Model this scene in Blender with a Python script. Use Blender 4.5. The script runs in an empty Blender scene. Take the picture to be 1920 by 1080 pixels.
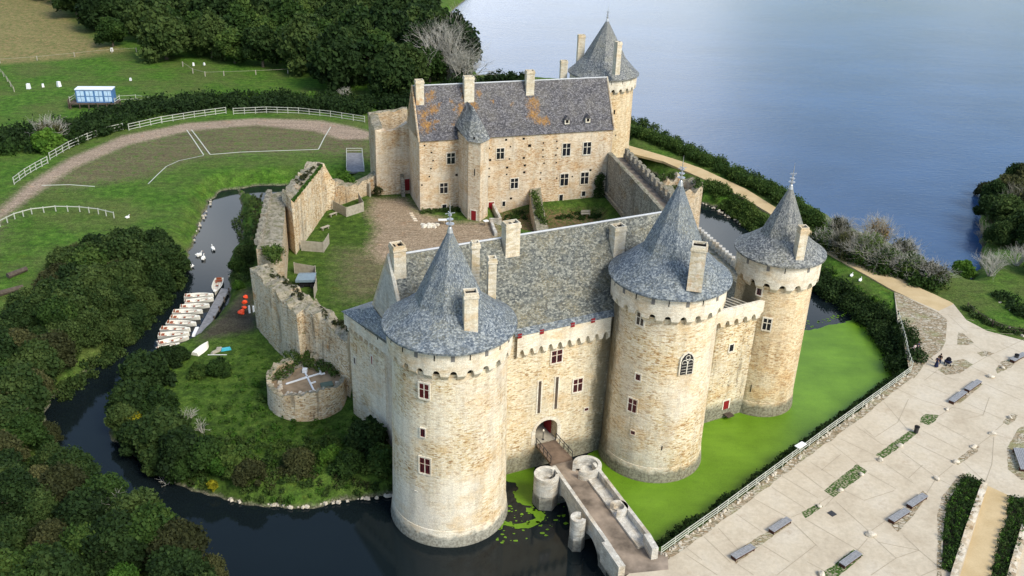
import bpy, bmesh, math, random
import numpy as np
from mathutils import Vector, Matrix
random.seed(7); rng=np.random.default_rng(7)
S=bpy.context.scene; COL=S.collection
R_=math.radians
# ---------------------------------------------------------------- camera
FPX=1750.; PIT=R_(26.5); ROL=R_(2.0); CH=70.
cd=bpy.data.cameras.new('camera'); cam=bpy.data.objects.new('camera',cd); COL.objects.link(cam); S.camera=cam
cd.sensor_width=36; cd.lens=FPX/1920*36; cd.clip_start=1; cd.clip_end=6000
r0=Vector((1,0,0)); u0=Vector((0,math.sin(PIT),math.cos(PIT))); cf=Vector((0,math.cos(PIT),-math.sin(PIT)))
cr=math.cos(ROL)*r0+math.sin(ROL)*u0; cu=-math.sin(ROL)*r0+math.cos(ROL)*u0
cam.matrix_world=Matrix(((cr.x,cu.x,-cf.x,0),(cr.y,cu.y,-cf.y,0),(cr.z,cu.z,-cf.z,CH),(0,0,0,1)))
CP=Vector((0,0,CH))
# ---------------------------------------------------------------- world, sun, exposure
SUN_EL=R_(44); SUN_AZ=R_(133)      # azimuth of the sun measured clockwise from +Y
w=bpy.data.worlds.new("World"); S.world=w; w.use_nodes=True; wn=w.node_tree; wn.nodes.clear()
wo=wn.nodes.new('ShaderNodeOutputWorld'); wb=wn.nodes.new('ShaderNodeBackground'); sk=wn.nodes.new('ShaderNodeTexSky')
sk.sky_type='NISHITA'; sk.sun_disc=False; sk.sun_elevation=SUN_EL; sk.sun_rotation=SUN_AZ; sk.air_density=1.3; sk.dust_density=1.2; sk.ozone_density=1.5
tc=wn.nodes.new('ShaderNodeTexCoord'); nz=wn.nodes.new('ShaderNodeTexNoise'); nz.inputs['Scale'].default_value=2.6; nz.inputs['Detail'].default_value=5; nz.inputs['Roughness'].default_value=.55
mp=wn.nodes.new('ShaderNodeMapping'); mp.inputs['Scale'].default_value=(1,1,2.2); mp.inputs['Location'].default_value=(.25,.1,.3)
cr_=wn.nodes.new('ShaderNodeValToRGB'); cr_.color_ramp.elements[0].position=.46; cr_.color_ramp.elements[1].position=.68
mx=wn.nodes.new('ShaderNodeMixRGB'); mx.inputs[2].default_value=(10.,10.6,11.2,1)
# a bright cloud bank low over the lake, thinning to the right
dt=wn.nodes.new('ShaderNodeVectorMath'); dt.operation='DOT_PRODUCT'; dt.inputs[1].default_value=(-.16,.96,.22)
mr=wn.nodes.new('ShaderNodeMapRange'); mr.inputs[1].default_value=.88; mr.inputs[2].default_value=.995; mr.inputs[3].default_value=-.12; mr.inputs[4].default_value=.30
ad_=wn.nodes.new('ShaderNodeMath'); ad_.operation='ADD'
wn.links.new(tc.outputs['Generated'],mp.inputs[0]); wn.links.new(mp.outputs[0],nz.inputs['Vector']); wn.links.new(tc.outputs['Generated'],dt.inputs[0]); wn.links.new(dt.outputs['Value'],mr.inputs[0]); wn.links.new(mr.outputs[0],ad_.inputs[0]); wn.links.new(nz.outputs['Fac'],ad_.inputs[1]); wn.links.new(ad_.outputs[0],cr_.inputs[0])
wn.links.new(cr_.outputs[0],mx.inputs[0]); wn.links.new(sk.outputs[0],mx.inputs[1]); wn.links.new(mx.outputs[0],wb.inputs[0]); wn.links.new(wb.outputs[0],wo.inputs[0])
wb.inputs[1].default_value=.15
sd=bpy.data.lights.new('sun','SUN'); sd.energy=2.8; sd.angle=R_(24); sd.color=(1,.925,.77); so=bpy.data.objects.new('sun',sd); COL.objects.link(so)
sv=Vector((math.sin(SUN_AZ)*math.cos(SUN_EL),math.cos(SUN_AZ)*math.cos(SUN_EL),math.sin(SUN_EL)))
so.rotation_euler=sv.to_track_quat('Z','Y').to_euler(); so.location=(60,-60,90)
S.view_settings.view_transform='Standard'; S.view_settings.look='None'; S.view_settings.gamma=1; S.view_settings.exposure=.5
S.cycles.max_bounces=6; S.cycles.diffuse_bounces=3; S.cycles.transparent_max_bounces=6
# ---------------------------------------------------------------- measuring helpers
def ray(px,py):
    px=float(px);py=float(py); return cf+(px-960)/FPX*cr-(py-540)/FPX*cu
def G(px,py,z=0.):
    z=float(z); d=ray(px,py); return CP+d*((z-CH)/d.z)
def hit(px,py,p0,n):
    d=ray(px,py); n=Vector(n); return CP+d*((Vector(p0)-CP).dot(n)/d.dot(n))
def proj(X):
    v=Vector(X)-CP; z=v.dot(cf); return (960+FPX*v.dot(cr)/z,540-FPX*v.dot(cu)/z)
def cylhit(px,py,c,Rr):
    d=ray(px,py); a=d.x*d.x+d.y*d.y; ox,oy=CP.x-c[0],CP.y-c[1]; b=2*(ox*d.x+oy*d.y); q=ox*ox+oy*oy-Rr*Rr
    D=b*b-4*a*q
    if D<0: D=0
    return CP+d*((-b-math.sqrt(D))/(2*a))
def GL(pts,z=0.): return [tuple(G(x,y,z))[:2] for x,y in pts]
# ---------------------------------------------------------------- node helpers
class M_:
    def __init__(s,name,rough=.9,spec=.2):
        s.m=bpy.data.materials.new(name); s.m.use_nodes=True; s.t=s.m.node_tree; s.b=s.t.nodes['Principled BSDF']
        s.b.inputs['Roughness'].default_value=rough; s.b.inputs['Specular IOR Level'].default_value=spec
    def n(s,k,**kw):
        x=s.t.nodes.new('ShaderNode'+k)
        for a,b in kw.items():
            if a.startswith('i_'): x.inputs[a[2:].replace('_',' ')].default_value=b
            else: setattr(x,a,b)
        return x
    def l(s,a,b): s.t.links.new(a,b)
    def pos(s,sc=(1,1,1)):
        g=s.n('NewGeometry'); m=s.n('Mapping'); m.inputs['Scale'].default_value=sc; s.l(g.outputs['Position'],m.inputs[0]); return m.outputs[0]
    def uv(s,sc=(1,1,1)):
        g=s.n('UVMap',uv_map='UVMap'); m=s.n('Mapping'); m.inputs['Scale'].default_value=sc; s.l(g.outputs[0],m.inputs[0]); return m.outputs[0]
    def obj(s,sc=(1,1,1)):
        g=s.n('TexCoord'); m=s.n('Mapping'); m.inputs['Scale'].default_value=sc; s.l(g.outputs['Object'],m.inputs[0]); return m.outputs[0]
    def noise(s,v,scale,detail=3,rough=.55):
        x=s.n('TexNoise'); x.inputs['Scale'].default_value=scale; x.inputs['Detail'].default_value=detail; x.inputs['Roughness'].default_value=rough
        if v is not None: s.l(v,x.inputs['Vector'])
        return x.outputs['Fac']
    def vor(s,v,scale,feature='F1',out='Color'):
        x=s.n('TexVoronoi',feature=feature); x.inputs['Scale'].default_value=scale; s.l(v,x.inputs['Vector']); return x.outputs[out]
    def ramp(s,f,stops):
        x=s.n('ValToRGB'); e=x.color_ramp.elements
        while len(e)<len(stops): e.new(.5)
        for i,(p,c) in enumerate(stops):
            e[i].position=p; e[i].color=(c,c,c,1) if not hasattr(c,'__len__') else (*c,1)
        s.l(f,x.inputs[0]); return x.outputs[0]
    def mix(s,f,a,b,mode='MIX'):
        x=s.n('MixRGB',blend_type=mode)
        for i,v in ((0,f),(1,a),(2,b)):
            if isinstance(v,(int,float)): x.inputs[i].default_value=v if i==0 else (v,v,v,1)
            elif hasattr(v,'is_linked'): s.l(v,x.inputs[i])
            else: x.inputs[i].default_value=(*v,1)
        return x.outputs[0]
    def math(s,op,a,b=0.,c=None):
        x=s.n('Math',operation=op)
        for i,v in enumerate((a,b,c)):
            if v is None: continue
            if isinstance(v,(int,float)): x.inputs[i].default_value=v
            else: s.l(v,x.inputs[i])
        return x.outputs[0]
    def sep(s,v):
        x=s.n('SeparateXYZ'); s.l(v,x.inputs[0]); return x.outputs
    def attr(s,name,out='Fac'):
        x=s.n('Attribute',attribute_name=name); return x.outputs[out]
    def rnd(s): return s.n('ObjectInfo').outputs['Random']
    def bump(s,h,strength=.4,dist=.05):
        x=s.n('Bump'); x.inputs['Strength'].default_value=strength; x.inputs['Distance'].default_value=dist; s.l(h,x.inputs['Height']); s.l(x.outputs[0],s.b.inputs['Normal'])
    def col(s,c):
        if hasattr(c,'is_linked'): s.l(c,s.b.inputs['Base Color'])
        else: s.b.inputs['Base Color'].default_value=(*c,1)
        return s.m
def plain(name,c,rough=.7,spec=.3,var=.12,scale=3.,metal=0):
    m=M_(name,rough,spec); n=m.noise(m.obj(),scale,4); f=m.ramp(n,[(.3,1-var),(.7,1+var)]); m.b.inputs['Metallic'].default_value=metal
    return m.col(m.mix(1.,c,f,'MULTIPLY'))
def stone(name,pal,pale,grey,stains=(),wet=1.2,wetcol=(.10,.10,.075),greyamt=.5,sc=2.7,moss=0.,mort=(.6,.54,.43),orange=0.):
    m=M_(name,.92,.1); p=m.pos((1,1,2.9))
    warp=m.n('TexNoise'); warp.inputs['Scale'].default_value=1.3; warp.inputs['Detail'].default_value=2; m.l(p,warp.inputs['Vector'])
    pw=m.n('VectorMath',operation='MULTIPLY_ADD'); m.l(warp.outputs['Color'],pw.inputs[0]); pw.inputs[1].default_value=(.35,.35,.22); m.l(p,pw.inputs[2]); pv=pw.outputs[0]
    c=m.vor(pv,sc); r=m.sep(c)[0]; col=m.ramp(r,pal)
    d=m.vor(pv,sc,'DISTANCE_TO_EDGE','Distance'); mo=m.ramp(d,[(.02,1.),(.08,0.)])
    col=m.mix(m.math('MULTIPLY',mo,.55),col,mort)
    p2=m.pos(); big=m.noise(p2,.16,4,.6); f=m.ramp(big,[(.4,0.),(.62,1.)])
    col=m.mix(m.math('MULTIPLY',f,greyamt),col,pale)
    big2=m.noise(m.pos((.45,.45,.16)),.55,4,.65); f2=m.ramp(big2,[(.5,0.),(.72,1.)]); col=m.mix(m.math('MULTIPLY',f2,.55),col,grey)
    if orange:
        o=m.noise(m.pos((1,1,.6)),.33,4,.7); fo=m.ramp(o,[(.6,0.),(.7,1.)]); col=m.mix(m.math('MULTIPLY',fo,orange),col,(.5,.24,.07))
    fine=m.noise(p2,9,3,.7); col=m.mix(1.,col,m.ramp(fine,[(.3,.72),(.7,1.2)]),'MULTIPLY')
    rst=m.noise(m.pos((.7,.7,.09)),1.5,3,.6); col=m.mix(1.,col,m.ramp(rst,[(.32,.84),(.54,1.04)]),'MULTIPLY')
    o3=m.ramp(m.noise(m.pos((.8,.8,1.3)),.28,5,.7),[(.5,0.),(.66,1.)]); col=m.mix(m.math('MULTIPLY',o3,.6),col,m.mix(1.,col,(.86,.66,.42),'MULTIPLY'))
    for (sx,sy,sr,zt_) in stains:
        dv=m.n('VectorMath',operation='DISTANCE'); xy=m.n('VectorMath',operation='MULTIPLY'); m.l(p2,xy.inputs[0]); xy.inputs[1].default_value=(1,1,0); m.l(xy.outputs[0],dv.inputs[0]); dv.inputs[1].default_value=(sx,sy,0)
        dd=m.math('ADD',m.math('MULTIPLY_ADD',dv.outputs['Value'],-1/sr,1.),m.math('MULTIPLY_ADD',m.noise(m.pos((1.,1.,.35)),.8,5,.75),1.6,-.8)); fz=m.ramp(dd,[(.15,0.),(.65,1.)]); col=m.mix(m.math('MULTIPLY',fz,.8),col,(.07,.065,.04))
    if wet:
        z=m.sep(p2)[2]; zz=m.math('ADD',z,m.math('MULTIPLY',m.noise(p2,.9,4,.7),-1.6)); fw=m.ramp(m.math('MULTIPLY_ADD',zz,-1/wet,1.),[(0.05,0.),(.6,1.)])
        wc=m.mix(m.ramp(m.noise(p2,3.5,3),[(.4,0.),(.6,1.)]),wetcol,tuple(2.3*x for x in wetcol)); col=m.mix(m.math('MULTIPLY',fw,.85),col,wc)
    if moss:
        g=m.n('NewGeometry'); nzn=m.sep(g.outputs['Normal'])[2]; fm=m.math('MULTIPLY',m.ramp(nzn,[(.45,0.),(.8,1.)]),moss)
        mc=m.ramp(m.noise(p2,1.6,5,.75),[(.35,(.07,.085,.03)),(.5,(.22,.2,.15)),(.68,(.34,.31,.25))]); col=m.mix(fm,col,mc)
        st=m.noise(m.pos((1.2,1.2,.18)),.9,5,.7); col=m.mix(m.math('MULTIPLY',m.ramp(st,[(.56,0.),(.66,1.)]),.6),col,(.085,.075,.055)); pk=m.vor(p2,1.5,'F1','Distance'); col=m.mix(m.math('MULTIPLY',m.ramp(pk,[(.1,1.),(.2,0.)]),.8),col,(.04,.03,.02))
    h=m.mix(.5,d,fine); m.bump(h,.6,.08)
    return m.col(col)
def slate(name,c1,c2,c3,lich=(.3,.3,.2),lamt=.35,rows=5.,extra=None,rough=.6):
    m=M_(name,rough,.35); uv=m.uv()
    wv=m.n('TexNoise'); wv.inputs['Scale'].default_value=2.; m.l(uv,wv.inputs['Vector']); ad=m.n('VectorMath',operation='MULTIPLY_ADD'); m.l(wv.outputs['Color'],ad.inputs[0]); ad.inputs[1].default_value=(.05,.025,0); m.l(uv,ad.inputs[2])
    b=m.n('TexBrick'); b.offset=.5; b.inputs['Scale'].default_value=1.; b.inputs['Brick Width'].default_value=.26; b.inputs['Row Height'].default_value=.17; b.inputs['Mortar Size'].default_value=.01; b.inputs['Mortar Smooth'].default_value=.3
    b.inputs['Color1'].default_value=(0,0,0,1); b.inputs['Color2'].default_value=(1,1,1,1); b.inputs['Mortar'].default_value=(.3,.3,.3,1); m.l(ad.outputs[0],b.inputs['Vector'])
    v=m.sep(m.vor(m.uv((4.6,6.,1)),1.))[0]
    f=m.mix(.6,b.outputs['Color'],v); col=m.ramp(f,[(.16,c1),(.5,c2),(.86,c3)])
    lf=m.ramp(m.noise(m.pos(),.35,6,.72),[(.42,0.),(.66,1.)]); sp=m.ramp(m.noise(m.pos(),8.,4,.85),[(.47,.1),(.58,1.)])
    col=m.mix(m.math('MULTIPLY',m.math('MULTIPLY',lf,sp),lamt),col,lich)
    col=m.mix(m.math('MULTIPLY',b.outputs['Fac'],.7),col,(.05,.055,.06))
    if extra:
        at=m.attr('lichen'); nn=m.noise(m.pos((1.2,1.2,.35)),1.6,6,.8); s=m.math('ADD',at,m.math('MULTIPLY_ADD',nn,1.5,-.95)); fo=m.ramp(s,[(.42,0.),(.68,1.)])
        oc=m.ramp(m.noise(m.pos(),3.,3),[(.35,(.15,.065,.006)),(.65,(.40,.19,.012))]); col=m.mix(m.math('MULTIPLY',m.math('MULTIPLY',fo,m.ramp(m.noise(m.pos((2,2,1)),4.,4,.8),[(.38,.25),(.55,1.)])),.9),col,oc)
    nr=m.noise(uv,3,3); m.l(m.ramp(nr,[(.3,rough-.1),(.7,rough+.25)]),m.b.inputs['Roughness'])
    m.bump(m.mix(.6,b.outputs['Fac'],v),.35,-.03)
    return m.col(col)
def leafmat(name,a,b,c,trans=.25):
    m=M_(name,.75,.12); t=m.attr('tone'); f=m.mix(.5,t,m.rnd()); col=m.ramp(f,[(.1,a),(.5,b),(.9,c)])
    m.col(col)
    if trans:
        tr=m.n('BsdfTranslucent'); ms=m.n('MixShader'); ms.inputs[0].default_value=trans; m.l(m.mix(1.,col,1.4,'MULTIPLY'),tr.inputs[0])
        o=m.t.nodes['Material Output']; m.l(m.b.outputs[0],ms.inputs[1]); m.l(tr.outputs[0],ms.inputs[2]); m.l(ms.outputs[0],o.inputs[0])
    return m.m
CR=(.60,.49,.33)
PALW=[(.0,(.27,.155,.06)),(.14,(.43,.29,.135)),(.34,(.60,.48,.29)),(.72,(.68,.59,.41)),(1.,(.75,.69,.56))]
PALR=[(.0,(.17,.10,.05)),(.25,(.38,.26,.14)),(.5,(.52,.39,.24)),(.8,(.6,.49,.35)),(1.,(.64,.57,.46))]
MT=dict(
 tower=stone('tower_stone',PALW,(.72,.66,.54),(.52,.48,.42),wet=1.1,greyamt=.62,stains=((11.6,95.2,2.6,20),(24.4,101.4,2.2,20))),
 tower_pale=stone('tower_pale_stone',PALW,(.74,.69,.58),(.56,.52,.46),wet=.8,wetcol=(.13,.13,.11),greyamt=.8),
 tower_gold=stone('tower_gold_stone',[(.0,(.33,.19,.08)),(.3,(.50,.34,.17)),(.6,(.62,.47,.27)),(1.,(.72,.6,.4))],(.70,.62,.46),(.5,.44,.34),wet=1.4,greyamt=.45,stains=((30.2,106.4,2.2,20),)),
 ruin_warm=stone('ruin_warm_stone',[(.0,(.24,.13,.05)),(.2,(.45,.30,.15)),(.5,(.62,.48,.30)),(.8,(.68,.58,.42)),(1.,(.72,.65,.52))],(.66,.60,.48),(.40,.34,.25),wet=0,greyamt=.5,moss=.9,orange=.75),
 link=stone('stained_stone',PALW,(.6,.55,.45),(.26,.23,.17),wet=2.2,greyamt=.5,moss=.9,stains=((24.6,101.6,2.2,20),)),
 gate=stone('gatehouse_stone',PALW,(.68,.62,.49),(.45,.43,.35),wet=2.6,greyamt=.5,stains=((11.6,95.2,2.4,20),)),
 hall=stone('hall_stone',[(.0,(.34,.19,.09)),(.25,(.47,.31,.17)),(.5,(.58,.44,.28)),(1.,(.68,.59,.45))],(.68,.62,.51),(.5,.47,.41),wet=0,greyamt=.55,orange=.25),
 trim=stone('dressed_stone',[(.0,(.62,.56,.46)),(.5,(.68,.63,.53)),(1.,(.74,.7,.6))],(.72,.69,.6),(.55,.52,.46),wet=0,greyamt=.4,sc=1.4),
 parapet=stone('parapet_stone',[(.0,(.56,.48,.36)),(.5,(.68,.62,.5)),(1.,(.76,.71,.6))],(.76,.72,.62),(.55,.52,.46),wet=0,greyamt=.5,sc=1.9),
 ruin=stone('ruin_stone',PALR,(.58,.5,.38),(.33,.28,.21),wet=0,greyamt=.5,moss=.95,mort=(.42,.38,.3),orange=.6),
 ruin_grey=stone('ruin_grey_stone',[(.0,(.10,.09,.07)),(.4,(.24,.22,.18)),(.8,(.36,.34,.29)),(1.,(.44,.42,.37))],(.32,.3,.26),(.15,.145,.12),wet=0,greyamt=.4,moss=.9,mort=(.3,.28,.24)),
 bridge=stone('bridge_stone',[(.0,(.33,.31,.27)),(.5,(.5,.48,.43)),(1.,(.62,.6,.54))],(.6,.58,.53),(.34,.32,.29),wet=1.2,wetcol=(.07,.07,.06),greyamt=.5,sc=1.6,mort=(.35,.33,.3)),
 chim=stone('chimney_stone',[(.0,(.5,.42,.28)),(.5,(.62,.55,.42)),(1.,(.7,.65,.55))],(.68,.64,.55),(.34,.31,.22),wet=0,greyamt=.4,sc=1.6,orange=.6),
 slateA=slate('slate_blue',(.045,.062,.085),(.12,.148,.18),(.31,.34,.355),(.30,.28,.17),.6),
 slateB=slate('slate_main',(.035,.042,.045),(.105,.115,.105),(.27,.275,.24),(.27,.22,.10),.75),
 slateH=slate('slate_hall',(.022,.021,.027),(.062,.060,.072),(.19,.185,.2),(.26,.235,.18),.55,extra=True), slateS=slate('slate_spire',(.04,.047,.055),(.135,.145,.155),(.34,.345,.33),(.33,.31,.2),.6),
 lead=plain('lead_finial',(.45,.47,.5),.35,.5,metal=.6), leadroll=plain('lead_ridge',(.42,.44,.47),.5,.4),
 maroon=plain('maroon_paint',(.11,.008,.012),.5,.4), red=plain('red_paint',(.22,.008,.014),.5,.4), glass=plain('dark_glass',(.012,.014,.018),.15,.5), dark=plain('dark_void',(.012,.011,.01),.9,.05),
 shutter=plain('grey_shutter',(.16,.155,.15),.7), wood=plain('dark_wood',(.085,.065,.05),.8,.2,.3,2.), deck=plain('bridge_planks',(.16,.115,.085),.8,.2,.3,1.2),
 rail=plain('pale_rail',(.46,.47,.41),.6,.3,.1), white=plain('white_paint',(.75,.76,.76),.5,.4,.05), orange=plain('orange_float',(.8,.07,.015),.5,.4,.05),
 panel=plain('weathered_planks',(.36,.33,.27),.85,.1,.2,2.), bench=plain('bench_slats',(.25,.255,.27),.6,.3,.25,5.), benchleg=plain('rusted_steel',(.06,.025,.017),.8,.2),
 iron=plain('iron',(.03,.03,.033),.5,.4), boat=plain('boat_hull',(.78,.75,.66),.4,.4,.06), boatred=plain('boat_seats',(.28,.07,.025),.5,.3), blue=plain('blue_container',(.07,.17,.36),.5,.4,.15,1.),
 bluepale=plain('container_windows',(.42,.58,.75),.35,.5,.2,1.5), boxroof=plain('container_roof',(.62,.68,.74),.4,.4,.08,1.), rock=plain('boulder',(.5,.45,.37),.9,.1,.3,2.5), jetty=plain('jetty_boards',(.2,.2,.21),.8,.2,.25,1.5),
 skin=plain('skin',(.5,.3,.2),.6), navy=plain('navy_cloth',(.02,.025,.06),.9,.1), black=plain('black_cloth',(.012,.012,.014),.9,.1), pink=plain('pale_cloth',(.55,.45,.45),.9,.1), hair=plain('dark_hair',(.02,.013,.01),.8,.2),
 brown=plain('brown_cloth',(.12,.06,.04),.9,.1), bark=plain('bark',(.09,.075,.06),.95,.1,.3,3.), twig=plain('pale_twigs',(.40,.385,.34),.9,.1,.3,1.), twig_dark=plain('grey_twigs',(.21,.20,.16),.9,.1,.3,1.), swan=plain('swan_white',(.85,.85,.83),.7,.2,.03), beak=plain('beak',(.5,.15,.02),.6),
 cover=plain('tarpaulin',(.17,.23,.28),.5,.4,.1), cyan=plain('cyan_plastic',(.05,.4,.5),.5,.4), duck=None)
MT['leaf_dark']=leafmat('leaf_dark',(.009,.021,.007),(.025,.050,.013),(.070,.105,.028))
MT['leaf_mid']=leafmat('leaf_mid',(.013,.030,.008),(.034,.070,.014),(.095,.14,.030))
MT['leaf_bright']=leafmat('leaf_bright',(.025,.065,.010),(.055,.125,.016),(.12,.22,.03))
MT['leaf_olive']=leafmat('leaf_olive',(.020,.025,.010),(.048,.055,.020),(.11,.11,.042))
MT['leaf_yellow']=leafmat('leaf_yellow',(.12,.13,.01),(.27,.25,.015),(.42,.36,.03))
MT['leaf_rust']=leafmat('leaf_rust',(.08,.055,.022),(.17,.115,.045),(.27,.19,.08))
# ---------------------------------------------------------------- object helpers
ORG={}
def tag(o,label=None,cat=None,group=None,kind=None):
    for k,v in (('label',label),('category',cat),('group',group),('kind',kind)):
        if v: o[k]=v
    return o
def thing(name,label,cat,loc=(0,0,0),rz=0.,group=None):
    o=bpy.data.objects.new(name,None); COL.objects.link(o); o.location=loc; o.rotation_euler=(0,0,rz); o.empty_display_size=.5
    ORG[o.name]=Vector(loc); return tag(o,label,cat,group)
class MB:
    def __init__(s): s.v=[];s.f=[];s.uv=[];s.at=[]
    def quad(s,*p,uv=None):
        b=len(s.v); s.v+= [tuple(q) for q in p]; s.f.append(tuple(range(b,b+len(p)))); s.uv+= list(uv) if uv else [(q[0],q[1]) for q in p]; return s
    def box(s,c,d,rz=0.,top=None):
        x,y,z=d[0]/2,d[1]/2,d[2]/2; t=top or 1.
        co,si=math.cos(rz),math.sin(rz); P=[]
        for zz,k in ((-z,1),(z,t)):
            for xx,yy in ((-x,-y),(x,-y),(x,y),(-x,y)): P.append((c[0]+(xx*co-yy*si)*k,c[1]+(xx*si+yy*co)*k,c[2]+zz))
        b=len(s.v); s.v+=P
        for f in ((3,2,1,0),(4,5,6,7),(0,1,5,4),(1,2,6,5),(2,3,7,6),(3,0,4,7)):
            s.f.append(tuple(b+i for i in f)); s.uv+=[(P[i][0]+P[i][1],P[i][2]) for i in f]
        return s
    def prism(s,poly,z0,z1,cap=True,inset=0.):
        n=len(poly); ar=sum(poly[i][0]*poly[(i+1)%n][1]-poly[(i+1)%n][0]*poly[i][1] for i in range(n))
        if ar<0: poly=poly[::-1]
        z0=z0 if hasattr(z0,'__len__') else [z0]*n; z1=z1 if hasattr(z1,'__len__') else [z1]*n
        if ar<0: z0=z0[::-1]; z1=z1[::-1]
        b=len(s.v); s.v+=[(p[0],p[1],z) for p,z in zip(poly,z0)]+[(p[0],p[1],z) for p,z in zip(poly,z1)]; u=0
        for i in range(n):
            j=(i+1)%n; L=math.dist(poly[i][:2],poly[j][:2]); s.f.append((b+i,b+j,b+n+j,b+n+i)); s.uv+=[(u,z0[i]),(u+L,z0[j]),(u+L,z1[j]),(u,z1[i])]; u+=L
        if cap: s.f.append(tuple(b+n+i for i in range(n))); s.uv+=[tuple(p[:2]) for p in poly]; s.f.append(tuple(b+n-1-i for i in range(n))); s.uv+=[tuple(p[:2]) for p in poly[::-1]]
        return s
    def tube(s,a,b_,r,n=6,r2=None):
        a=Vector(a);b_=Vector(b_);d=(b_-a)
        if d.length<1e-6: return s
        q=d.to_track_quat('Z','Y'); r2=r if r2 is None else r2; o=len(s.v)
        for P,rr in ((a,r),(b_,r2)):
            for i in range(n):
                t=2*math.pi*i/n; s.v.append(tuple(P+q@Vector((rr*math.cos(t),rr*math.sin(t),0))))
        for i in range(n):
            j=(i+1)%n; s.f.append((o+i,o+j,o+n+j,o+n+i)); s.uv+=[(0,0),(1,0),(1,1),(0,1)]
        s.f.append(tuple(o+n-1-i for i in range(n))); s.uv+=[(0,0)]*n; s.f.append(tuple(o+n+i for i in range(n))); s.uv+=[(0,0)]*n
        return s
    def lathe(s,c,prof,n=64,a0=0.,a1=2*math.pi,mod=None,cap=False):
        full=abs(a1-a0-2*math.pi)<1e-6; m=n if full else n+1; o=len(s.v); vl=[0]
        for i in range(1,len(prof)): vl.append(vl[-1]+math.dist(prof[i],prof[i-1]))
        Rm=max(p[0] for p in prof)
        for k,(r,z) in enumerate(prof):
            for i in range(m):
                t=a0+(a1-a0)*i/n; rr=r*(mod(t,k) if mod else 1); s.v.append((c[0]+rr*math.cos(t),c[1]+rr*math.sin(t),z))
        for k in range(len(prof)-1):
            for i in range(n):
                j=(i+1)%m; s.f.append((o+k*m+i,o+k*m+j,o+(k+1)*m+j,o+(k+1)*m+i))
                ua,ub=(a1-a0)*i/n*Rm,(a1-a0)*(i+1)/n*Rm; s.uv+=[(ua,vl[k]),(ub,vl[k]),(ub,vl[k+1]),(ua,vl[k+1])]
        if cap and full: s.f.append(tuple(o+(len(prof)-1)*m+i for i in range(m))); s.uv+=[(0,0)]*m
        return s
    def build(s,name,mat,parent=None,smooth=False,lichen=None):
        org=ORG.get(parent.name,Vector((0,0,0))) if parent else Vector((0,0,0))
        me=bpy.data.meshes.new(name); me.from_pydata([(x-org.x,y-org.y,z-org.z) for x,y,z in s.v],[],s.f)
        ul=me.uv_layers.new(name='UVMap'); ul.data.foreach_set('uv',np.array(s.uv,dtype=np.float32).ravel()[:2*len(me.loops)])
        me.materials.append(mat)
        if lichen is not None:
            a=me.attributes.new('lichen','FLOAT','POINT'); a.data.foreach_set('value',np.array([lichen(v) for v in s.v],dtype=np.float32))
        if smooth: me.polygons.foreach_set('use_smooth',[True]*len(me.polygons))
        me.update(); o=bpy.data.objects.new(name,me); COL.objects.link(o)
        if parent: o.parent=parent; ORG[o.name]=org
        else: ORG[o.name]=Vector((0,0,0))
        return o
def dup(root,loc,rz=0.,sc=None,label=None,group=None):
    r=root.copy(); COL.objects.link(r); r.location=loc; r.rotation_euler=(0,0,rz)
    if sc: r.scale=(sc,sc,sc) if not hasattr(sc,'__len__') else sc
    if label: r['label']=label
    if group: r['group']=group
    for ch in root.children:
        c=ch.copy(); COL.objects.link(c); c.parent=r
        for g in ch.children:
            d=g.copy(); COL.objects.link(d); d.parent=c
    return r
def npmesh(name,V,Fq,mat,parent=None,tone=None,smooth=False):
    V=np.asarray(V,np.float32); Fq=np.asarray(Fq,np.int32); me=bpy.data.meshes.new(name); me.vertices.add(len(V)); me.vertices.foreach_set('co',V.ravel())
    k=Fq.shape[1]; me.loops.add(Fq.size); me.loops.foreach_set('vertex_index',Fq.ravel()); me.polygons.add(len(Fq)); me.polygons.foreach_set('loop_start',np.arange(0,Fq.size,k,dtype=np.int32)); me.polygons.foreach_set('loop_total',np.full(len(Fq),k,np.int32))
    if tone is not None: a=me.attributes.new('tone','FLOAT','POINT'); a.data.foreach_set('value',np.asarray(tone,np.float32))
    me.materials.append(mat); me.update(calc_edges=True)
    if smooth: me.polygons.foreach_set('use_smooth',[True]*len(me.polygons))
    o=bpy.data.objects.new(name,me); COL.objects.link(o)
    if parent: o.parent=parent
    return o
def inpoly(px,py,poly):
    x=np.asarray(px);y=np.asarray(py);c=np.zeros(x.shape,bool);n=len(poly)
    for i in range(n):
        x1,y1=poly[i][:2];x2,y2=poly[(i+1)%n][:2]
        if y1==y2: continue
        c^=((y1>y)!=(y2>y))&(x<(x2-x1)*(y-y1)/(y2-y1)+x1)
    return c
def sdist(px,py,poly,closed=True):
    """positive inside a polygon (metres)"""
    x=np.asarray(px,float);y=np.asarray(py,float);d=np.full(x.shape,1e9);n=len(poly)
    for i in range(n if closed else n-1):
        x1,y1=poly[i][:2];x2,y2=poly[(i+1)%n][:2];dx,dy=x2-x1,y2-y1;L=dx*dx+dy*dy+1e-9
        t=np.clip(((x-x1)*dx+(y-y1)*dy)/L,0,1); d=np.minimum(d,(x-x1-t*dx)**2+(y-y1-t*dy)**2)
    d=np.sqrt(d)
    return np.where(inpoly(x,y,poly),d,-d) if closed else d
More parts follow.
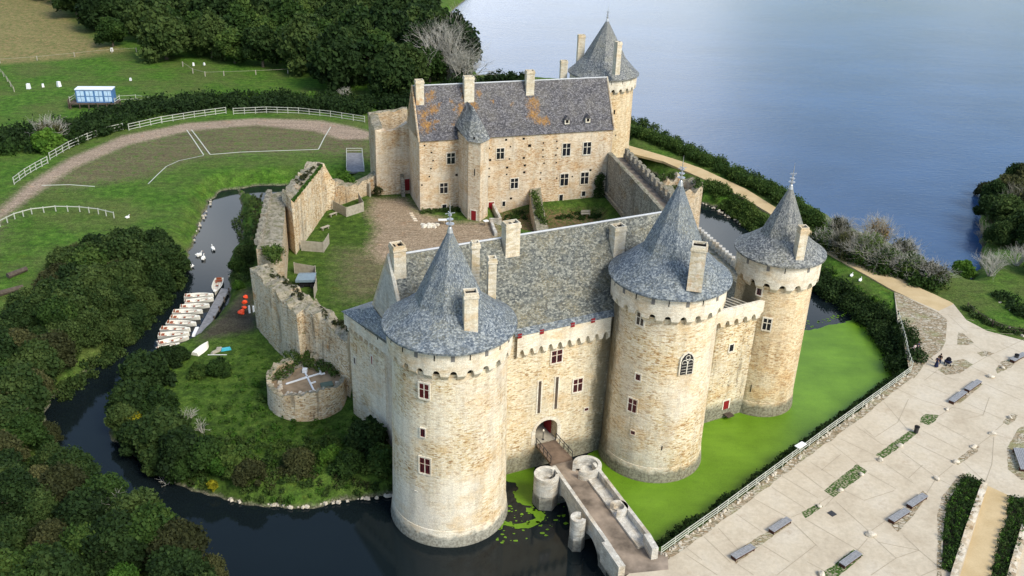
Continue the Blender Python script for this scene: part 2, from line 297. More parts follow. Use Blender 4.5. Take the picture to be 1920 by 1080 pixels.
# ================================================================ TERRAIN
MOAT=GL([(540,346),(470,350),(417,358),(393,378),(378,415),(362,450),(352,480),(330,520),(300,560),(262,605),(205,665),(150,705),(95,748),(85,800),(110,850),(120,900),(200,945),(285,985),(350,1030),(420,1100),(500,1250),(900,1300),(1105,1120),(1150,1068),(1190,1040),(1225,1022),(1290,985),(1400,908),(1500,835),(1600,765),(1672,712),(1680,690),(1672,650),(1648,615),(1607,583),(1570,556),(1532,530),(1470,470),(1400,423),(1355,391),(1313,381),(1262,350),(1225,325),(1190,300),(1150,288),(1000,300),(800,300),(690,318),(600,340)],0)
MOATX=MOAT[:-6]+[(20,222),(-10,215),(-30,195),(-45,178)]
ISLE=GL([(448,356),(453,410),(456,450),(434,480),(430,520),(430,560),(415,590),(385,622),(345,650),(290,672),(235,705),(205,780),(212,822),(250,852),(300,890),(340,906),(380,925),(440,942),(530,953),(565,951),(640,942),(740,925)],0)+[(-3,89),(0,91),(11,96),(20,100),(27,104),(33,108),(35.5,113),(33.4,125),(30.6,139),(30.4,165),(30,180),(29,200),(27,225),(-10,230),(-34,200),(-37,176),(-45,168)]
MOAT=MOATX
LAKE=[(-60,560),(-22,440)]+GL([(800,60),(850,95),(885,125),(900,150),(960,152),(1060,160),(1187,232),(1300,296),(1420,352),(1520,395),(1600,440),(1700,480),(1770,520),(1812,535),(1842,490),(1838,400),(1870,335),(1960,290)],0)+[(180,190),(420,170),(1400,300),(1400,3800),(-1600,3800),(-300,1200)]
GARD=GL([(925,392),(1130,395),(1135,440),(1010,440),(940,425)],2)
INNER=[(-39.5,128),(-38,121),(-28,109),(-20,101),(-10,96),(20,106),(30,112),(32,160),(24,205),(-34,200),(-36,165),(-42,150)]
def terrain(x,y):
    wm=np.minimum(sdist(x,y,MOAT),-sdist(x,y,ISLE)); wl=sdist(x,y,LAKE); wd=np.maximum(wm,wl)
    wob=.35*np.sin(x*.9+1.3*np.sin(y*.37))+.35*np.sin(y*1.1+x*.23)+.2*np.sin(x*2.3-y*1.7); wd=wd+wob*.55
    t=np.clip(-wd/4.2,0,1); h=2.75*(1-(1-t)**2.0)+.0
    h=np.where(wd>0,-np.clip(wd*.9,0,1.5),h+.02)
    isl=sdist(x,y,ISLE); inn=sdist(x,y,INNER); h=np.where(isl>0,np.minimum(h,2.1+0*h)+np.clip((inn+1.5)/2.,0,1)*.95,h)
    h=h+.12*np.sin(x*.21)*np.sin(y*.17)*np.clip(-wd/6,0,1)*np.where(isl>0,1,.6)
    gd=sdist(x,y,GARD); h=np.where(gd>-1.5,h*(1-np.clip((gd+1.5)/2,0,1))+1.3*np.clip((gd+1.5)/2,0,1),h)
    # esplanade side is levelled under the paving
    pl=sdist(x,y,PLAZA); k=np.clip((pl+.6)/1.,0,1); h=h*(1-k)+np.minimum(h,2.84)*k; k2=np.clip((pl-.6)/1.,0,1); h=h*(1-k2)+2.7*k2
    return h
PL_PX=[(1150,1120),(1161,1062),(1228,1047),(1240,1043),(1290,1011),(1400,930),(1500,856),(1600,783),(1690,716),(1712,700)]
PLAZA=GL([(1090,1180),(1168,1085),(1200,1058),(1233,1046),(1290,1008),(1400,927),(1500,852),(1600,780),(1690,712),(1716,697)],3)+GL([(1700,650),(1683,600),(1677,547),(1760,583),(1788,570),(1812,600),(1850,620),(1925,640),(2150,655)],3)+[(140,100),(140,40),(14,40)]
def axis(lo,hi,a,b,fine,coarse):
    r=list(np.arange(a,b+1e-6,fine)); s=fine; x=a
    L=[]
    while x>lo: s=min(s*1.12,coarse); x-=s; L.append(x)
    Rr=[];x=r[-1];s=fine
    while x<hi: s=min(s*1.12,coarse); x+=s; Rr.append(x)
    return np.array(L[::-1]+r+Rr)
ax=axis(-420,500,-92,95,.55,14); ay=axis(30,640,56,262,.6,10)
X,Y=np.meshgrid(ax,ay); Z=terrain(X,Y)
nx,ny=len(ax),len(ay); V=np.stack([X.ravel(),Y.ravel(),Z.ravel()],1); idx=np.arange(nx*ny).reshape(ny,nx)
Fq=np.stack([idx[:-1,:-1],idx[:-1,1:],idx[1:,1:],idx[1:,:-1]],-1).reshape(-1,4)
XR,YR=X.ravel(),Y.ravel()
# fields that colour the ground (signed distances in metres)
TRACK=[GL([(-60,470),(0,392),(55,345),(130,297),(230,255),(350,231),(480,222),(600,226),(660,238),(700,250),(690,262),(640,262),(590,245),(480,235),(350,246),(240,272),(140,315),(70,362),(0,410),(-40,480)],2.75)]
ARENA=GL([(-30,470),(30,385),(75,345),(150,310),(240,268),(360,240),(480,230),(600,235),(690,255),(700,300),(640,290),(560,285),(395,292),(330,305),(280,330),(150,350),(60,352),(0,400)],2.75)
DRY=GL([(-200,-100),(118,-60),(125,20),(160,70),(240,95),(120,112),(0,121),(-200,130)],2.75)
COURT=GL([(700,372),(760,372),(790,400),(860,418),(925,412),(945,440),(900,470),(870,500),(800,500),(760,470),(715,490),(690,470),(705,430),(690,400)],3)
COURT2=GL([(640,470),(700,470),(760,470),(750,520),(700,560),(650,560),(640,520)],3)
BEACH=GL([(455,545),(478,540),(485,620),(440,625),(375,640),(380,622),(415,592)],2)
GARDS=GARD
def fld(name,polys,me):
    a=me.attributes.new(name,'FLOAT','POINT'); d=np.full(XR.shape,-1e9)
    for p in polys: d=np.maximum(d,sdist(XR,YR,p))
    a.data.foreach_set('value',np.clip(d,-30,30).astype(np.float32))
g=M_('ground_grass',.95,.08); p=g.pos()
n1=g.noise(p,.09,5,.6); n2=g.noise(p,.7,5,.7); n3=g.noise(p,5.,4,.8); n4=g.noise(p,1.8,5,.75)
grass=g.ramp(n2,[(.3,(.024,.055,.010)),(.5,(.052,.12,.014)),(.7,(.10,.185,.026))])
grass=g.mix(g.ramp(n1,[(.42,0.),(.62,.65)]),grass,g.ramp(n4,[(.35,(.055,.07,.02)),(.65,(.12,.13,.045))]))
def zone(col,name,c,soft=1.2,amt=1.,wob=3.):
    a=g.attr(name); s=g.math('ADD',a,g.math('MULTIPLY_ADD',n4,wob*2,-wob)); s=g.math('ADD',s,g.math('MULTIPLY_ADD',n3,wob*.8,-wob*.4)); f=g.ramp(g.math('MULTIPLY_ADD',s,.5/soft,.5),[(0.,0.),(1.,1.)]); return g.mix(g.math('MULTIPLY',f,amt),col,c)
isc=g.ramp(n2,[(.3,(.022,.042,.009)),(.5,(.050,.092,.015)),(.7,(.095,.15,.026))]); grass=zone(grass,'isle',isc,2.,.9,1.5)
br=g.ramp(n2,[(.36,(.10,.075,.05)),(.5,(.14,.115,.07)),(.62,(.075,.11,.03))])
col=zone(grass,'arena',br,3.,.82,6.)
col=zone(col,'dry',g.ramp(n2,[(.35,(.10,.125,.035)),(.5,(.19,.165,.07)),(.63,(.27,.19,.095))]),3.,.9,5.)
col=zone(col,'track',g.ramp(n4,[(.3,(.24,.17,.12)),(.7,(.38,.3,.24))]),1.,.9,1.4)
col=zone(col,'court2',g.ramp(n4,[(.35,(.10,.085,.05)),(.65,(.18,.14,.09))]),3.,.7,4.)
col=zone(col,'court',g.ramp(n4,[(.3,(.20,.145,.095)),(.5,(.28,.21,.145)),(.7,(.36,.285,.205))]),1.5,.95,2.4)
col=zone(col,'beach',(.055,.045,.038),1.,.9,1.5)
col=zone(col,'gard',g.ramp(n4,[(.4,(.05,.09,.02)),(.55,(.17,.11,.065))]),1.,.9,1.)
zz=g.sep(p)[2]; bank=g.ramp(g.math('ADD',zz,g.math('MULTIPLY_ADD',n4,.9,-.45)),[(.05,1.),(.5,.0)]); col=g.mix(g.math('MULTIPLY',bank,.85),col,g.ramp(n3,[(.4,(.045,.038,.028)),(.6,(.2,.18,.14))]))
n5=g.noise(p,2.6,6,.8); n6=g.noise(g.pos((.25,1.6,1)),.55,5,.7)
col=g.mix(1.,col,g.ramp(n3,[(.3,.5),(.7,1.5)]),'MULTIPLY'); col=g.mix(1.,col,g.ramp(n5,[(.36,.68),(.64,1.32)]),'MULTIPLY'); col=g.mix(1.,col,g.ramp(n6,[(.36,.85),(.64,1.15)]),'MULTIPLY')
worn=g.ramp(g.noise(p,.33,6,.8),[(.58,0.),(.68,.55)]); col=g.mix(worn,col,g.mix(1.,col,(1.5,1.05,.8),'MULTIPLY'))
g.bump(g.mix(.5,n3,g.noise(p,14,3,.8)),.9,.12); g.col(col)
gr=npmesh('ground',V,Fq,g.m,smooth=True); gm=gr.data
for nm,pl in (('isle',[ISLE]),('track',TRACK),('arena',[ARENA]),('dry',[DRY]),('court',[COURT]),('court2',[COURT2]),('beach',[BEACH]),('gard',[GARDS])): fld(nm,pl,gm)
tag(gr,'grassy ground around the moated castle','ground',kind='structure')
def gz(x,y): return float(terrain(np.array([float(x)]),np.array([float(y)]))[0])
# ---- water
def water(name,poly,base,rough,bs,bd,scale,label,z=0.,coat=None):
    m=M_('mat_'+name,rough,.5); m.b.inputs['IOR'].default_value=1.33; p=m.pos((1,2.2,1))
    c=m.ramp(m.noise(m.pos((1,1.6,1)),.02,4,.6),[(.35,tuple(x*.85 for x in base)),(.65,tuple(x*1.15 for x in base))]); m.col(c)
    m.bump(m.mix(.4,m.noise(p,scale,4,.65),m.noise(p,scale*.22,3,.6)),bs,bd)
    b=MB(); b.f=[tuple(range(len(poly)))]; b.v=[(x,y,z) for x,y in poly]; b.uv=[(x,y) for x,y in poly]
    o=b.build(name,m.m); tag(o,label,'water',kind='structure'); return o
water('moat_water',[(-110,40),(30,40),(62,90),(62,130),(66,152),(53,179),(45,193),(40,215),(-110,215)],(.006,.010,.012),.04,.12,.03,2.2,'dark still water of the castle moat')
water('lake_water',[(62,90),(1500,90),(1500,4200),(-1700,4200),(-300,600),(-60,330),(-60,215),(40,215),(45,193),(53,179),(66,152),(62,130)],(.033,.075,.165),.14,.55,.22,.55,'wide blue lake behind the castle',z=.0)
# ---- duckweed
dm=M_('duckweed',.5,.4); p=dm.pos(); a=dm.noise(p,.13,4,.6); c=dm.ramp(a,[(.38,(.085,.165,.002)),(.62,(.14,.26,.012))]); c=dm.mix(.35,c,dm.ramp(dm.noise(p,6,4,.8),[(.3,(.055,.15,.003)),(.7,(.15,.31,.02))]))
cr1=dm.noise(dm.pos((1,1,1)),.35,6,.7); ln=dm.ramp(cr1,[(.492,0.),(.5,1.),(.508,0.)]); c=dm.mix(dm.math('MULTIPLY',ln,.3),c,(.03,.07,.004)); st=dm.ramp(dm.noise(dm.pos((.25,1.3,1)),.6,5,.75),[(.4,.93),(.62,1.04)]); c=dm.mix(1.,c,st,'MULTIPLY'); dm.bump(dm.noise(p,9,3),.3,.03); dm.col(c)
def sheet(name,polys,z,mat,parent=None,th=.0):
    b=MB()
    for poly in polys:
        n=len(poly); ar=sum(poly[i][0]*poly[(i+1)%n][1]-poly[(i+1)%n][0]*poly[i][1] for i in range(n))
        if ar<0: poly=poly[::-1]
        if th: b.prism(poly,z-th,z)
        else: o=len(b.v); b.v+=[(x,y,z) for x,y in poly]; b.f.append(tuple(range(o,o+n))); b.uv+=[(x,y) for x,y in poly]
    o=b.build(name,mat,parent)
    if any(len(f)>4 for f in b.f):
        bm=bmesh.new(); bm.from_mesh(o.data); bmesh.ops.triangulate(bm,faces=[f for f in bm.faces if len(f.verts)>4],ngon_method='EAR_CLIP'); bm.to_mesh(o.data); bm.free()
    return o
def rough_edge(poly,amp=.12,step=.5):
    out=[];n=len(poly)
    for i in range(n):
        a=poly[i];b=poly[(i+1)%n];L=math.dist(a,b);k=max(1,int(L/step))
        for j in range(k):
            t=j/k; out.append((a[0]+(b[0]-a[0])*t+(random.uniform(-amp,amp) if j else 0),a[1]+(b[1]-a[1])*t+(random.uniform(-amp,amp) if j else 0)))
    return out
DW=GL([(1129,872),(1190,915),(1215,955),(1232,1020),(1290,985),(1400,908),(1500,835),(1600,765),(1672,712),(1682,690),(1676,650),(1650,612),(1606,583),(1604,596),(1565,610),(1513,618),(1480,650),(1380,790),(1320,800),(1250,880)],0)
DW=GL([(1100,855),(1130,885),(1140,925),(1165,950),(1180,990),(1205,1015),(1234,1026),(1290,990),(1400,912),(1500,838),(1600,768),(1680,715),(1690,690),(1682,650),(1655,612),(1608,583),(1604,597),(1580,606),(1555,609),(1535,616),(1506,620)],0)+[(34,110),(26,104),(12,97)]
DW2=[GL([(925,885),(1003,868),(1001,900),(998,950),(985,948),(968,940),(962,925),(972,918),(966,905),(950,902),(940,925),(928,955),(915,975),(918,940)],0),GL([(986,952),(1012,955),(1024,966),(1020,975),(1005,985),(990,991),(972,992),(948,985),(930,985),(946,976),(968,983),(990,980),(1005,972),(1000,964),(986,960)],0),GL([(928,986),(944,984),(942,992),(930,993)],0)]
FL=[]
for _ in range(70):
    q=G(random.choice([random.gauss(985,28),random.gauss(1020,30),random.gauss(940,14)]),random.gauss(975,22),0); rr=random.uniform(.05,.3); FL.append([(q.x+rr*random.uniform(.6,1.3)*math.cos(a),q.y+rr*random.uniform(.5,1.)*math.sin(a)) for a in np.linspace(0,2*math.pi,8)[:-1]])
for _ in range(60):
    t=random.random(); q=G(1506+100*t,619-34*t-abs(random.gauss(0,5)),0); rr=random.uniform(.05,.25); FL.append([(q.x+rr*random.uniform(.6,1.3)*math.cos(a),q.y+rr*random.uniform(.5,1.)*math.sin(a)) for a in np.linspace(0,2*math.pi,8)[:-1]])
dw=sheet('duckweed',[rough_edge(DW,.14,.4)]+[rough_edge(q,.13,.3) for q in DW2]+FL,.03,dm.m); tag(dw,'bright green duckweed covering the moat water beside the towers','duckweed',kind='stuff')
# ================================================================ ESPLANADE
pm=M_('paving',.85,.15); p=pm.pos(); n1=pm.noise(p,.25,5,.65); n2=pm.noise(p,2.2,4,.7)
c=pm.ramp(n1,[(.3,(.42,.355,.265)),(.5,(.50,.435,.335)),(.7,(.54,.485,.395))]); c=pm.mix(1.,c,pm.ramp(n2,[(.3,.88),(.7,1.08)]),'MULTIPLY'); c=pm.mix(pm.ramp(pm.noise(p,.5,5,.75),[(.54,0.),(.72,.5)]),c,(.3,.215,.13)); pm.bump(n2,.15,.02); pm.col(c)
pv=sheet('pavement',[PLAZA],3.0,pm.m,th=.35); tag(pv,'pale concrete esplanade beside the moat','pavement',kind='structure')
cm=M_('cobbles',.9,.15); p=cm.pos(); rot=cm.n('Mapping'); rot.inputs['Rotation'].default_value=(0,0,R_(-25)); rot.inputs['Scale'].default_value=(1.,2.4,1); cm.l(p,rot.inputs[0])
v=cm.vor(rot.outputs[0],1.9); e=cm.vor(rot.outputs[0],1.9,'DISTANCE_TO_EDGE','Distance'); c=cm.ramp(cm.sep(v)[0],[(0.,(.24,.17,.10)),(.5,(.38,.31,.22)),(1.,(.5,.46,.38))]); c=cm.mix(cm.ramp(e,[(.03,1.),(.12,0.)]),c,(.13,.115,.07)); c=cm.mix(cm.ramp(cm.noise(p,.25,4,.7),[(.5,0.),(.62,.5)]),c,(.2,.22,.09)); cm.bump(e,.6,.05); cm.col(c); COB=cm.m
gm2=M_('planted_cobbles',.95,.1); p=gm2.pos(); rot=gm2.n('Mapping'); rot.inputs['Rotation'].default_value=(0,0,R_(35)); rot.inputs['Scale'].default_value=(1.,2.2,1); gm2.l(p,rot.inputs[0])
e=gm2.vor(rot.outputs[0],2.2,'DISTANCE_TO_EDGE','Distance'); c=gm2.mix(gm2.ramp(e,[(.12,1.),(.26,0.)]),(.33,.29,.21),gm2.ramp(gm2.noise(p,3,4,.7),[(.35,(.02,.05,.01)),(.65,(.06,.12,.02))])); gm2.bump(e,.6,.06); gm2.col(c); GCOB=gm2.m
sm=M_('sand',.95,.1); p=sm.pos(); c=sm.ramp(sm.noise(p,.3,5,.6),[(.3,(.43,.32,.17)),(.7,(.54,.42,.25))]); c=sm.mix(1.,c,sm.ramp(sm.noise(p,6,3,.8),[(.3,.9),(.7,1.08)]),'MULTIPLY'); sm.bump(sm.noise(p,8,3),.2,.02); sm.col(c); SAND=sm.m
jm=plain('joint',(.35,.30,.225),.95,.05)
def S3(px): return GL(px,3.0)
def c3(pts): return [(1280+x/3,720+y/3) for x,y in pts]
def c6(pts): return [(1280+x/3,360+y/3) for x,y in pts]
sheetset=[]
sheetset+= [('cobble_area',[S3([(1677,547),(1758,585),(1776,600),(1773,640),(1766,655),(1735,680),(1722,700),(1713,710),(1704,690),(1690,620)])],COB,'old cobbled corner where the sand path meets the esplanade')]
strip=[(1235,1042),(1290,1004),(1400,924),(1500,849),(1600,777),(1690,710),(1716,694),(1720,702),(1692,722),(1604,792),(1505,864),(1405,940),(1295,1021),(1248,1052)]
sheetset+= [('edge_strip',[rough_edge(S3(strip),.12,1.)],COB,'narrow cobble strip running along the moat railing')]
beds=[c3([(1335,215),(1340,190),(1370,168),(1440,175),(1425,205),(1385,232)]),c3([(1085,400),(1180,330),(1280,262),(1320,275),(1230,350),(1130,418)]),c3([(795,600),(830,570),(980,450),(1038,490),(1000,525),(850,637)]),c3([(668,720),(770,670),(790,690),(690,755)]),c3([(770,1075),(860,1010),(960,930),(1015,965),(880,1080),(860,1100)])]
sheetset+= [('planted_strip',[rough_edge(S3(b),.06,.5) for b in beds],GCOB,'low green planting strips between the paving slabs')]
cobs=[c3([(270,960),(440,850),(600,765),(612,782),(450,900),(300,1012)]),c3([(1150,770),(1350,600),(1378,625),(1290,750),(1210,832)]),c3([(1520,440),(1640,350),(1670,345),(1660,380),(1550,455)]),c6([(1550,790),(1580,795),(1640,850),(1600,862),(1545,858)]),c6([(1655,905),(1700,893),(1755,907),(1720,925),(1680,925)]),c6([(1435,1000),(1500,955),(1580,940),(1635,970),(1560,1020),(1480,1030)]),c6([(1760,1000),(1790,955),(1880,930),(1890,945),(1850,985),(1770,1022)]),c3([(1500,105),(1660,0),(1690,0),(1560,110)]),c3([(1800,215),(1850,165),(1885,175),(1870,205),(1830,232)]),
 [(1908,805),(1925,795),(1990,790),(2000,900),(1915,900),(1890,880),(1888,840)],[(1797,892),(1811,888),(1780,930),(1772,960),(1765,1000),(1766,1080),(1756,1090),(1757,1050),(1759,1000),(1757,965),(1767,930)]]
sheetset+= [('cobble_inset',[rough_edge(S3(b),.05,.5) for b in cobs],COB,'brown cobble insets set in the pale paving')]
lane=[(1851,910),(1898,932),(1858,1080),(1835,1160),(1770,1160),(1800,1080)]
sheetset+= [('sand_walk',[S3(lane)],SAND,'straight ochre sand walk between two low stone walls')]
for k,(nm,ps,mt,lb) in enumerate(sheetset):
    o=sheet(nm,ps,3.004+.004*(k%2)+(.004 if nm=='edge_strip' else 0),mt,pv)
SP=[(1150,262),(1182.5,274.6),(1238.5,291),(1277,303),(1316,317),(1400,356),(1448,386),(1500,419),(1524,436),(1553,457),(1600,482),(1643,503),(1700,529),(1740,548),(1780,566),(1788,571),(1760,586),(1677,547),(1640,526),(1595,501),(1550,475),(1500,440),(1438,398),(1400,375),(1360,355),(1318,336),(1242.6,303),(1181,288),(1150,280)]
sp=GL(SP,2.85); bs_=MB()
o=sheet('sand_path',[rough_edge(sp,.06,1.)],2.97,SAND,th=.5); tag(o,'light sandy path curving along the lake hedge','path',kind='structure')
# paving joints measured from the slabs
J=[c3(q) for q in [[(200,810),(310,930)],[(120,860),(270,1005)],[(300,730),(450,835)],[(400,645),(610,760)],[(500,580),(690,700)],[(560,520),(760,640)],[(640,475),(790,590)],[(720,440),(860,530)],[(780,485),(890,395)],[(840,340),(990,455)],[(890,310),(1080,400)],[(970,235),(1130,345)],[(1020,250),(1080,300)],[(1080,300),(1210,215)],[(1210,215),(1270,85)],[(1130,100),(1260,250)],[(1210,30),(1340,90)],[(1340,90),(1480,130)],[(1350,0),(1500,60)],
 [(610,750),(670,725)],[(770,670),(830,630)],[(850,637),(800,690)],[(1000,440),(1085,430)],[(1280,262),(1340,225)],[(1440,180),(1520,130)],[(620,780),(760,915)],[(420,890),(600,1000)],[(310,1015),(400,1075)],[(530,1075),(750,905)],[(690,760),(1020,955)],[(860,660),(1060,840)],[(910,600),(1020,655)],[(1020,655),(1190,600)],[(1040,500),(1200,590)],[(1140,450),(1300,560)],[(1230,380),(1420,520)],[(1270,530),(1350,455)],[(1300,330),(1530,440)],[(1350,265),(1560,370)],[(1430,215),(1640,330)],[(1520,130),(1690,175)],[(1690,175),(1725,75)],[(1570,200),(1690,175)],[(1600,110),(1800,200)],[(1040,840),(1140,770)],[(1370,620),(1420,540)],[(1440,520),(1520,455)],[(1660,345),(1740,285)],[(1760,260),(1820,210)],[(1070,860),(1200,980)],[(1100,890),(1330,935)],[(1200,980),(1330,935)],[(1330,935),(1240,850)],[(1060,1075),(1200,980)],[(1330,935),(1430,1020)],[(1750,300),(1740,450)],[(1740,450),(1700,560)],[(1580,440),(1690,540)],[(1450,540),(1570,600)],[(980,940),(1040,870)],[(880,1010),(960,950)],[(700,1000),(850,1080)],[(1700,0),(1900,90)],[(1820,0),(1920,30)],[(1740,280),(1920,330)],[(1340,1080),(1430,1040)],[(0,905),(110,990)],[(20,960),(195,1075)]]]
J+=[c6(q) for q in [[(1490,690),(1640,725)],[(1490,690),(1600,790)],[(1480,860),(1640,860)],[(1600,760),(1760,780)],[(1700,790),(1860,800)],[(1640,860),(1780,960)],[(1755,907),(1920,830)],[(1635,970),(1720,920)],[(1620,980),(1740,1040)],[(1380,1000),(1540,1060)],[(1430,1005),(1360,1060)],[(1800,860),(1900,900)]]]
jb=MB()
for a,b in J:
    A=G(*a,3.0);B=G(*b,3.0);d=(B-A);L=d.length;d.normalize();n=Vector((-d.y,d.x,0))*.034
    k=len(jb.v);zt=3.016
    for q in (A-n,B-n,B+n,A+n): jb.v.append((q.x,q.y,zt))
    jb.f.append((k,k+1,k+2,k+3)); jb.uv+=[(0,0)]*4
jb.build('joints',jm,pv)
# ================================================================ CASTLE
def cross_window(root,P,n,w,h,frame='trim',pane='glass',bars='trim',name='window',arch=False,red=False,single=False,lat=False):
    """window on a wall at point P (centre), outward horizontal normal n"""
    n=Vector((n[0],n[1],0)).normalized(); t=Vector((-n.y,n.x,0)); rz=math.atan2(t.y,t.x); P=Vector(P)
    b=MB(); e=.17 if w>.5 else .1
    def bx(mb,u,v,du,dv,dep,off): c=P+t*u+n*off; mb.box((c.x,c.y,c.z+v),(du,dep,dv),rz)
    for s in (-1,1): bx(b,s*(w/2+e/2),0,e,h+2*e,.16,.0)
    bx(b,0,h/2+e/2,w,e,.16,0); bx(b,0,-h/2-e/2,w+.1,e,.22,.02)
    if not single:
        bx(b,0,0,.11,h,.12,0); bx(b,0,h*.12,w,.1,.124,0)
    if arch:
        c=P+n*0; pts=[(-w/2-e,h/2+e),(-w/4,h/2+e+.22),(0,h/2+e+.3),(w/4,h/2+e+.22),(w/2+e,h/2+e)]
        k=len(b.v)
        for off in (.0,.08):
            for u,v in pts: q=P+t*u+n*off; b.v.append((q.x,q.y,q.z+v))
        b.f.append((k+9,k+8,k+7,k+6,k+5)); b.uv+=[(0,0)]*5
        for i in range(4): b.f.append((k+i,k+i+5,k+i+6,k+i+1)); b.uv+=[(0,0)]*4
    f=b.build(name,MT[frame],root)
    g_=MB(); bx(g_,0,0,w,h,.04,.02); g_.build('pane',MT[pane],f)
    if red:
        r=MB()
        cols=[(-w/4-.02,w/2-.13),(w/4+.02,w/2-.13)] if not single else [(0,w)]
        rows=[(h*.31,h*.38-.08),(-h*.19,h*.62-.1)] if not single else [(0,h)]
        for u,du in cols:
            for v,dv in rows:
                for s in (-1,1): bx(r,u+s*(du/2-.035),v,.07,dv,.03,.055); bx(r,u,v+s*(dv/2-.035),du-.14,.07,.03,.055)
                if not lat: bx(r,u,v,.05,dv,.03,.05)
        r.build('frame',MT['maroon'],f)
    return f
def niche(root,P,n,w,h,mat='dark',name='opening',fr=None):
    n=Vector((n[0],n[1],0)).normalized(); t=Vector((-n.y,n.x,0)); rz=math.atan2(t.y,t.x); P=Vector(P)
    b=MB(); b.box(tuple(P+n*.01),(w,.07,h),rz); o=b.build(name,MT[mat],root)
    if fr:
        c=MB()
        for s in (-1,1): q=P+t*s*(w/2+.09); c.box((q.x,q.y,q.z),(.18,.12,h),rz)
        c.box((P.x,P.y,P.z+h/2+.1),(w+.36,.12,.2),rz); c.build('surround',MT[fr],o)
    return o
def chimney(root,c,w,d,z0,z1,rz,flues=1,name='chimney',mat='chim'):
    b=MB(); b.box((c[0],c[1],(z0+z1)/2-.15),(w,d,z1-z0-.3),rz); b.box((c[0],c[1],z1-.16),(w+.16,d+.16,.3),rz)
    # rim round the flues
    for s in (-1,1):
        b.box((c[0]-s*math.sin(rz)*(d/2-.07),c[1]+s*math.cos(rz)*(d/2-.07),z1+.14),(w,.14,.3),rz)
        b.box((c[0]+s*math.cos(rz)*(w/2-.07),c[1]+s*math.sin(rz)*(w/2-.07),z1+.14),(.14,d-.28,.3),rz)
    o=b.build(name,MT[mat],root)
    f=MB()
    for i in range(flues):
        u=(i-(flues-1)/2)*(w/flues); f.box((c[0]+math.cos(rz)*u,c[1]+math.sin(rz)*u,z1+.02),(w/flues-.3,d-.34,.06),rz)
    f.build('flue',MT['dark'],o); return o
def finial(root,c,z,s=1.):
    b=MB(); b.lathe((c[0],c[1]),[(r*s,z+h*s) for r,h in [(.32,-.5),(.2,0),(.13,.1),(.13,.28),(.42,.38),(.42,.44),(.12,.56),(.1,.75),(.33,.85),(.33,.92),(.1,1.02),(.08,1.2),(.2,1.27),(.2,1.32),(.05,1.4),(.035,2.3),(0.01,2.9)]],12)
    for a in (0.4,1.97): b.tube((c[0]-.5*s*math.cos(a),c[1]-.5*s*math.sin(a),z+1.5*s),(c[0]+.5*s*math.cos(a),c[1]+.5*s*math.sin(a),z+1.5*s),.045*s,5)
    return b.build('finial',MT['lead'],root)
def tower(label,c,Rb,Rt,Re,ze,zm,za,rs,zs,mat,slmat,narch=22,z0=-1.5,ribs=0.0,arc=(0,2*math.pi),base_z=2.,flare=.25):
    root=thing('round_tower',label,'tower',(c[0],c[1],0))
    b=MB(); b.lathe(c,[(Rb+flare,z0),(Rb+flare,0.2),(Rb+.02,base_z),(Rb-.02,base_z+.05),((Rb+Rt)/2,(zm)/2+1),(Rt,zm)],96); b.build('wall',mat,root,smooth=False)
    Rp=Re-.46; n=narch*12; o=MB(); ah=.6; zb=zm+.05
    # parapet shell with a scalloped lower edge
    def low(t):
        k=(t/(2*math.pi)*narch)%1; x=(k-.5)/.25
        if abs(x)<1: return zb+ah*math.sqrt(max(0,1-x*x))*1.0
        return zb-.02
    base=len(o.v)
    for i in range(n):
        t=2*math.pi*i/n; zl=low(t+1e-4); cor=zl<zb
        cx,cy=math.cos(t),math.sin(t)
        zi=zl-.75 if cor else zl
        for r,z in ((Rt-.06,zi),(Rp,zl),(Rp+.02,zb+ah+.25),(Rp,ze-.06)): o.v.append((c[0]+r*cx,c[1]+r*cy,z))
    for i in range(n):
        j=(i+1)%n
        for k in range(3): o.f.append((base+4*i+k,base+4*j+k,base+4*j+k+1,base+4*i+k+1)); o.uv+=[(0,0)]*4
    o.build('parapet',MT['parapet'],root)
    r=MB()
    def octa(t,k):
        if k>=kk: # spire rows are octagonal
            a=((t-ribs)%(math.pi/4))-math.pi/8; f=math.cos(math.pi/8)/math.cos(a); return f
        if k==kk-1:
            a=((t-ribs)%(math.pi/4))-math.pi/8; return (1+math.cos(math.pi/8)/math.cos(a))/2
        return 1
    prof=[(Re-.1,ze-.22),(Re,ze-.2),(Re,ze)]
    for q in range(1,7):
        f=q/6; prof.append((Re+(rs-Re)*f,ze+(zs-ze)*(f**1.15)*.93+(zs-ze)*.07*f))
    kk=len(prof)-1
    for q in range(1,7): f=q/6; prof.append((rs*(1-f)+.05,zs+(za-zs)*f))
    r.lathe(c,prof,96,mod=octa); r.build('roof',MT[slmat],root,lichen=None)
    finial(root,c,za,1.)
    return root
def slits(root,c,Re,ze,angs,mats,w=.1,h=.85,dz=-.65):
    for a,mt in zip(angs,mats):
        t=R_(a); ww=w if mt=='dark' else .38; P=(c[0]+(Re-.46)*math.cos(t),c[1]+(Re-.46)*math.sin(t),ze+dz)
        niche(root,P,(math.cos(t),math.sin(t)),ww,h,mt,name='arrow_slit' if mt=='dark' else 'shutter')
T1c=(-6.24,83.9); T2c=(17.89,95.96); T3c=(34.05,109.4); T4c=(18.3,203.6)
def cw(root,c,px,py,Rr,w,h,**k):
    P=cylhit(px,py,c,Rr+.04); n=(P.x-c[0],P.y-c[1]); 
    if k.get('niche'): return niche(root,P,n,w,h,k['niche'],k.get('name','opening'),k.get('fr'))
    return cross_window(root,P,n,w,h,**{a:b for a,b in k.items()})
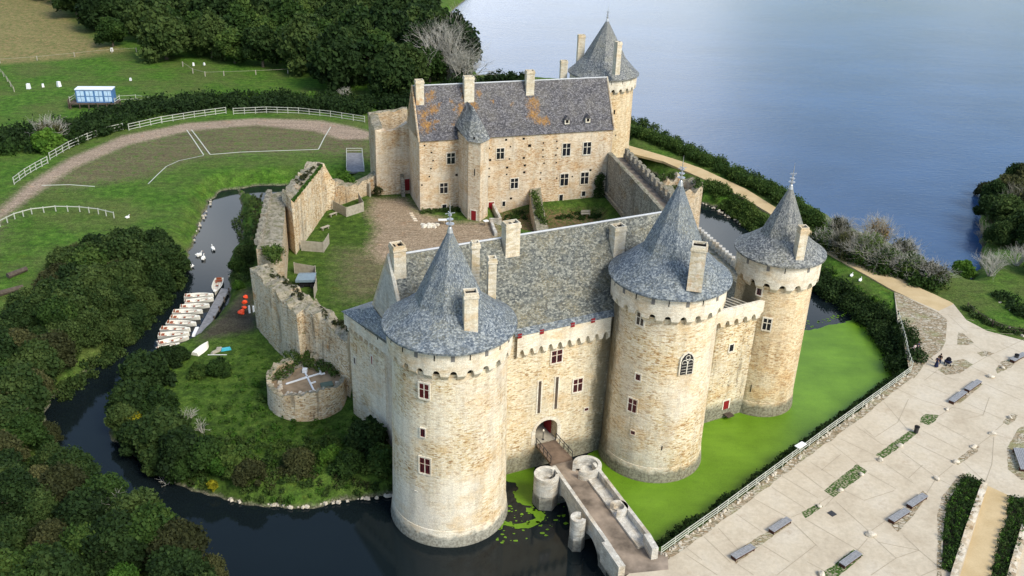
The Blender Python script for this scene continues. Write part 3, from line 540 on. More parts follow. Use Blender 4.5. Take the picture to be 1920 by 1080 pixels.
# ---- south-west gate tower
t1=tower('great round tower with slate spire standing in the dark water, nearest to the viewer',T1c,6.38,5.98,6.94,24.26,21.4,34.5,3.65,26.75,MT['tower_pale'],'slateA',24,ribs=R_(-96))
for px,py,w,h,s in ((795.5,733,1.0,1.65,0),(793,811,.5,.95,1),(797,873,1.15,1.9,0),(781,916,.35,.45,1)): cw(t1,T1c,px,py,6.15,w,h,red=True,single=bool(s))
slits(t1,T1c,6.94,24.26,[-150,-131,-116,-99,-83,-68,-52,-36,-20],['dark','dark','shutter','dark','shutter','dark','shutter','dark','shutter'])
p=hit(881,618,(0,0,25.7),(0,0,1)); chimney(t1,(p.x,p.y+.5),1.35,1.15,24.6,29.4,R_(12))
p=hit(921,548,(0,0,26.),(0,0,1)); chimney(t1,(p.x,p.y+.4),.85,.9,24.9,29.6,R_(12))
p=hit(890,520,(0,0,26.5),(0,0,1)); chimney(t1,(p.x,p.y+.4),.85,.9,25,30.2,R_(12))
# ---- east gate tower
t2=tower('broad round tower with slate spire and gothic window rising from the green duckweed',T2c,6.2,5.95,7.0,24.85,21.9,35.8,3.55,27.9,MT['tower'],'slateA',24,ribs=R_(-93))
cw(t2,T2c,1201,598,5.95,.85,1.5); cw(t2,T2c,1196.6,707,6.0,.55,.75,red=True,single=True); cw(t2,T2c,1186,760,6.05,1.05,1.7,red=True); cw(t2,T2c,1187,811,6.1,.5,.45,red=True,single=True); cw(t2,T2c,1241,840,6.1,.12,.6,niche='dark',name='arrow_slit')
P=cylhit(1287,689,T2c,6.1); n=Vector((P.x-T2c[0],P.y-T2c[1],0)).normalized(); t=Vector((-n.y,n.x,0))
def gothic(root,P,n,t,w=1.5,h=1.7):
    out=[(-w/2,-h/2),(w/2,-h/2),(w/2,h/2)]+[(w/2*math.cos(a)*1.0-(0),h/2+.95*math.sin(a)) for a in (R_(25),R_(55),R_(80))]+[(0,h/2+1.05)]+[(-w/2*math.cos(a),h/2+.95*math.sin(a)) for a in (R_(80),R_(55),R_(25))]+[(-w/2,h/2)]
    def slab(b,pts,o0,o1):
        k=len(b.v);m=len(pts)
        for off in (o0,o1):
            for u,v in pts: q=P+t*u+n*off; b.v.append((q.x,q.y,q.z+v))
        b.f.append(tuple(k+m+i for i in range(m))); b.uv+=[(0,0)]*m
        for i in range(m): j=(i+1)%m; b.f.append((k+i,k+j,k+m+j,k+m+i)); b.uv+=[(0,0)]*4
    b=MB(); slab(b,[(u*1.22,v*1.12+.0) for u,v in out],-.2,.06); f=b.build('window',MT['trim'],root)
    g=MB(); slab(g,out,-.1,.09); g.build('pane',MT['glass'],f)
    tr=MB(); rz=math.atan2(t.y,t.x)
    q=P+n*.11; tr.box((q.x,q.y,q.z),(.11,.09,h),rz)
    for i in range(16):
        a=2*math.pi*i/16;a2=2*math.pi*(i+1)/16
        for (cx,cy,rr) in ((0,h/2+.5,.27),(-w/4,h/2-.1,.3),(w/4,h/2-.1,.3)):
            if cy<h/2 and math.sin(a)<-.1: continue
            A=P+t*(cx+rr*math.cos(a))+n*.12+Vector((0,0,cy+rr*math.sin(a)));B=P+t*(cx+rr*math.cos(a2))+n*.12+Vector((0,0,cy+rr*math.sin(a2))); tr.tube(A,B,.045,4)
    for u in (-w/4,w/4):
        for k in range(4): q=P+t*u+n*.1+Vector((0,0,-h/2+.3+k*.38)); tr.box((q.x,q.y,q.z),(w/2-.15,.04,.03),rz)
    tr.build('tracery',MT['trim'],f)
gothic(t2,P,n,t)
slits(t2,T2c,7.0,24.85,[-165,-147,-131,-113,-98,-80,-64,-45],['dark','shutter','dark','shutter','dark','shutter','dark','shutter'])
p=hit(1306,524,(0,0,27.),(0,0,1)); chimney(t2,(p.x,p.y+.6),1.6,1.5,25.6,30.6,R_(-12))
# ---- east corner tower
t3=tower('slimmer round tower with slate spire at the far right corner of the castle',T3c,4.86,4.72,5.75,22.43,19.0,31.0,2.85,24.6,MT['tower_gold'],'slateS',17,ribs=R_(-96),flare=.2)
cw(t3,T3c,1438,608,4.78,.95,1.6); cw(t3,T3c,1402,671,4.8,.5,.7,single=True); cw(t3,T3c,1408,728,4.82,.1,1.1,niche='dark',name='arrow_slit'); cw(t3,T3c,1424,546,4.75,.6,1.,single=True,red=True)
slits(t3,T3c,5.75,22.43,[-150,-118,-96,-62],['shutter','shutter','dark','shutter'])
p=hit(1500,473,(0,0,24.),(0,0,1)); chimney(t3,(p.x,p.y+.4),1.05,1.1,22.8,27.,R_(10))
# ---- back tower
t4=tower('lone round tower with slate spire and tall chimneys behind the hall, by the lake',T4c,7.0,6.75,7.75,22.,19.2,33.2,4.6,25.2,MT['tower_gold'],'slateS',26,z0=0,ribs=R_(-93),base_z=1.,flare=.1)
cw(t4,T4c,1152,210,6.8,.3,.9,niche='dark',name='arrow_slit'); cw(t4,T4c,1154,256,6.8,.3,.9,niche='dark',name='arrow_slit')
slits(t4,T4c,7.75,22.,[-80,-60,-40],['dark','dark','dark'])
for px,py,zb,zt,w in ((1088,110,24.2,29.,1.5),(1156,127,25.,30.,1.15),(1056,146,20.5,23.9,1.5)):
    p=G(px,py,zb); chimney(t4,(p.x,p.y+.5),w,1.2,zb-1.5,zt,R_(10) if px<1150 else R_(30))
# ---------------------------------------------------------------- gatehouse range
zE=19.35; eL=G(970,624,zE); eR=G(1149,587,zE); gd=(eR-eL).normalized(); gn=Vector((-gd.y,gd.x,0))
XS=3.2; gO=eL-gd*(9.3+XS); Lg=35.0+XS; Wg=12.; zR=28.3
gR=gO+gn*Wg/2
gatehouse=thing('gatehouse','gatehouse range with steep slate roof linking the two great front towers','gatehouse',(eL.x,eL.y,0))
def gp(s,d,z=0.): q=gO+gd*s+gn*d; return Vector((q.x,q.y,z))
grz=math.atan2(gd.y,gd.x)
def onf(px,py,off=0.): return hit(px,py,gp(0,-off),gn)
# doorway measured
dl=onf(1003,828); s0=(dl-gO).dot(gd); dr=onf(1043,824); s1=(dr-gO).dot(gd); zt0=3.4; dtop=6.2
b=MB()
def panel(sa,sb,za,zb,d0=0.,d1=1.2): b.prism([tuple(gp(sa,d0))[:2],tuple(gp(sb,d0))[:2],tuple(gp(sb,d1))[:2],tuple(gp(sa,d1))[:2]],za,zb)
panel(3.2+XS,s0,-1.5,zE-.02); panel(s1,26.5+XS,-1.5,zE-.02); panel(s0,s1,-1.5,zt0)
# arch head
sm_=(s0+s1)/2; wd=(s1-s0)/2; seg=12; pts=[]
for i in range(seg+1):
    a=math.pi*i/seg; pts.append((sm_-wd*math.cos(a),5.3+1.25*math.sin(a)))
for i in range(seg):
    (ua,va),(ub,vb)=pts[i],pts[i+1]
    q=[gp(ua,0,va),gp(ub,0,vb),gp(ub,0,zE-.02),gp(ua,0,zE-.02)]; q2=[x+gn*1.2 for x in q]; b.quad(*q); b.quad(q[1],q[0],q2[0],q2[1])

b.build('wall',MT['gate'],gatehouse)
b=MB(); b.prism([tuple(gp(3.2+XS,11))[:2],tuple(gp(Lg,11))[:2],tuple(gp(Lg,Wg))[:2],tuple(gp(3.2+XS,Wg))[:2]],0,zE); b.prism([tuple(gp(.0,0))[:2],tuple(gp(3.2+XS,0))[:2],tuple(gp(3.2+XS,Wg))[:2],tuple(gp(0,Wg))[:2]],0,zE-.05)
b.prism([tuple(gp(26.5+XS,2))[:2],tuple(gp(Lg,2))[:2],tuple(gp(Lg,11))[:2],tuple(gp(26.5+XS,11))[:2]],0,zE-.1); b.build('rear_wall',MT['hall'],gatehouse)
# passage behind the door: floor and side walls
b=MB(); b.prism([tuple(gp(s0-.0,.0))[:2],tuple(gp(s1+.0,.0))[:2],tuple(gp(s1,9))[:2],tuple(gp(s0,9))[:2]],zt0-.5,zt0+.01); b.build('threshold',MT['panel'],gatehouse)
b=MB(); b.prism([tuple(gp(s0-.6,1.2))[:2],tuple(gp(s0,1.2))[:2],tuple(gp(s0,9))[:2],tuple(gp(s0-.6,9))[:2]],2,8); b.prism([tuple(gp(s1,1.2))[:2],tuple(gp(s1+.6,1.2))[:2],tuple(gp(s1+.6,9))[:2],tuple(gp(s1,9))[:2]],2,8); b.prism([tuple(gp(s0-.6,4))[:2],tuple(gp(s1+.6,4))[:2],tuple(gp(s1+.6,9))[:2],tuple(gp(s0-.6,9))[:2]],6.6,8); b.build('passage_wall',MT['gate'],gatehouse)
dm_=MB(); c=gp(s1-.12,2.2,4.75); dm_.box(tuple(c),(.12,1.7,2.7),grz); dd=dm_.build('door',MT['red'],gatehouse)
# gable roof with chamfered foot
def gable(name,mat,P,d,n,L,W,z0,z1,ov=.3,parent=None,lichen=None,kick=.0,nseg=24):
    b=MB(); h=W/2; prof=[(-ov,z0-.05),(h*.18,z0+(z1-z0)*.155),(h,z1)]
    ls=[0]; 
    for i in (1,2): ls.append(ls[-1]+math.dist(prof[i],prof[i-1]))
    for side in (0,1):
        for i in range(2):
            for k in range(nseg):
                a,c=L*k/nseg,L*(k+1)/nseg; (o0,za),(o1,zb)=prof[i],prof[i+1]
                if side: o0,o1=W-o0,W-o1
                q=[P+d*a+n*o0,P+d*c+n*o0,P+d*c+n*o1,P+d*a+n*o1]; zz=[za,za,zb,zb]; q=[Vector((v.x,v.y,z)) for v,z in zip(q,zz)]; uv=[(a,ls[i]),(c,ls[i]),(c,ls[i+1]),(a,ls[i+1])]
                if side: q=q[::-1]; uv=uv[::-1]
                b.quad(*q,uv=uv)
    for s in (0,L):
        pr=[P+d*s+n*o for o in (-ov,h*.18,h,W-h*.18,W+ov)]; zz=[prof[0][1],prof[1][1],z1,prof[1][1],prof[0][1]]; q=[Vector((v.x,v.y,z)) for v,z in zip(pr,zz)]; b.quad(*(q if s else q[::-1]),uv=[(0,0),(2,2),(5,8),(8,2),(10,0)])
    # underside
    q=[P-n*ov,P+d*L-n*ov,P+d*L+n*(W+ov),P+n*(W+ov)]; b.quad(*[Vector((v.x,v.y,z0-.07)) for v in q[::-1]])
    o=b.build(name,mat,parent,lichen=lichen); 
    rb=MB(); A=P+n*h;B=A+d*L; rb.tube((A.x,A.y,z1),(B.x,B.y,z1),.13,6); rb.build('ridge',MT['leadroll'],o)
    return o
gable('roof',MT['slateB'],gp(0,0),gd,gn,Lg,Wg,zE,zR,parent=gatehouse,nseg=4)
# stone coping on the left gable
b=MB(); A=gp(-.15,Wg/2,zR+.15)
for off,side in ((-.25,0),(Wg+.25,1)): B=gp(-.15,off,zE+.1); b.tube(A,B,.2,4)
b.build('coping',MT['trim'],gatehouse)
b=MB(); b.quad(gp(-.18,-.2,zE-.05),gp(-.18,Wg/2,zR),gp(-.18,Wg+.2,zE-.05),uv=[(0,0),(6,9),(12,0)]); b.quad(gp(-.02,-.2,zE-.05),gp(-.02,Wg+.2,zE-.05),gp(-.02,Wg/2,zR)); b.build('gable_wall',MT['bridge'],gatehouse)
# parapet band with arches between the towers
b=MB(); zm0=16.55; na=10; sa=9.1+XS; sb=21.2+XS; n_=na*12
def lowf(s):
    k=((s-sa)/(sb-sa)*na)%1; x=(k-.5)/.26
    return zm0+.75*math.sqrt(max(0,1-x*x)) if abs(x)<1 else zm0-.02
for i in range(n_):
    ss=[sa+(sb-sa)*(i)/n_,sa+(sb-sa)*(i+1)/n_]; z=[lowf(ss[0]+1e-4),lowf(ss[1]+1e-4)]; zi=[q-.6 if q<zm0 else q for q in z]
    o=-.5
    b.quad(gp(ss[0],o,z[0]),gp(ss[1],o,z[1]),gp(ss[1],o,zE-.12),gp(ss[0],o,zE-.12)); b.quad(gp(ss[0],.02,zi[0]),gp(ss[1],.02,zi[1]),gp(ss[1],o,z[1]),gp(ss[0],o,z[0]))
b.quad(gp(sa,-.5,zE-.12),gp(sb,-.5,zE-.12),gp(sb,.02,zE-.12),gp(sa,.02,zE-.12)); b.build('parapet',MT['parapet'],gatehouse)
b=MB(); b.quad(gp(sa-.3,-.62,zE-.1),gp(sb+.5,-.62,zE-.1),gp(sb+.5,.35,zE+.55),gp(sa-.3,.35,zE+.55),uv=[(0,0),(12,0),(12,1.1),(0,1.1)]); b.quad(gp(sa-.3,-.62,zE-.1),gp(sa-.3,.35,zE-.1),gp(sb+.5,.35,zE-.1),gp(sb+.5,-.62,zE-.1)); b.build('eave',MT['slateA'],gatehouse)
for px,py in ((974.6,630),(1016,622),(1074,609),(1112,601)):
    P=onf(px,py,.53); niche(gatehouse,P,-gn,.5,.55,'red','shutter')
for px,py,w,h in ((1043.7,668,1.35,1.6),(1083,722,1.2,1.75)): cross_window(gatehouse,onf(px,py,.03),-gn,w,h,red=True)
cross_window(gatehouse,onf(1099,767,.03),-gn,.5,.35,red=True,single=True)
for px,pa,pb in ((1011,715,774),(1043,707,766)):
    A=onf(px,pa);B=onf(px,pb); niche(gatehouse,(A+B)/2,-gn,.36,abs(A.z-B.z),'wood','drawbridge_slot','trim')
# quoins around the door
b=MB()
for s in (s0-.28,s1+.28): b.box(tuple(gp(s,-.0,4.4)),(.5,.12,2.),grz)
for i in range(seg):
    (ua,va),(ub,vb)=pts[i],pts[i+1]; k=1.28
    ua2,va2=sm_+(ua-sm_)*k,5.3+(va-5.3)*1.4; ub2,vb2=sm_+(ub-sm_)*k,5.3+(vb-5.3)*1.4
    b.quad(gp(ua,-.06,va),gp(ub,-.06,vb),gp(ub2,-.06,vb2),gp(ua2,-.06,va2))
b.build('door_surround',MT['trim'],gatehouse)
# chimneys on the range roof
def roofhit(px,py,side=0):
    h=Wg/2; sl=(zR-zE)/h; nn=Vector((-gn.x*sl,-gn.y*sl,1)); return hit(px,py,gp(0,h,zR),nn)
for px,py,pt,w,d,fl in ((751,522,467,1.35,1.5,2),(961,481,424,1.75,1.2,3),(1160,480,430,1.5,1.3,2)):
    p=roofhit(px,py); 
    lo,hi=20.,40.
    for _ in range(40):
        m=(lo+hi)/2
        if proj((p.x,p.y,m))[1]>pt: lo=m
        else: hi=m
    q=p+gn*(d/2); chimney(gatehouse,(q.x,q.y),w,d,p.z-1.5,lo,grz,fl)
# ---- left wing beside the front tower (lean-to roof, machicolated wall)
wing=thing('tower_annex','square annex with blue slate lean-to roof left of the nearest tower','annex',(-16,95,0))
Lb=G(665,765,3.); Rb_=G(738.5,851,1.); wd_=(Vector((Rb_.x,Rb_.y,0))-Vector((Lb.x,Lb.y,0))).normalized(); wn_=Vector((-wd_.y,wd_.x,0))
w0=Vector((Lb.x,Lb.y,0))-wd_*.3; LW=(Vector((Rb_.x,Rb_.y,0))-w0).length+1.5
def wp(s,d,z=0.): q=w0+wd_*s+wn_*d; return Vector((q.x,q.y,z))
zw=16.6
b=MB(); nsub=10
b.prism([tuple(wp(0,0))[:2],tuple(wp(LW,0))[:2],tuple(wp(LW,8))[:2],tuple(wp(0,8))[:2]],-1,zw); b.build('wall',MT['tower_pale'],wing)
b=MB(); b.prism([tuple(wp(-.35,-.45))[:2],tuple(wp(LW-1.,-.45))[:2],tuple(wp(LW-1.,.02))[:2],tuple(wp(-.35,.02))[:2]],zw-1.6,zw+.05); b.prism([tuple(wp(-.35,.02))[:2],tuple(wp(0.0,.02))[:2],tuple(wp(0,7.5))[:2],tuple(wp(-.35,7.5))[:2]],zw-1.6,zw+.04)
for k in range(7):
    s=.3+k*1.15; b.prism([tuple(wp(s,-.44))[:2],tuple(wp(s+.35,-.44))[:2],tuple(wp(s+.35,.0))[:2],tuple(wp(s,.0))[:2]],[zw-2.1,zw-2.1,zw-2.8,zw-2.8],zw-1.6)
b.build('parapet',MT['parapet'],wing)
b=MB(); A=wp(-.6,-.65,zw+.1);B=wp(LW-1,-.65,zw+.1); C=gp(-.2,-.1,zE+.0); D=gp(-.2,Wg+.2,zE-.2); E=wp(-.6,7.5,zw+.1)
b.quad(A,B,C,D,uv=[(0,0),(9,0),(9,6),(0,6)]); b.quad(A,D,E,uv=[(0,0),(4,6),(8,0)]); b.build('roof',MT['slateA'],wing)
def onw(px,py,off=0.03): return hit(px,py,wp(0,-off),wn_)
cross_window(wing,onw(665.6,676),-wn_,.35,.9,single=True); niche(wing,onw(697.6,675),-wn_,.25,1.1,'red','shutter','trim'); niche(wing,onw(733,765),-wn_,.25,1.4,'red','shutter','trim')
for px,py in ((664,595),(685,613),(708,632)): niche(wing,onw(px,py,.46),-wn_,.12,.7,'dark','arrow_slit')
# ---- link wall between the two right hand towers
link=thing('link_wall','short stained curtain wall with red postern between the two right-hand towers','wall',(28,104,0))
A=G(1300,800,0.);B=G(1392,772,0.); ld=(B-A).normalized(); ln=Vector((-ld.y,ld.x,0)); ld=Vector((ld.x,ld.y,0))
def lp(s,d,z=0.): q=A+ld*s+ln*d; return Vector((q.x,q.y,z))
LL=(B-A).length; zl=17.0
b=MB(); b.prism([tuple(lp(-1,0))[:2],tuple(lp(LL+1,0))[:2],tuple(lp(LL+1,2.6))[:2],tuple(lp(-1,2.6))[:2]],-1.5,zl-2.2); b.build('wall',MT['link'],link)
b=MB(); na=7
for i in range(na*10):
    s_a,s_b=-.8+(LL+1.6)*i/(na*10),-.8+(LL+1.6)*(i+1)/(na*10)
    def lo_(s):
        k=((s+.8)/(LL+1.6)*na)%1;x=(k-.5)/.27
        return zl-2.3+.7*math.sqrt(max(0,1-x*x)) if abs(x)<1 else zl-2.32
    za,zb=lo_(s_a+1e-4),lo_(s_b+1e-4); ia=za-.6 if za<zl-2.3 else za; ib=zb-.6 if zb<zl-2.3 else zb
    b.quad(lp(s_a,-.5,za),lp(s_b,-.5,zb),lp(s_b,-.5,zl),lp(s_a,-.5,zl)); b.quad(lp(s_a,.02,ia),lp(s_b,.02,ib),lp(s_b,-.5,zb),lp(s_a,-.5,za)); b.quad(lp(s_a,-.5,zl),lp(s_b,-.5,zl),lp(s_b,0.,zl),lp(s_a,0.,zl)); b.quad(lp(s_a,0,zl),lp(s_b,0,zl),lp(s_b,0,zl-2.5),lp(s_a,0,zl-2.5))
b.build('parapet',MT['parapet'],link)
b=MB()
for k in range(9): q=lp(.1+k*.72,1.3,zl-.3); b.box(tuple(q),(.22,2.5,.14),math.atan2(ld.y,ld.x)+.35)
b.build('walkway_beams',MT['panel'],link)
P=hit(1361,759,lp(0,-.02),ln); niche(link,P,-ln,.9,1.3,'red','door','trim')
for px,py,w,h in ((1349,611,.4,.6),(1371,652,.65,1.)): cross_window(link,hit(px,py,lp(0,-.03),ln),-ln,w,h,single=True)
b=MB(); P=hit(1366,768,lp(0,-.02),ln); b.box((P.x,P.y-.5,P.z-.5),(1.1,1.,.12),math.atan2(ld.y,ld.x)); b.build('landing',MT['wood'],link)
# ================================================================ GREAT HALL
LB=G(788,397,3.); zh=17.0; RR=G(1150,242,zh); hd=(Vector((RR.x,RR.y,0))-Vector((LB.x,LB.y,0))); HL=hd.length; hd.normalize(); hn=Vector((-hd.y,hd.x,0)); HW=10.6; zhr=25.9
hall=thing('great_hall','long stone hall with steep lichen-stained slate roof across the courtyard','hall',(LB.x,LB.y,0)); h0=Vector((LB.x,LB.y,0)); hrz=math.atan2(hd.y,hd.x)
def hp(s,d,z=0.): s=float(s);d=float(d);z=float(z);q=h0+hd*s+hn*d; return Vector((q.x,q.y,z))
def onh(px,py,off=.03): return hit(px,py,hp(0,-off),hn)
b=MB(); b.prism([tuple(hp(0,0))[:2],tuple(hp(HL,0))[:2],tuple(hp(HL,HW))[:2],tuple(hp(0,HW))[:2]],.3,zh-.08); b.build('wall',MT['hall'],hall)
blobs=[]
for px,py,r in ((800,235,1.7),(812,205,1.3),(795,215,1.3),(803,185,1.),(812,175,.8),(868,205,1.5),(872,180,1.),(868,165,.8),(887,200,1.2),(880,215,1.),(1000,195,1.6),(1000,215,1.5),(1022,226,1.2),(1010,225,1.),(846,190,.6),(850,205,.5),(820,228,.5),(850,232,.5),(898,175,.9),(925,190,.6),(960,195,.5),(825,195,.5)):
    sl=(zhr-zh)/(HW/2); q=hit(px,py,hp(0,HW/2,zhr),Vector((-hn.x*sl,-hn.y*sl,1))); blobs.append((q,r*1.25))
def lich(v):
    v=Vector(v); return max(max(0.,1-(v-q).length/(r*2.)) for q,r in blobs)
def gable_fine():
    b=MB(); h=HW/2; L=HL; rows=[(-.3,zh-.05)]+[(h*f,zh+(zhr-zh)*f*(1-.0)) for f in np.linspace(.14,1,14)]; rows[1]=(h*.14,zh+(zhr-zh)*.11)
    ns=64; ls=[0]
    for i in range(1,len(rows)): ls.append(ls[-1]+math.dist(rows[i],rows[i-1]))
    o=0
    for (of,z) in rows:
        for k in range(ns+1): q=hp(L*k/ns,of,z); b.v.append(tuple(q))
    for i in range(len(rows)-1):
        for k in range(ns):
            a=i*(ns+1)+k; b.f.append((a,a+1,a+ns+2,a+ns+1)); b.uv+=[(L*k/ns,ls[i]),(L*(k+1)/ns,ls[i]),(L*(k+1)/ns,ls[i+1]),(L*k/ns,ls[i+1])]
    b.quad(hp(0,HW+.3,zh-.05),hp(0,h,zhr),hp(L,h,zhr),hp(L,HW+.3,zh-.05),uv=[(0,0),(0,10),(L,10),(L,0)])
    b.quad(hp(0,-.3,zh-.08),hp(0,HW+.3,zh-.08),hp(L,HW+.3,zh-.08),hp(L,-.3,zh-.08))
    o=b.build('roof',MT['slateH'],hall,lichen=lich); r=MB(); r.tube(hp(0,h,zhr),hp(L,h,zhr),.14,6); r.build('ridge',MT['leadroll'],o)
gable_fine()
for s in (-.12,HL+.12):
    b=MB(); b.quad(hp(s,-.1,zh-.1),hp(s,HW/2,zhr+.1),hp(s,HW+.1,zh-.1)); b.quad(hp(s-.0,-.1,zh-.1),hp(s,HW+.1,zh-.1),hp(s,HW/2,zhr+.1))
    for of in (-.35,HW+.35): b.tube(hp(s,HW/2,zhr+.1),hp(s,of,zh-.15),.16,4)
    b.build('gable',MT['hall'],hall)
for px,py,w,h in ((845.5,297,1.5,2.1),(938,288,1.45,2.1),(1062,280.5,1.55,2.45),(1100.7,278,1.55,2.45),(832,352.7,1.45,2.),(964.4,343.8,1.45,2.),(1058,337,1.6,2.4),(1096,334,1.6,2.4)): cross_window(hall,onh(px,py),-hn,w,h,arch=(py in(337,334)))
for px,py,w,h in ((833,389,.8,1.2),(944.5,382,.6,1.),(1051.7,371,.75,1.35),(1094,363,.75,1.)): cross_window(hall,onh(px,py),-hn,w,h,single=True)
for px,py,w,h in ((866,394,1.1,1.9),(921,388,1.1,2.)): niche(hall,onh(px,py,.0),-hn,w,h,'red','door','trim')
P=onh(1091,388,0.); niche(hall,P,-hn,1.6,2.2,'wood','door','trim')
hb=MB(); holes=[(796,273,0),(809,286,0),(812,301,0),(808,316,0),(805,331,0),(791,347,0)]+[(805+0,331,0)]+[(949,262,1),(982,260,1),(993,273,2),(957,275,0),(1019,268,0),(1044,265,0),(1045,278,0),(955,298,0),(982,296,1),(984,310,1),(1018,281,0),(1018,294,0),(1042,291,0),(1043,305,0),(951,314,1),(983,323,1),(950,327,0),(1020,306,0),(1014,324,0),(1013,336,0),(1044,334,0),(958,372,1),(1107,319,1),(1073,331,0),(864,283,0),(865,298,0),(863,315,0),(856,328,1),(862,336,0),(863,350,0),(870,350,0),(862,365,0),(919,300,1),(917,316,0),(917,331,0),(917,278,0)]
for x,y,k in holes: P=onh(x,y,-.0); hb.box(tuple(P),(.3+.15*k,.06,.28+.12*k),hrz)
hb.build('putlog_hole',MT['dark'],hall)['kind']='stuff'
# stair turret with pyramid roof
tA,tB,tC=G(877,411,3.),G(899,415,3.),G(914,405.5,3.)
def hs(q): v=Vector((q.x,q.y,0))-h0; return v.dot(hd),v.dot(hn)
sA,sC=hs(tA),hs(tC)
tv=[hp(sA[0]-.55,.3),Vector((tA.x,tA.y,0)),Vector((tB.x,tB.y,0)),Vector((tC.x,tC.y,0)),hp(sC[0]+.15,.3)]
tp=[(v.x,v.y) for v in tv]; ztu=18.3
tur=MB(); tur.prism(tp,2,ztu); tu=tur.build('stair_turret',MT['hall'],hall)
cen=sum(tv,Vector())/5; apx=(sA[0]+sC[0])/2; ap=hp(apx,-.9,0); lo,hi=18.,32.
for _ in range(40):
    m=(lo+hi)/2
    if proj((ap.x,ap.y,m))[1]>200: lo=m
    else: hi=m
ap.z=lo; b=MB()
vv=[Vector((cen.x+(v.x-cen.x)*1.1,cen.y+(v.y-cen.y)*1.1,ztu-.05)) for v in tv]; vv[0]=hp(sA[0]-.9,.9,19.2); vv[4]=hp(sC[0]+.5,.9,19.2)
bk=hp(apx,4.2,ap.z-.2)
for i in range(4): b.quad(vv[i],vv[i+1],ap,uv=[(0,0),(2.4,0),(1.2,5)])
b.quad(*vv[::-1]); b.quad(vv[4],bk,ap,uv=[(0,0),(1,3),(0,4)]); b.quad(vv[0],ap,bk,uv=[(0,0),(0,4),(1,3)]); b.build('turret_roof',MT['slateS'],tu)
def ont(px,py,a,bb):
    e=(bb-a); nn=Vector((e.y,-e.x,0)).normalized(); return hit(px,py,a+nn*.03,nn),nn
for px,py,w,h,mt in ((888,404,1.,1.9,'red'),(890,323,.14,1.3,'dark'),(889,259,.3,.45,'dark')):
    P,nn=ont(px,py,tv[1],tv[2]); niche(tu,P,nn,w,h,mt,'door' if mt=='red' else 'arrow_slit','trim' if mt=='red' else None)
for px,pb,pt,w,d in ((788,198,154,1.5,1.3),(880,193,147,1.9,1.3),(994,180,136,1.6,1.2)):
    sl=(zhr-zh)/(HW/2); p=hit(px,pb,hp(0,HW/2,zhr),Vector((-hn.x*sl,-hn.y*sl,1))); lo,hi=20.,40.
    for _ in range(40):
        m=(lo+hi)/2
        if proj((p.x,p.y,m))[1]>pt: lo=m
        else: hi=m
    q=p+hn*(d/2+.05); chimney(hall,(q.x,q.y),w,d,p.z-1.5,lo,hrz)
for px,py in ((1062,228),(1101,225)):
    sl=(zhr-zh)/(HW/2); p=hit(px,py,hp(0,HW/2,zhr),Vector((-hn.x*sl,-hn.y*sl,1)))
    b=MB(); q=p-hn*.0; b.box((q.x,q.y,q.z+.1),(.95,.9,1.),hrz); d_=b.build('dormer',MT['trim'],hall)
    t=Vector(hd); f=q-hn*.62; r=MB(); r.quad(f-t*.65+Vector((0,0,.55)),f+Vector((0,0,1.2)),f+hn*2.+Vector((0,0,1.2)),f+hn*1.2-t*.65+Vector((0,0,.55)),uv=[(0,0),(1,0),(1,2),(0,2)]); r.quad(f+t*.65+Vector((0,0,.55)),f+hn*1.2+t*.65+Vector((0,0,.55)),f+hn*2.+Vector((0,0,1.2)),f+Vector((0,0,1.2)),uv=[(0,0),(1,0),(1,2),(0,2)]); r.quad(f-t*.65+Vector((0,0,.55)),f+t*.65+Vector((0,0,.55)),f+Vector((0,0,1.2))); r.build('dormer_roof',MT['slateH'],d_)
    niche(d_,q-hn*.47+Vector((0,0,.15)),-hn,.5,.55,'dark','opening')
# ================================================================ RUINED WALLS
def rwall(name,label,cat,pts,z0,z1,mat,jag=.35,step=1.2,parent=None,group=None,dips=()):
    """closed plan outline pts given as two facing polylines (outer, inner) of equal length; jagged top"""
    outer,inner=pts; b=MB()
    n=len(outer); zt=z1 if hasattr(z1,'__len__') else [z1]*n; O=[];I=[];Zt=[]
    for i in range(n-1):
        L=max(math.dist(outer[i],outer[i+1]),math.dist(inner[i],inner[i+1])); k=max(1,int(L/step))
        for j in range(k+(1 if i==n-2 else 0)):
            t=j/k; O.append([outer[i][a]*(1-t)+outer[i+1][a]*t for a in (0,1)]); I.append([inner[i][a]*(1-t)+inner[i+1][a]*t for a in (0,1)]); Zt.append(zt[i]*(1-t)+zt[i+1]*t)
    m=len(O); zo=[z+random.uniform(-jag,jag*.6) for z in Zt]; zi=[z+random.uniform(-jag,jag*.6) for z in Zt]; zc=[(a+c)/2+random.uniform(0,jag) for a,c in zip(zo,zi)]
    rows=[]
    def wobp(p,a): return (p[0]+random.uniform(-a,a),p[1]+random.uniform(-a,a))
    for k in range(m):
        mid=((O[k][0]+I[k][0])/2,(O[k][1]+I[k][1])/2); wo=wobp(O[k],jag*.35); wi=wobp(I[k],jag*.35)
        wm1=wobp(O[k],jag*.2); wm2=wobp(I[k],jag*.2); h=z0+(Zt[k]-z0)*.5
        for p,z in ((O[k],z0),(wm1,h),(wo,zo[k]),(mid,zc[k]),(wi,zi[k]),(wm2,h),(I[k],z0)): b.v.append((p[0],p[1],z))
    for k in range(m-1):
        for q in range(6):
            a=7*k+q; b.f.append((a,a+7,a+8,a+1)); b.uv+=[(0,0)]*4
    for k in (0,m-1):
        f=tuple(7*k+q for q in range(7)); b.f.append(f if k==0 else f[::-1]); b.uv+=[(0,0)]*7
    o=b.build(name,mat,parent)
    bm=bmesh.new(); bm.from_mesh(o.data); bmesh.ops.recalc_face_normals(bm,faces=bm.faces); bm.to_mesh(o.data); bm.free()
    if not parent: tag(o,label,cat,group)
    return o
def g2(px,py,z): q=G(px,py,z); return (q.x,q.y)
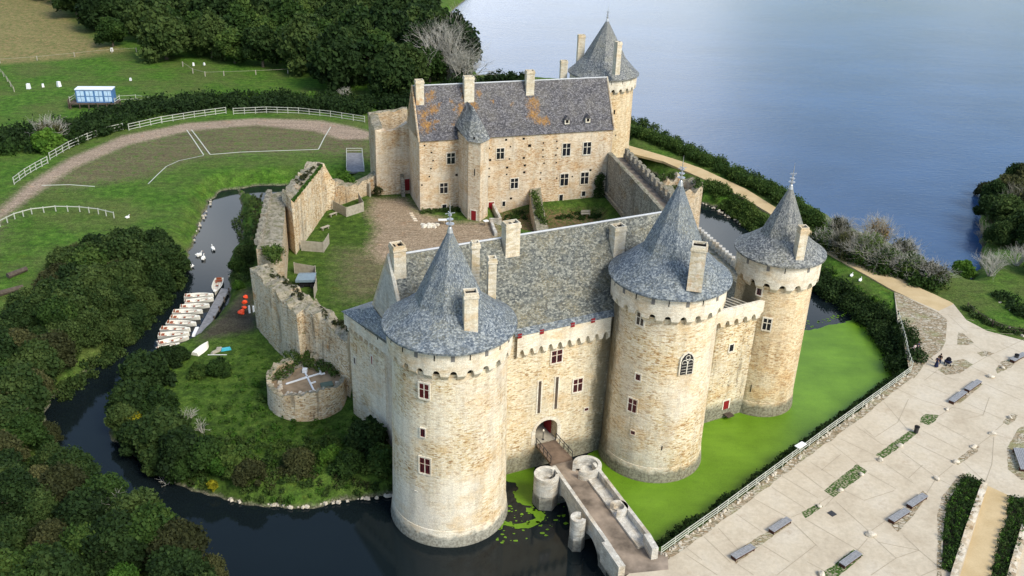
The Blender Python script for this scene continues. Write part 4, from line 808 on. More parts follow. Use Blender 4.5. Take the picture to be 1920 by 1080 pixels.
w1i=[g2(547,380,12.6),g2(576,343,12.6),g2(606,305,12.6),g2(629,391,3.)]; w1o=[g2(527,362,12.6),g2(553,331,12.6),g2(578,305,12.6),g2(618,382,3.)]
W1=rwall('ruined_curtain_wall','tall broken curtain wall with grassy top along the left side of the courtyard','wall',(w1o,w1i),1.,[12.7,12.6,12.9,8.3],MT['ruin_warm'],.6,.8)
w2i=[g2(536,360,11.),g2(533,410,11.),g2(529,466,11.)]; w2o=[g2(504,363,11.),g2(492,412,11.),g2(481,466,11.)]
W2=thing('walkway_wall','pale walled walkway with stub crenels left of the tall grassy wall','wall',(-40,140,0))
rwall('wall','','',(w2o,w2i),0.,11.,MT['ruin'],.2,parent=W2)
b=MB()
for i in range(11):
    t=(i+.3)/11.3; x=w2o[0][0]+(w2o[2][0]-w2o[0][0])*t; y=w2o[0][1]+(w2o[2][1]-w2o[0][1])*t; b.box((x+.1,y,11.35),(.75,1.15,.9),R_(-8)+random.uniform(-.1,.1))
b.build('crenels',MT['ruin_grey'],W2)
w3o=[g2(470,500,12.4),g2(505,538,12.2),g2(556,585,12.)]; w3i=[g2(494,492,12.4),g2(540,525,12.2),g2(592,562,12.)]
W3=rwall('ruined_front_wall','thick orange-tinged ruined wall ending in a sharp broken corner above the river','wall',(w3o,w3i),.5,[12.5,12.2,11.9],MT['ruin_warm'],.5,.8)
w4o=[g2(566,578,11.8),g2(612,606,11.6),g2(650,634,11.6)]; w4i=[g2(592,562,11.8),g2(625,585,11.6),g2(657,606,11.6)]
W4=rwall('recessed_ruined_wall','crumbling recessed wall stretch behind the round bastion','wall',(w4o,w4i),1.,[11.8,11.4,11.3],MT['ruin_warm'],.6,.8)
# buttress fragments of the recessed wall
for (px,py,zz,ztp,sz) in ((598,655,2.5,7.5,1.5),(622,690,2.5,7.,1.6)):
    q=G(px,py,zz); rwall('wall_fragment','','',([(q.x-sz/2,q.y-sz/2),(q.x+sz/2,q.y-sz)],[(q.x-sz/2+.3,q.y+sz),(q.x+sz/2+.5,q.y+sz/2)]),1.,[ztp,ztp-1.5],MT['ruin'],.5,.8,parent=W4)
# bastion
BC=(-26.0,101.9); bast=thing('round_bastion','low roofless round bastion with exposed foundations and white pipes','bastion',(BC[0],BC[1],2))
b=MB(); n=72
for i in range(n):
    a=R_(125)+2*math.pi*.93*i/n; j=random.uniform(-.3,.25); zt=5.75+j+.35*math.sin(i*.21)
    for r,z in ((5.25,.4),(5.05,3.5),(5.02,zt),(4.35,zt-.1),(4.3,4.8)): b.v.append((BC[0]+r*math.cos(a),BC[1]+r*math.sin(a),z))
for i in range(n-1):
    for k in range(4): q=5*i+k; b.f.append((q,q+5,q+6,q+1)); b.uv+=[(0,0)]*4
b.build('wall',MT['ruin_warm'],bast)
b=MB(); b.lathe(BC,[(0.01,4.95),(4.35,4.9)],40); bf=b.build('floor',plain('bastion_floor',(.30,.22,.14),.95,.05,.3,.8),bast)
b=MB(); pts_=[(512,711),(540,707),(552,690),(575,681)]; 
def bp(px,py,z=5.05): return G(px,py,z)
for a,c in (((536,720),(601,700)),((572,698),(590,735)),((579,735),(592,733)),((583,719),(592,716)),((597,684),(602,702)),((602,702),(609,700)),((560,712),(575,707))): b.tube(bp(*a),bp(*c),.13,6)
P=bp(572,697); b.box(tuple(P+Vector((0,0,.2))),(.6,.6,.5)); b.build('white_pipes',MT['white'],bast)
b=MB()
for a,c in zip(pts_[:-1],pts_[1:]): b.tube(bp(*a),bp(*c),.22,5)
b.build('kerb',MT['ruin_grey'],bast)
b=MB(); P=bp(613,722); b.box(tuple(P),(1.5,1.1,.35),.4); b.build('hatch',plain('hatch_green',(.1,.14,.11)),bast)
# square ruin beside the hall
sq=thing('ruined_square_tower','roofless square ruin with mossy wall tops against the left end of the hall','tower',(-26,178,3))
A=g2(707,366,3.); Bq=g2(768,362,3.); e=Vector((Bq[0]-A[0],Bq[1]-A[1],0)); e.normalize(); m_=Vector((-e.y,e.x,0)); A=Vector((A[0],A[1],0)); Lq=Vector((Bq[0]-A.x,Bq[1]-A.y,0)).length+1.2
def sp_(s,d): q=A+e*s+m_*d; return (q.x,q.y)
rwall('front_wall','','',([sp_(0,0),sp_(Lq*.5,0),sp_(Lq,0)],[sp_(1.3,1.4),sp_(Lq*.5,1.4),sp_(Lq,1.4)]),0,[16.2,16.,18.2],MT['hall'],.35,.8,parent=sq)
rwall('side_wall','','',([sp_(0,.0),sp_(0,8)],[sp_(1.7,1.4),sp_(1.7,8)]),0,[16.3,17.2],MT['ruin'],.25,.9,parent=sq)
rwall('back_wall','','',([sp_(0,8),sp_(Lq,8)],[sp_(0,9.4),sp_(Lq,9.4)]),0,[17.2,18.],MT['ruin'],.35,.9,parent=sq)
b=MB(); b.prism([sp_(1,1),sp_(Lq,1),sp_(Lq,8.2),sp_(1,8.2)],2,13.5); b.build('inner_floor',MT['dark'],sq)  # near-black fill: the shade of the deep hollow is put into its colour
rwall('porch_wall','','',([sp_(4.7,-1.6),sp_(5.3,-1.8)],[sp_(4.7,.1),sp_(5.4,.1)]),1,[7.2,7.],MT['ruin_grey'],.2,.6,parent=sq)
P=hit(763,346,(A.x,A.y,0),m_); niche(sq,P-m_*.05,-m_,1.3,2.4,'red','door','trim')
# low gate wall and rubble between
lw=rwall('low_ruined_wall','low sagging wall with ivy joining the tall curtain wall to the square ruin','wall',([g2(629,391,3.),g2(636,386,3.),g2(650,381,3.),g2(672,373,3.),g2(690,366,3.),g2(708,362,3.)],[g2(622,381,3.),g2(634,376,3.),g2(650,371,3.),g2(671,364,3.),g2(688,358,3.),g2(706,354,3.)]),1.,[8.2,7.4,6.6,6.,6.4,7.2],MT['ruin'],.3,1.)
gt=thing('court_gate','grey wooden gate beside the low wall at the courtyard entrance','gate',tuple(G(690,365,3.))); b=MB(); P=G(689,366,3.); b.box((P.x,P.y,4.3),(1.8,.14,2.6),R_(-50)); b.build('leaf',MT['panel'],gt)
for s in (-1,1): b=MB(); b.box((P.x+s*.7,P.y-s*.85,4.5),(.25,.25,3.),0); b.build('post',MT['panel'],gt)
# right hand curtain
ci=[g2(1138,284,12.3),g2(1190,339,12.3),g2(1240,394,12.3)]; co=[g2(1141,280,12.3),g2(1194,335,12.3),g2(1244,390,12.3)]
cw_=thing('inner_curtain_wall','dark weathered curtain wall with a wall-walk running from the hall to the ruined round tower','wall',(22,163,0))
rwall('inner_wall','','',(ci,[ (x+.8,y+.1) for x,y in ci]),0,12.3,MT['ruin_grey'],.12,1.2,parent=cw_)
wk=[(x+.7,y+.1) for x,y in ci]; wo_=[(x+3.4,y+.6) for x,y in ci]
b=MB(); b.prism([wk[0],wo_[0],wo_[2],wk[2]],0,11.); b.build('wall_walk',plain('walk_surface',(.2,.165,.13),.95,.05,.25,.8),cw_)
rwall('outer_wall','','',([(x+.8,y) for x,y in wo_],wo_),0,11.9,MT['ruin_grey'],.15,1.,parent=cw_)
b=MB()
for k in range(13):
    t=(k+.4)/13; x=wo_[0][0]+(wo_[2][0]-wo_[0][0])*t+.4; y=wo_[0][1]+(wo_[2][1]-wo_[0][1])*t; b.box((x,y,12.35),(.7,1.35,1.3),R_(12))
b.build('crenels',MT['ruin_grey'],cw_)
# sloped stair coping on the inner face
b=MB(); A_=hit(1130,354,(ci[0][0]-.12,ci[0][1],0),Vector((ci[2][1]-ci[0][1],-(ci[2][0]-ci[0][0]),0))); B_=hit(1170,402,(ci[0][0]-.12,ci[0][1],0),Vector((ci[2][1]-ci[0][1],-(ci[2][0]-ci[0][0]),0))); b.tube(A_,B_,.25,4); b.build('stair_coping',MT['ruin'],cw_)
# ruined round tower
RC=(31.4,170.6); rt=thing('ruined_round_tower','roofless ivy-grown round tower stump behind the right-hand spire','tower',(RC[0],RC[1],0))
b=MB(); n=48
for i in range(n+1):
    a=R_(-125)+R_(275)*i/n; zt=8.7+.5*math.sin(i*.9)+random.uniform(-.35,.35)-(3.*max(0,1-i/5))-(2.*max(0,1-(n-i)/5))
    for r,z in ((4.95,-1),(4.75,4),(4.7,zt),(3.1,zt-.5),(3.,2.)): b.v.append((RC[0]+r*math.cos(a),RC[1]+r*math.sin(a),z))
for i in range(n):
    for k in range(4): q=5*i+k; b.f.append((q,q+5,q+6,q+1)); b.uv+=[(0,0)]*4
for i in (0,n): b.f.append(tuple(5*i+k for k in range(5))); b.uv+=[(0,0)]*5
b.build('wall',MT['ruin'],rt); b=MB(); b.lathe(RC,[(.01,3.5),(3.2,3.4)],24); b.build('inner_floor',MT['ruin_grey'],rt)
# outer right curtain between the ruin and the corner tower
rc0=[(33.4,160.5),(33.2,140),(36.6,113.5)]
oc=thing('outer_curtain_wall','crenelled curtain wall above the moat behind the middle spire','wall',(34,137,0)); rwall('wall','','',([(29.6,167),(29.9,139),(32.9,124.5),(35.2,112.5)],[(27.6,167),(27.6,139),(30.6,124),(32.9,112)]),-1.5,[9.5,11.5,12.4,13.5],MT['ruin_grey'],.12,1.5,parent=oc)
b=MB()
for k in range(22):
    t=(k+.5)/22; y=139-26*t; x=29.9+(3.0*t/.558 if t<.558 else 3.0+2.3*(t-.558)/.442); b.box((x-.3,y,12.2+1.9*t),(.5,.85,1.3),R_(-12))
b.build('crenels',MT['bridge'],oc)
# ================================================================ BRIDGE
bridge=thing('stone_bridge','arched stone footbridge with round refuges leading over the moat to the gate','bridge',(9,83,0))
DL=[G(1032,868,3.35),G(1099.7,971.7,3.15),G(1143,1032,3.02)]; DR=[G(1072,862,3.35),G(1133,945,3.2),G(1195,1027,3.02)]
b0=DL[0];b1=DL[2]; bd=Vector((b1.x-b0.x,b1.y-b0.y,0)); BL=bd.length; bd.normalize(); bn=Vector((-bd.y,bd.x,0))   # bn points to +x side? 
if bn.x<0: bn=-bn
BWd=(DR[1]-DL[1]).dot(bn)
def bq(s,o,z=0.): q=b0+bd*s+bn*o; return Vector((q.x,q.y,z))
b=MB(); b.prism([tuple(bq(0,0))[:2],tuple(bq(0,BWd))[:2],tuple(bq(BL+3.5,BWd+.0))[:2],tuple(bq(BL+3.5,0))[:2]],2.6,3.03)
b.prism([tuple(bq(BL+3.5,-.2))[:2],tuple(bq(BL-.2,BWd))[:2],tuple(bq(BL+2.5,BWd+2.6))[:2],tuple(bq(BL+4.5,BWd+1.5))[:2]],2.6,3.022); b.build('deck',plain('deck_surface',(.235,.19,.15),.9,.1,.6,.4),bridge)
# raised ledge right of the deck
b=MB(); b.prism([tuple(bq(1,BWd))[:2],tuple(bq(1,BWd+1.3))[:2],tuple(bq(BL+.8,BWd+1.3))[:2],tuple(bq(BL+.8,BWd))[:2]],2.,3.28); b.build('ledge',MT['bridge'],bridge)
# left parapet with arches underneath
def spandrel(off,th,s0_,s1_,arches,ztop,mat='bridge',name='parapet'):
    b=MB(); n=60
    def lo(s):
        for c,hw,h in arches:
            x=(s-c)/hw
            if abs(x)<1: return -.6+h*math.sqrt(1-x*x)+.6
        return -1.2
    ss=[s0_+(s1_-s0_)*i/n for i in range(n+1)]
    for a,c in zip(ss[:-1],ss[1:]):
        za,zb=lo((a+c)/2-.001),lo((a+c)/2+.001); za=lo(a+1e-3);zb=lo(c-1e-3)
        q=[bq(a,off,za),bq(c,off,zb),bq(c,off,ztop),bq(a,off,ztop)]; q2=[bq(a,off+th,za),bq(c,off+th,zb),bq(c,off+th,ztop),bq(a,off+th,ztop)]
        b.quad(*q); b.quad(*q2[::-1]); b.quad(q[3],q[2],q2[2],q2[3]); b.quad(q[1],q[0],q2[0],q2[1])
    for a in (s0_,s1_): z=lo(a); b.quad(bq(a,off,z),bq(a,off+th,z),bq(a,off+th,ztop),bq(a,off,ztop))
    return b.build(name,MT[mat],bridge)
AR=[(5.0,1.7,2.1),(BL*.78,2.,2.1)]
spandrel(-.45,.4,1.5,BL+.5,AR,4.1); spandrel(BWd+1.3,.4,2.5,BL+.4,[],4.1)
# underside vault
b=MB()
for c,hw,h in AR:
    for i in range(14):
        a0,a1=math.pi*i/14,math.pi*(i+1)/14; b.quad(bq(c-hw*math.cos(a0),-.05,h*math.sin(a0)),bq(c-hw*math.cos(a1),-.05,h*math.sin(a1)),bq(c-hw*math.cos(a1),BWd+1.3,h*math.sin(a1)),bq(c-hw*math.cos(a0),BWd+1.3,h*math.sin(a0)))
b.build('vault',MT['bridge'],bridge)
def refuge(px0,px1,pyb,a0,a1,zr,Rr=None,pier=False):
    # circle whose rim spans px0..px1 with lower tangent pyb at height zr
    best=None; cx,cy=G((px0+px1)/2,pyb-20,zr).x,G((px0+px1)/2,pyb-20,zr).y; r=2.
    for _ in range(60):
        q=[proj((cx+r*math.cos(t),cy+r*math.sin(t),zr)) for t in np.linspace(0,2*math.pi,48)]; x0=min(v[0] for v in q);x1=max(v[0] for v in q);y1=max(v[1] for v in q)
        k=(x1-x0)/(2*r); r+=((px1-px0)-(x1-x0))/(2*k)*.7; cx+=((px0+px1)/2-(x0+x1)/2)/k*.7; cy-=(pyb-y1)/k*.9
    th=.42; b=MB(); A0,A1=R_(a0),R_(a1)
    b.lathe((cx,cy),[(r,1.9),(r,zr),(r-th,zr),(r-th,2.9)],32,A0,A1)
    for a in (A0,A1): b.quad(*[(cx+q*math.cos(a),cy+q*math.sin(a),z) for q,z in ((r,1.9),(r,zr),(r-th,zr),(r-th,1.9))])
    o=b.build('refuge',MT['bridge'],bridge)
    b=MB(); b.lathe((cx,cy),[(r-th-.0,3.42),(r-th-.42,3.42),(r-th-.42,3.05),(.02,3.05)],32,A0,A1); b.build('seat',MT['bridge'],o)
    b=MB(); b.lathe((cx,cy),[(r+.05,-1.2),(r+.05,1.2),(r-.02,1.9)],6 if pier else 24); 
    b.build('pier',MT['bridge'],o); return (cx,cy,r)
ra=math.degrees(math.atan2(bn.y,bn.x))
refuge(1001.4,1049,903,ra+25,ra+335,4.25,pier=True); refuge(1074,1128.5,887,ra-152,ra+152,4.2); refuge(1069.8,1099.5,979,ra+45,ra+315,4.15,pier=True); refuge(1143,1178,960,ra-130,ra+130,4.1)
# end blocks
b=MB(); P=bq(BL+1.7,-.55); b.box((P.x,P.y,2.9),(.75,3.8,2.6),math.atan2(bd.y,bd.x)+math.pi/2); b.build('end_wall',MT['bridge'],bridge)
b=MB(); P=G(1220,1022,3.9); b.box((P.x,P.y,3.5),(.7,2.3,1.9),math.atan2(bd.y,bd.x)+math.pi/2-.12); eb=b.build('end_wall',MT['bridge'],bridge)
P=G(1213,1018,3.5); b=MB(); b.box((P.x-.1,P.y-.25,3.55),(.1,.7,1.),math.atan2(bd.y,bd.x)+math.pi/2-.12); b.build('door',MT['red'],eb)
# timber drawbridge
db=thing('drawbridge','brown timber drawbridge between the stone bridge and the gate','drawbridge',(6,91,3)); g0=gp(s0+.15,-.1);g1=gp(s1-.15,-.1)
b=MB(); b.prism([(g0.x,g0.y),(g1.x,g1.y),tuple(bq(0,BWd))[:2],tuple(bq(0,0))[:2]],3.05,3.36); b.build('deck',MT['deck'],db)
for A_,B_ in ((g0,bq(0,.05)),(g1,bq(0,BWd-.05))):
    b=MB(); b.tube((A_.x,A_.y,4.35),(B_.x,B_.y,4.3),.05,5); b.tube((A_.x,A_.y,3.9),(B_.x,B_.y,3.85),.03,5)
    for k in range(5): q=A_.lerp(B_,k/4); b.tube((q.x,q.y,3.3),(q.x,q.y,4.35),.05,5)
    b.build('railing',MT['iron'],db)
for px,py in ((1005,806),(1018,824)):
    q=G(px,py,3.42); p_=thing('post_lamp','slim black post with pale head beside the gateway '+('inside the arch' if px<1010 else 'at the drawbridge head'),'post',(q.x,q.y,3.4)); b=MB(); b.lathe((q.x,q.y),[(.16,3.4),(.16,3.46),(.05,3.5),(.05,4.6)],8); b.build('stem',MT['iron'],p_); b=MB(); b.lathe((q.x,q.y),[(.09,4.6),(.13,4.75),(.02,4.95)],8); b.build('head',MT['trim'],p_)
# ================================================================ VEGETATION
def leafquads(C,N,size,r):
    """C centres (k,3), N normals, size (k,) -> verts, faces"""
    k=len(C); N=N/np.linalg.norm(N,axis=1,keepdims=True); a=r.normal(size=(k,3)); T=np.cross(N,a); T/=np.linalg.norm(T,axis=1,keepdims=True)+1e-9; B=np.cross(N,T)
    s=size[:,None]; asp=r.uniform(.55,1.,k)[:,None]
    V=np.stack([C-T*s-B*s*asp*.4,C+B*s*asp*-1.+T*s*.1,C+T*s+B*s*asp*.3,C+B*s*asp-T*s*.1],1).reshape(-1,3)
    return V,np.arange(4*k).reshape(k,4)
def blobs_leaves(cent,rad,per,size,r,tones=None,flat=1.,up=.2,jit=.95,shell=.5):
    """leaves over a set of blobs; leaves that fall deep inside another blob are dropped"""
    cent=np.asarray(cent,float);rad=np.asarray(rad,float);n=len(cent)
    cnt=np.maximum(6,(per*(rad/rad.mean())**2)).astype(int); idx=np.repeat(np.arange(n),cnt); k=len(idx)
    D=r.normal(size=(k,3)); D[:,2]+=up; D/=np.linalg.norm(D,axis=1,keepdims=True)
    rr=rad[idx]*(1-shell*r.random(k)**2)*(1+.2*r.normal(size=k)); off=D*rr[:,None]; off[:,2]*=flat; C=cent[idx]+off
    tb=(r.random(n) if tones is None else np.asarray(tones))
    tone=np.clip(tb[idx]*.6+.4*r.random(k),0,1)
    N=D+jit*r.normal(size=(k,3)); V,Fa=leafquads(C,N,size*r.uniform(.5,1.45,k),r)
    return V,Fa,np.repeat(tone,4)
def crown_mesh(name,seed,R,H,nl,per,size,mat,base=.18,parent=None,spiky=.0):
    r=np.random.default_rng(seed); c=[];q=[]
    for i in range(nl):
        t=r.uniform(0,2*math.pi); u=r.random()**.7; el=math.asin(min(1,u)); rr=r.uniform(.62,.98)
        lr=R*r.uniform(.13,.34)
        x=math.cos(t)*math.cos(el)*rr*(R-lr*.6); y=math.sin(t)*math.cos(el)*rr*(R-lr*.6); z=H*base+ (H*(1-base)-lr*.7)*math.sin(el)*r.uniform(.8,1.02)+spiky*r.random()
        c.append((x,y,max(z,lr*.6)));q.append(lr)
    for i in range(nl//3): # inner fill
        t=r.uniform(0,2*math.pi);d=r.random()*R*.5; c.append((d*math.cos(t),d*math.sin(t),H*r.uniform(.35,.72)));q.append(R*.38)
    V,Fa,tn=blobs_leaves(c,q,per,size,r); V[:,2]=np.maximum(V[:,2],.02)
    return npmesh(name,V,Fa,MT[mat],parent,tn)
def trunk_mesh(R,H,seed):
    r=random.Random(seed); b=MB(); b.tube((0,0,-.3),(0,0,H*.45),.035*H,7,.022*H)
    for i in range(5):
        a=r.uniform(0,6.28); z=H*r.uniform(.25,.45); L=R*.6; b.tube((0,0,z),(L*math.cos(a),L*math.sin(a),z+H*.25),.016*H,5,.006*H)
    return b.build('trunk',MT['bark'])
def proto_tree(name,label,cat,seed,R,H,nl,per,size,mat,base=.18,group=None,trunk=True):
    o=thing(name,label,cat,(0,0,0),0,group); crown_mesh('crown',seed,R,H,nl,per,size,mat,base,o)
    if trunk: t=trunk_mesh(R,H,seed); t.parent=o
    o['R']=R; return o
def scatter(poly,sp,seed,tries=6000):
    r=random.Random(seed); xs=[p[0] for p in poly];ys=[p[1] for p in poly]; out=[]
    cand=[(r.uniform(min(xs),max(xs)),r.uniform(min(ys),max(ys))) for _ in range(tries)]; ok=inpoly([c[0] for c in cand],[c[1] for c in cand],poly)
    for c,f in zip(cand,ok):
        if f and all((c[0]-o[0])**2+(c[1]-o[1])**2>sp*sp for o in out): out.append(c)
    return out
used=set()
def place(proto,x,y,z,rz,sc,label=None,group=None):
    if proto.name not in used:
        used.add(proto.name); proto.location=(x,y,z); proto.rotation_euler=(0,0,rz); proto.scale=(sc,sc,sc) if not hasattr(sc,'__len__') else sc
        if label: proto['label']=label
        if group: proto['group']=group
        return proto
    return dup(proto,(x,y,z),rz,sc,label,group)
def inset_ok(x,y,poly,d): return float(sdist(np.array([x]),np.array([y]),poly)[0])>d
# ---- wood beyond the fields
WOOD=GL([(122,40),(150,78),(205,98),(290,112),(345,124),(400,137),(450,147),(520,147),(552,142),(566,172),(620,190),(690,196),(760,196),(800,180),(868,160),(880,140)],2.8)+GL([(858,100),(830,50),(800,10),(790,-40)],2.8)+[(-70,580),(-240,580),(-290,480)]
wk_=[proto_tree('broadleaf_tree','dark green broadleaf tree in the dense wood behind the fields','tree',11,7.6,15,46,190,.60,'leaf_dark'),
     proto_tree('broadleaf_tree','mid green broadleaf tree in the dense wood behind the fields','tree',12,7.0,14,42,190,.56,'leaf_mid'),
     proto_tree('broadleaf_tree','dark green broadleaf tree in the dense wood behind the fields','tree',13,8.2,16,50,190,.62,'leaf_dark')]
r=random.Random(5); spots=scatter(WOOD,9.6,5,12000); spots=[s for s in spots if s[1]<570 and inset_ok(*s,WOOD,2.5)]
spots.sort(key=lambda s:s[1]); spots=spots[:270]
for i,(x,y) in enumerate(spots):
    k=r.choice([0,0,1,1,2,2]); sc=r.uniform(.72,1.12); place(wk_[k],x,y,gz(x,y),r.uniform(0,6.28),(sc,sc,sc*r.uniform(.85,1.12)),None,'trees of the wood behind the fields')
# ---- river trees at the lower left
RIV=[(a,b) for a,b in GL([(-60,690),(0,640),(55,590),(95,520),(150,492),(230,478),(320,478),(345,488)],2.6)]+GL([(330,520),(300,560),(262,605),(205,665),(150,705),(95,748),(85,800),(110,850),(120,900),(200,945),(285,985),(350,1030),(400,1090),(420,1200),(-200,1300),(-300,800)],.6)
rp=[proto_tree('bank_tree','dense dark green tree in the thicket on the left river bank','tree',21,3.6,6.2,44,330,.20,'leaf_dark',.1),
    proto_tree('bank_tree','mid green leafy tree in the thicket on the left river bank','tree',22,3.3,5.8,40,330,.19,'leaf_mid',.1),
    proto_tree('bank_tree','olive brown leafy tree in the thicket on the left river bank','tree',23,3.4,5.6,42,330,.18,'leaf_olive',.1),
    proto_tree('bank_tree','dense dark green tree in the thicket on the left river bank','tree',24,3.9,6.6,50,330,.21,'leaf_dark',.1),
    proto_tree('small_bank_tree','bright green small tree in the thicket on the left river bank','tree',25,2.4,4.4,28,300,.17,'leaf_bright',.1),]
r=random.Random(9); spots=scatter(RIV,3.0,9,9000)
spots=[s for s in spots if inset_ok(*s,RIV,.3) and (lambda p:-180<p[0]<560 and p[1]<1260)(proj((s[0],s[1],3)))]
print('river trees',len(spots))
for i,(x,y) in enumerate(spots[:280]):
    p=proj((x,y,2)); dd=float(sdist(np.array([x]),np.array([y]),RIV)[0])
    k=r.choice([0,0,3,1,0,3,2]) if p[1]<850 else r.choice([0,1,1,2,0,1,3,3,0,2,1,4]); 
    sc=r.uniform(.7,1.05)*(1.15 if p[1]<640 and dd>5 else .95)*min(1,.68+.14*dd); place(rp[k],x,y,gz(x,y)-.1,r.uniform(0,6.28),(sc*1.08,sc*1.08,sc*r.uniform(.85,1.15)),None,'trees of the thicket on the left river bank')
# ---- shrubs of the castle island
isl=[proto_tree('shrub','dark green shrub on the castle bank','shrub',31,2.2,3.3,34,300,.17,'leaf_dark',.05,trunk=False),proto_tree('shrub','mid green shrub','shrub',32,2.0,2.8,32,300,.16,'leaf_mid',.05,trunk=False),
     proto_tree('shrub','yellow shrub','shrub',33,1.3,2.2,20,200,.14,'leaf_yellow',.05,trunk=False),proto_tree('shrub','bright green shrub','shrub',34,1.7,2.2,26,260,.15,'leaf_bright',.05,trunk=False),proto_tree('shrub','olive shrub','shrub',35,2.4,3.,34,300,.17,'leaf_olive',.05,trunk=False)]
ISH=[(272,722,0,1.5,'large dark green bush overhanging the river at the island tip'),(250,770,0,1.25,'dark green bush just below the large one at the island tip'),(295,770,1,1.2,'mid green bush among the dark bushes of the island tip'),(238,815,0,.95,'small dark bush nearest the water at the island tip'),(262,850,0,1.1,'dark bush behind the yellow-leaved shrub by the water'),(310,835,0,1.45,'big dark bush left of the bare stems'),(300,880,0,1.1,'dark bush leaning over the bend of the river'),(345,870,0,1.3,'dark bush below the bare stems'),(350,905,1,1.,'mid green bush on the river edge below the bare stems'),(392,880,1,1.25,'rounded mid green bush right of the bare stems'),(420,905,3,1.,'bright green bush low on the river edge'),(440,880,1,1.1,'mid green bush at the start of the weedy slope'),(249,795,2,.95,'yellow-leaved shrub by the river at the island tip'),(262,835,2,.7,'small yellow shrub just below the larger yellow one'),(400,925,2,.55,'yellow-green shrub low on the river edge'),(410,702,1,.85,'round mid green bush on the grass beside the upturned boat'),(372,704,1,.7,'smaller round bush left of the one beside the upturned boat'),(335,678,0,.75,'dark bush at the shore end of the rowing boats'),(312,682,0,.8,'dark bush touching the last rowing boat'),(470,905,4,.8,'brownish olive bush on the weedy slope'),(560,880,4,.85,'olive bush midway down the weedy slope'),(690,840,0,1.15,'dark bush in the corner between slope and great tower'),(715,880,1,1.1,'green bush against the foot of the great tower'),(700,806,1,.75,'leafy bush under the annex wall'),(620,860,3,.8,'bright green bush below the round bastion'),(655,900,1,1.,'mid green bush near the water left of the great tower'),
 (446,505,1,.8,'small bush on the bank above the jetty'),(462,485,0,.8,'dark bush at the foot of the walkway wall'),(447,540,3,.6,'bright bush beside the jetty head')]
for px,py,k,sc,lb in ISH:
    q=G(px,py,2.3); z=gz(q.x,q.y); q=G(px,py,max(z,0)); place(isl[k],q.x,q.y,max(gz(q.x,q.y),-.1)-.1,random.uniform(0,6.28),(sc*1.1,sc*1.1,sc),lb)
# ---- generic leafy masses (hedges, undergrowth)
def mass(name,label,cat,pts,rad,hgt,per,size,mat,seed,kind=None,flat=1.,group=None,tonefn=None):
    """pts: list of (x,y); blobs of radius rad placed on the ground"""
    r=np.random.default_rng(seed); c=[];q=[]; zs=terrain(np.array([p[0] for p in pts]),np.array([p[1] for p in pts]))
    for (x,y),z in zip(pts,zs):
        rr=r.uniform(.65,1.25)*rad; c.append((x,y,max(z,0)+hgt*r.uniform(.3,.85)));q.append(rr)
    V,Fa,tn=blobs_leaves(c,q,per,size,r,flat=flat); zf=terrain(V[:,0],V[:,1]) if len(V)<4e5 else 0; V[:,2]=np.maximum(V[:,2],np.maximum(zf,0)-.02)
    o=npmesh(name,V,Fa,MT[mat],None,tn); tag(o,label,cat,group,kind); return o
def along(px,z,width,sp,seed,closed=False):
    r=random.Random(seed); P=[G(x,y,z) for x,y in px]; out=[]
    for a,b in zip(P[:-1],P[1:]):
        L=(b-a).length; n=max(1,int(L*width/(sp*sp))) ; d=(b-a).normalized(); nn=Vector((-d.y,d.x,0))
        for i in range(n): q=a.lerp(b,r.random())+nn*r.uniform(-width/2,width/2); out.append((q.x,q.y))
    return out
HP=[(1183,252),(1240,271),(1310,302),(1380,337),(1440,366),(1500,404),(1535,430)]
mass('hedge','thick trimmed green hedge between the sand path and the lake','hedge',along(HP,2.7,2.6,.75,1),1.15,1.7,130,.17,'leaf_mid',1)
mass('scrub','bushy dark scrub along the lake shore beyond the hedge','scrub',along([(1185,232),(1230,250),(1300,284),(1350,312),(1420,350),(1490,392)],2.,2.4,1.2,2),1.2,1.2,120,.18,'leaf_dark',2,'stuff')
mass('bank_scrub','weedy scrub on the moat bank behind the corner tower','scrub',along([(1318,352),(1355,368),(1400,400),(1450,440)],1.8,3.4,.8,3),.75,.7,110,.15,'leaf_mid',3,'stuff')
mass('bank_hedge','dense dark bushes lining the moat bank between green water and cobbled corner','hedge',along([(1530,512),(1560,535),(1600,560),(1640,588),(1668,618),(1688,655),(1697,688)],1.8,3.6,.72,4),1.15,1.2,130,.16,'leaf_dark',4)
mass('bank_grass_tufts','bright green tufts on the sunny top of the moat bank','grass',along([(1545,500),(1600,535),(1650,568),(1672,590)],2.7,1.6,.6,5),.4,.3,60,.12,'leaf_bright',5,'stuff')
mass('rail_weeds','dark weeds hanging over the moat edge below the railing','weeds',along([(1690,703),(1600,769),(1500,840)],.9,2.,.5,6)+along([(1500,842),(1400,915),(1290,992),(1236,1028)],.9,1.3,.55,66),.42,.3,70,.12,'leaf_dark',6,'stuff')
HB=[(0,262),(60,262),(140,252),(200,235),(250,215),(330,203),(430,196),(560,197),(690,205)]
mass('field_hedge','broad dark hedge between the green field and the gravel track','hedge',along(HB,2.8,11,1.7,7),1.9,1.3,110,.30,'leaf_dark',7)
mass('field_hedge','lower mid green hedge band on the track side behind the white fences','hedge',along([(0,285),(60,282),(110,272),(180,250),(235,232)],2.8,5.5,1.5,8),1.5,1.,110,.28,'leaf_mid',8)
mass('field_hedge','light green bushes on the field side of the dark hedge','hedge',along([(400,186),(480,184),(560,186),(640,190)],2.8,3,1.8,88),1.3,1.,90,.28,'leaf_bright',88)
mass('river_scrub','dark scrub along the left river bank under the thicket','scrub',along([(338,512),(312,548),(272,592),(214,652),(158,694),(104,738)],1.,2.6,.8,9),.7,.5,80,.16,'leaf_dark',9,'stuff')
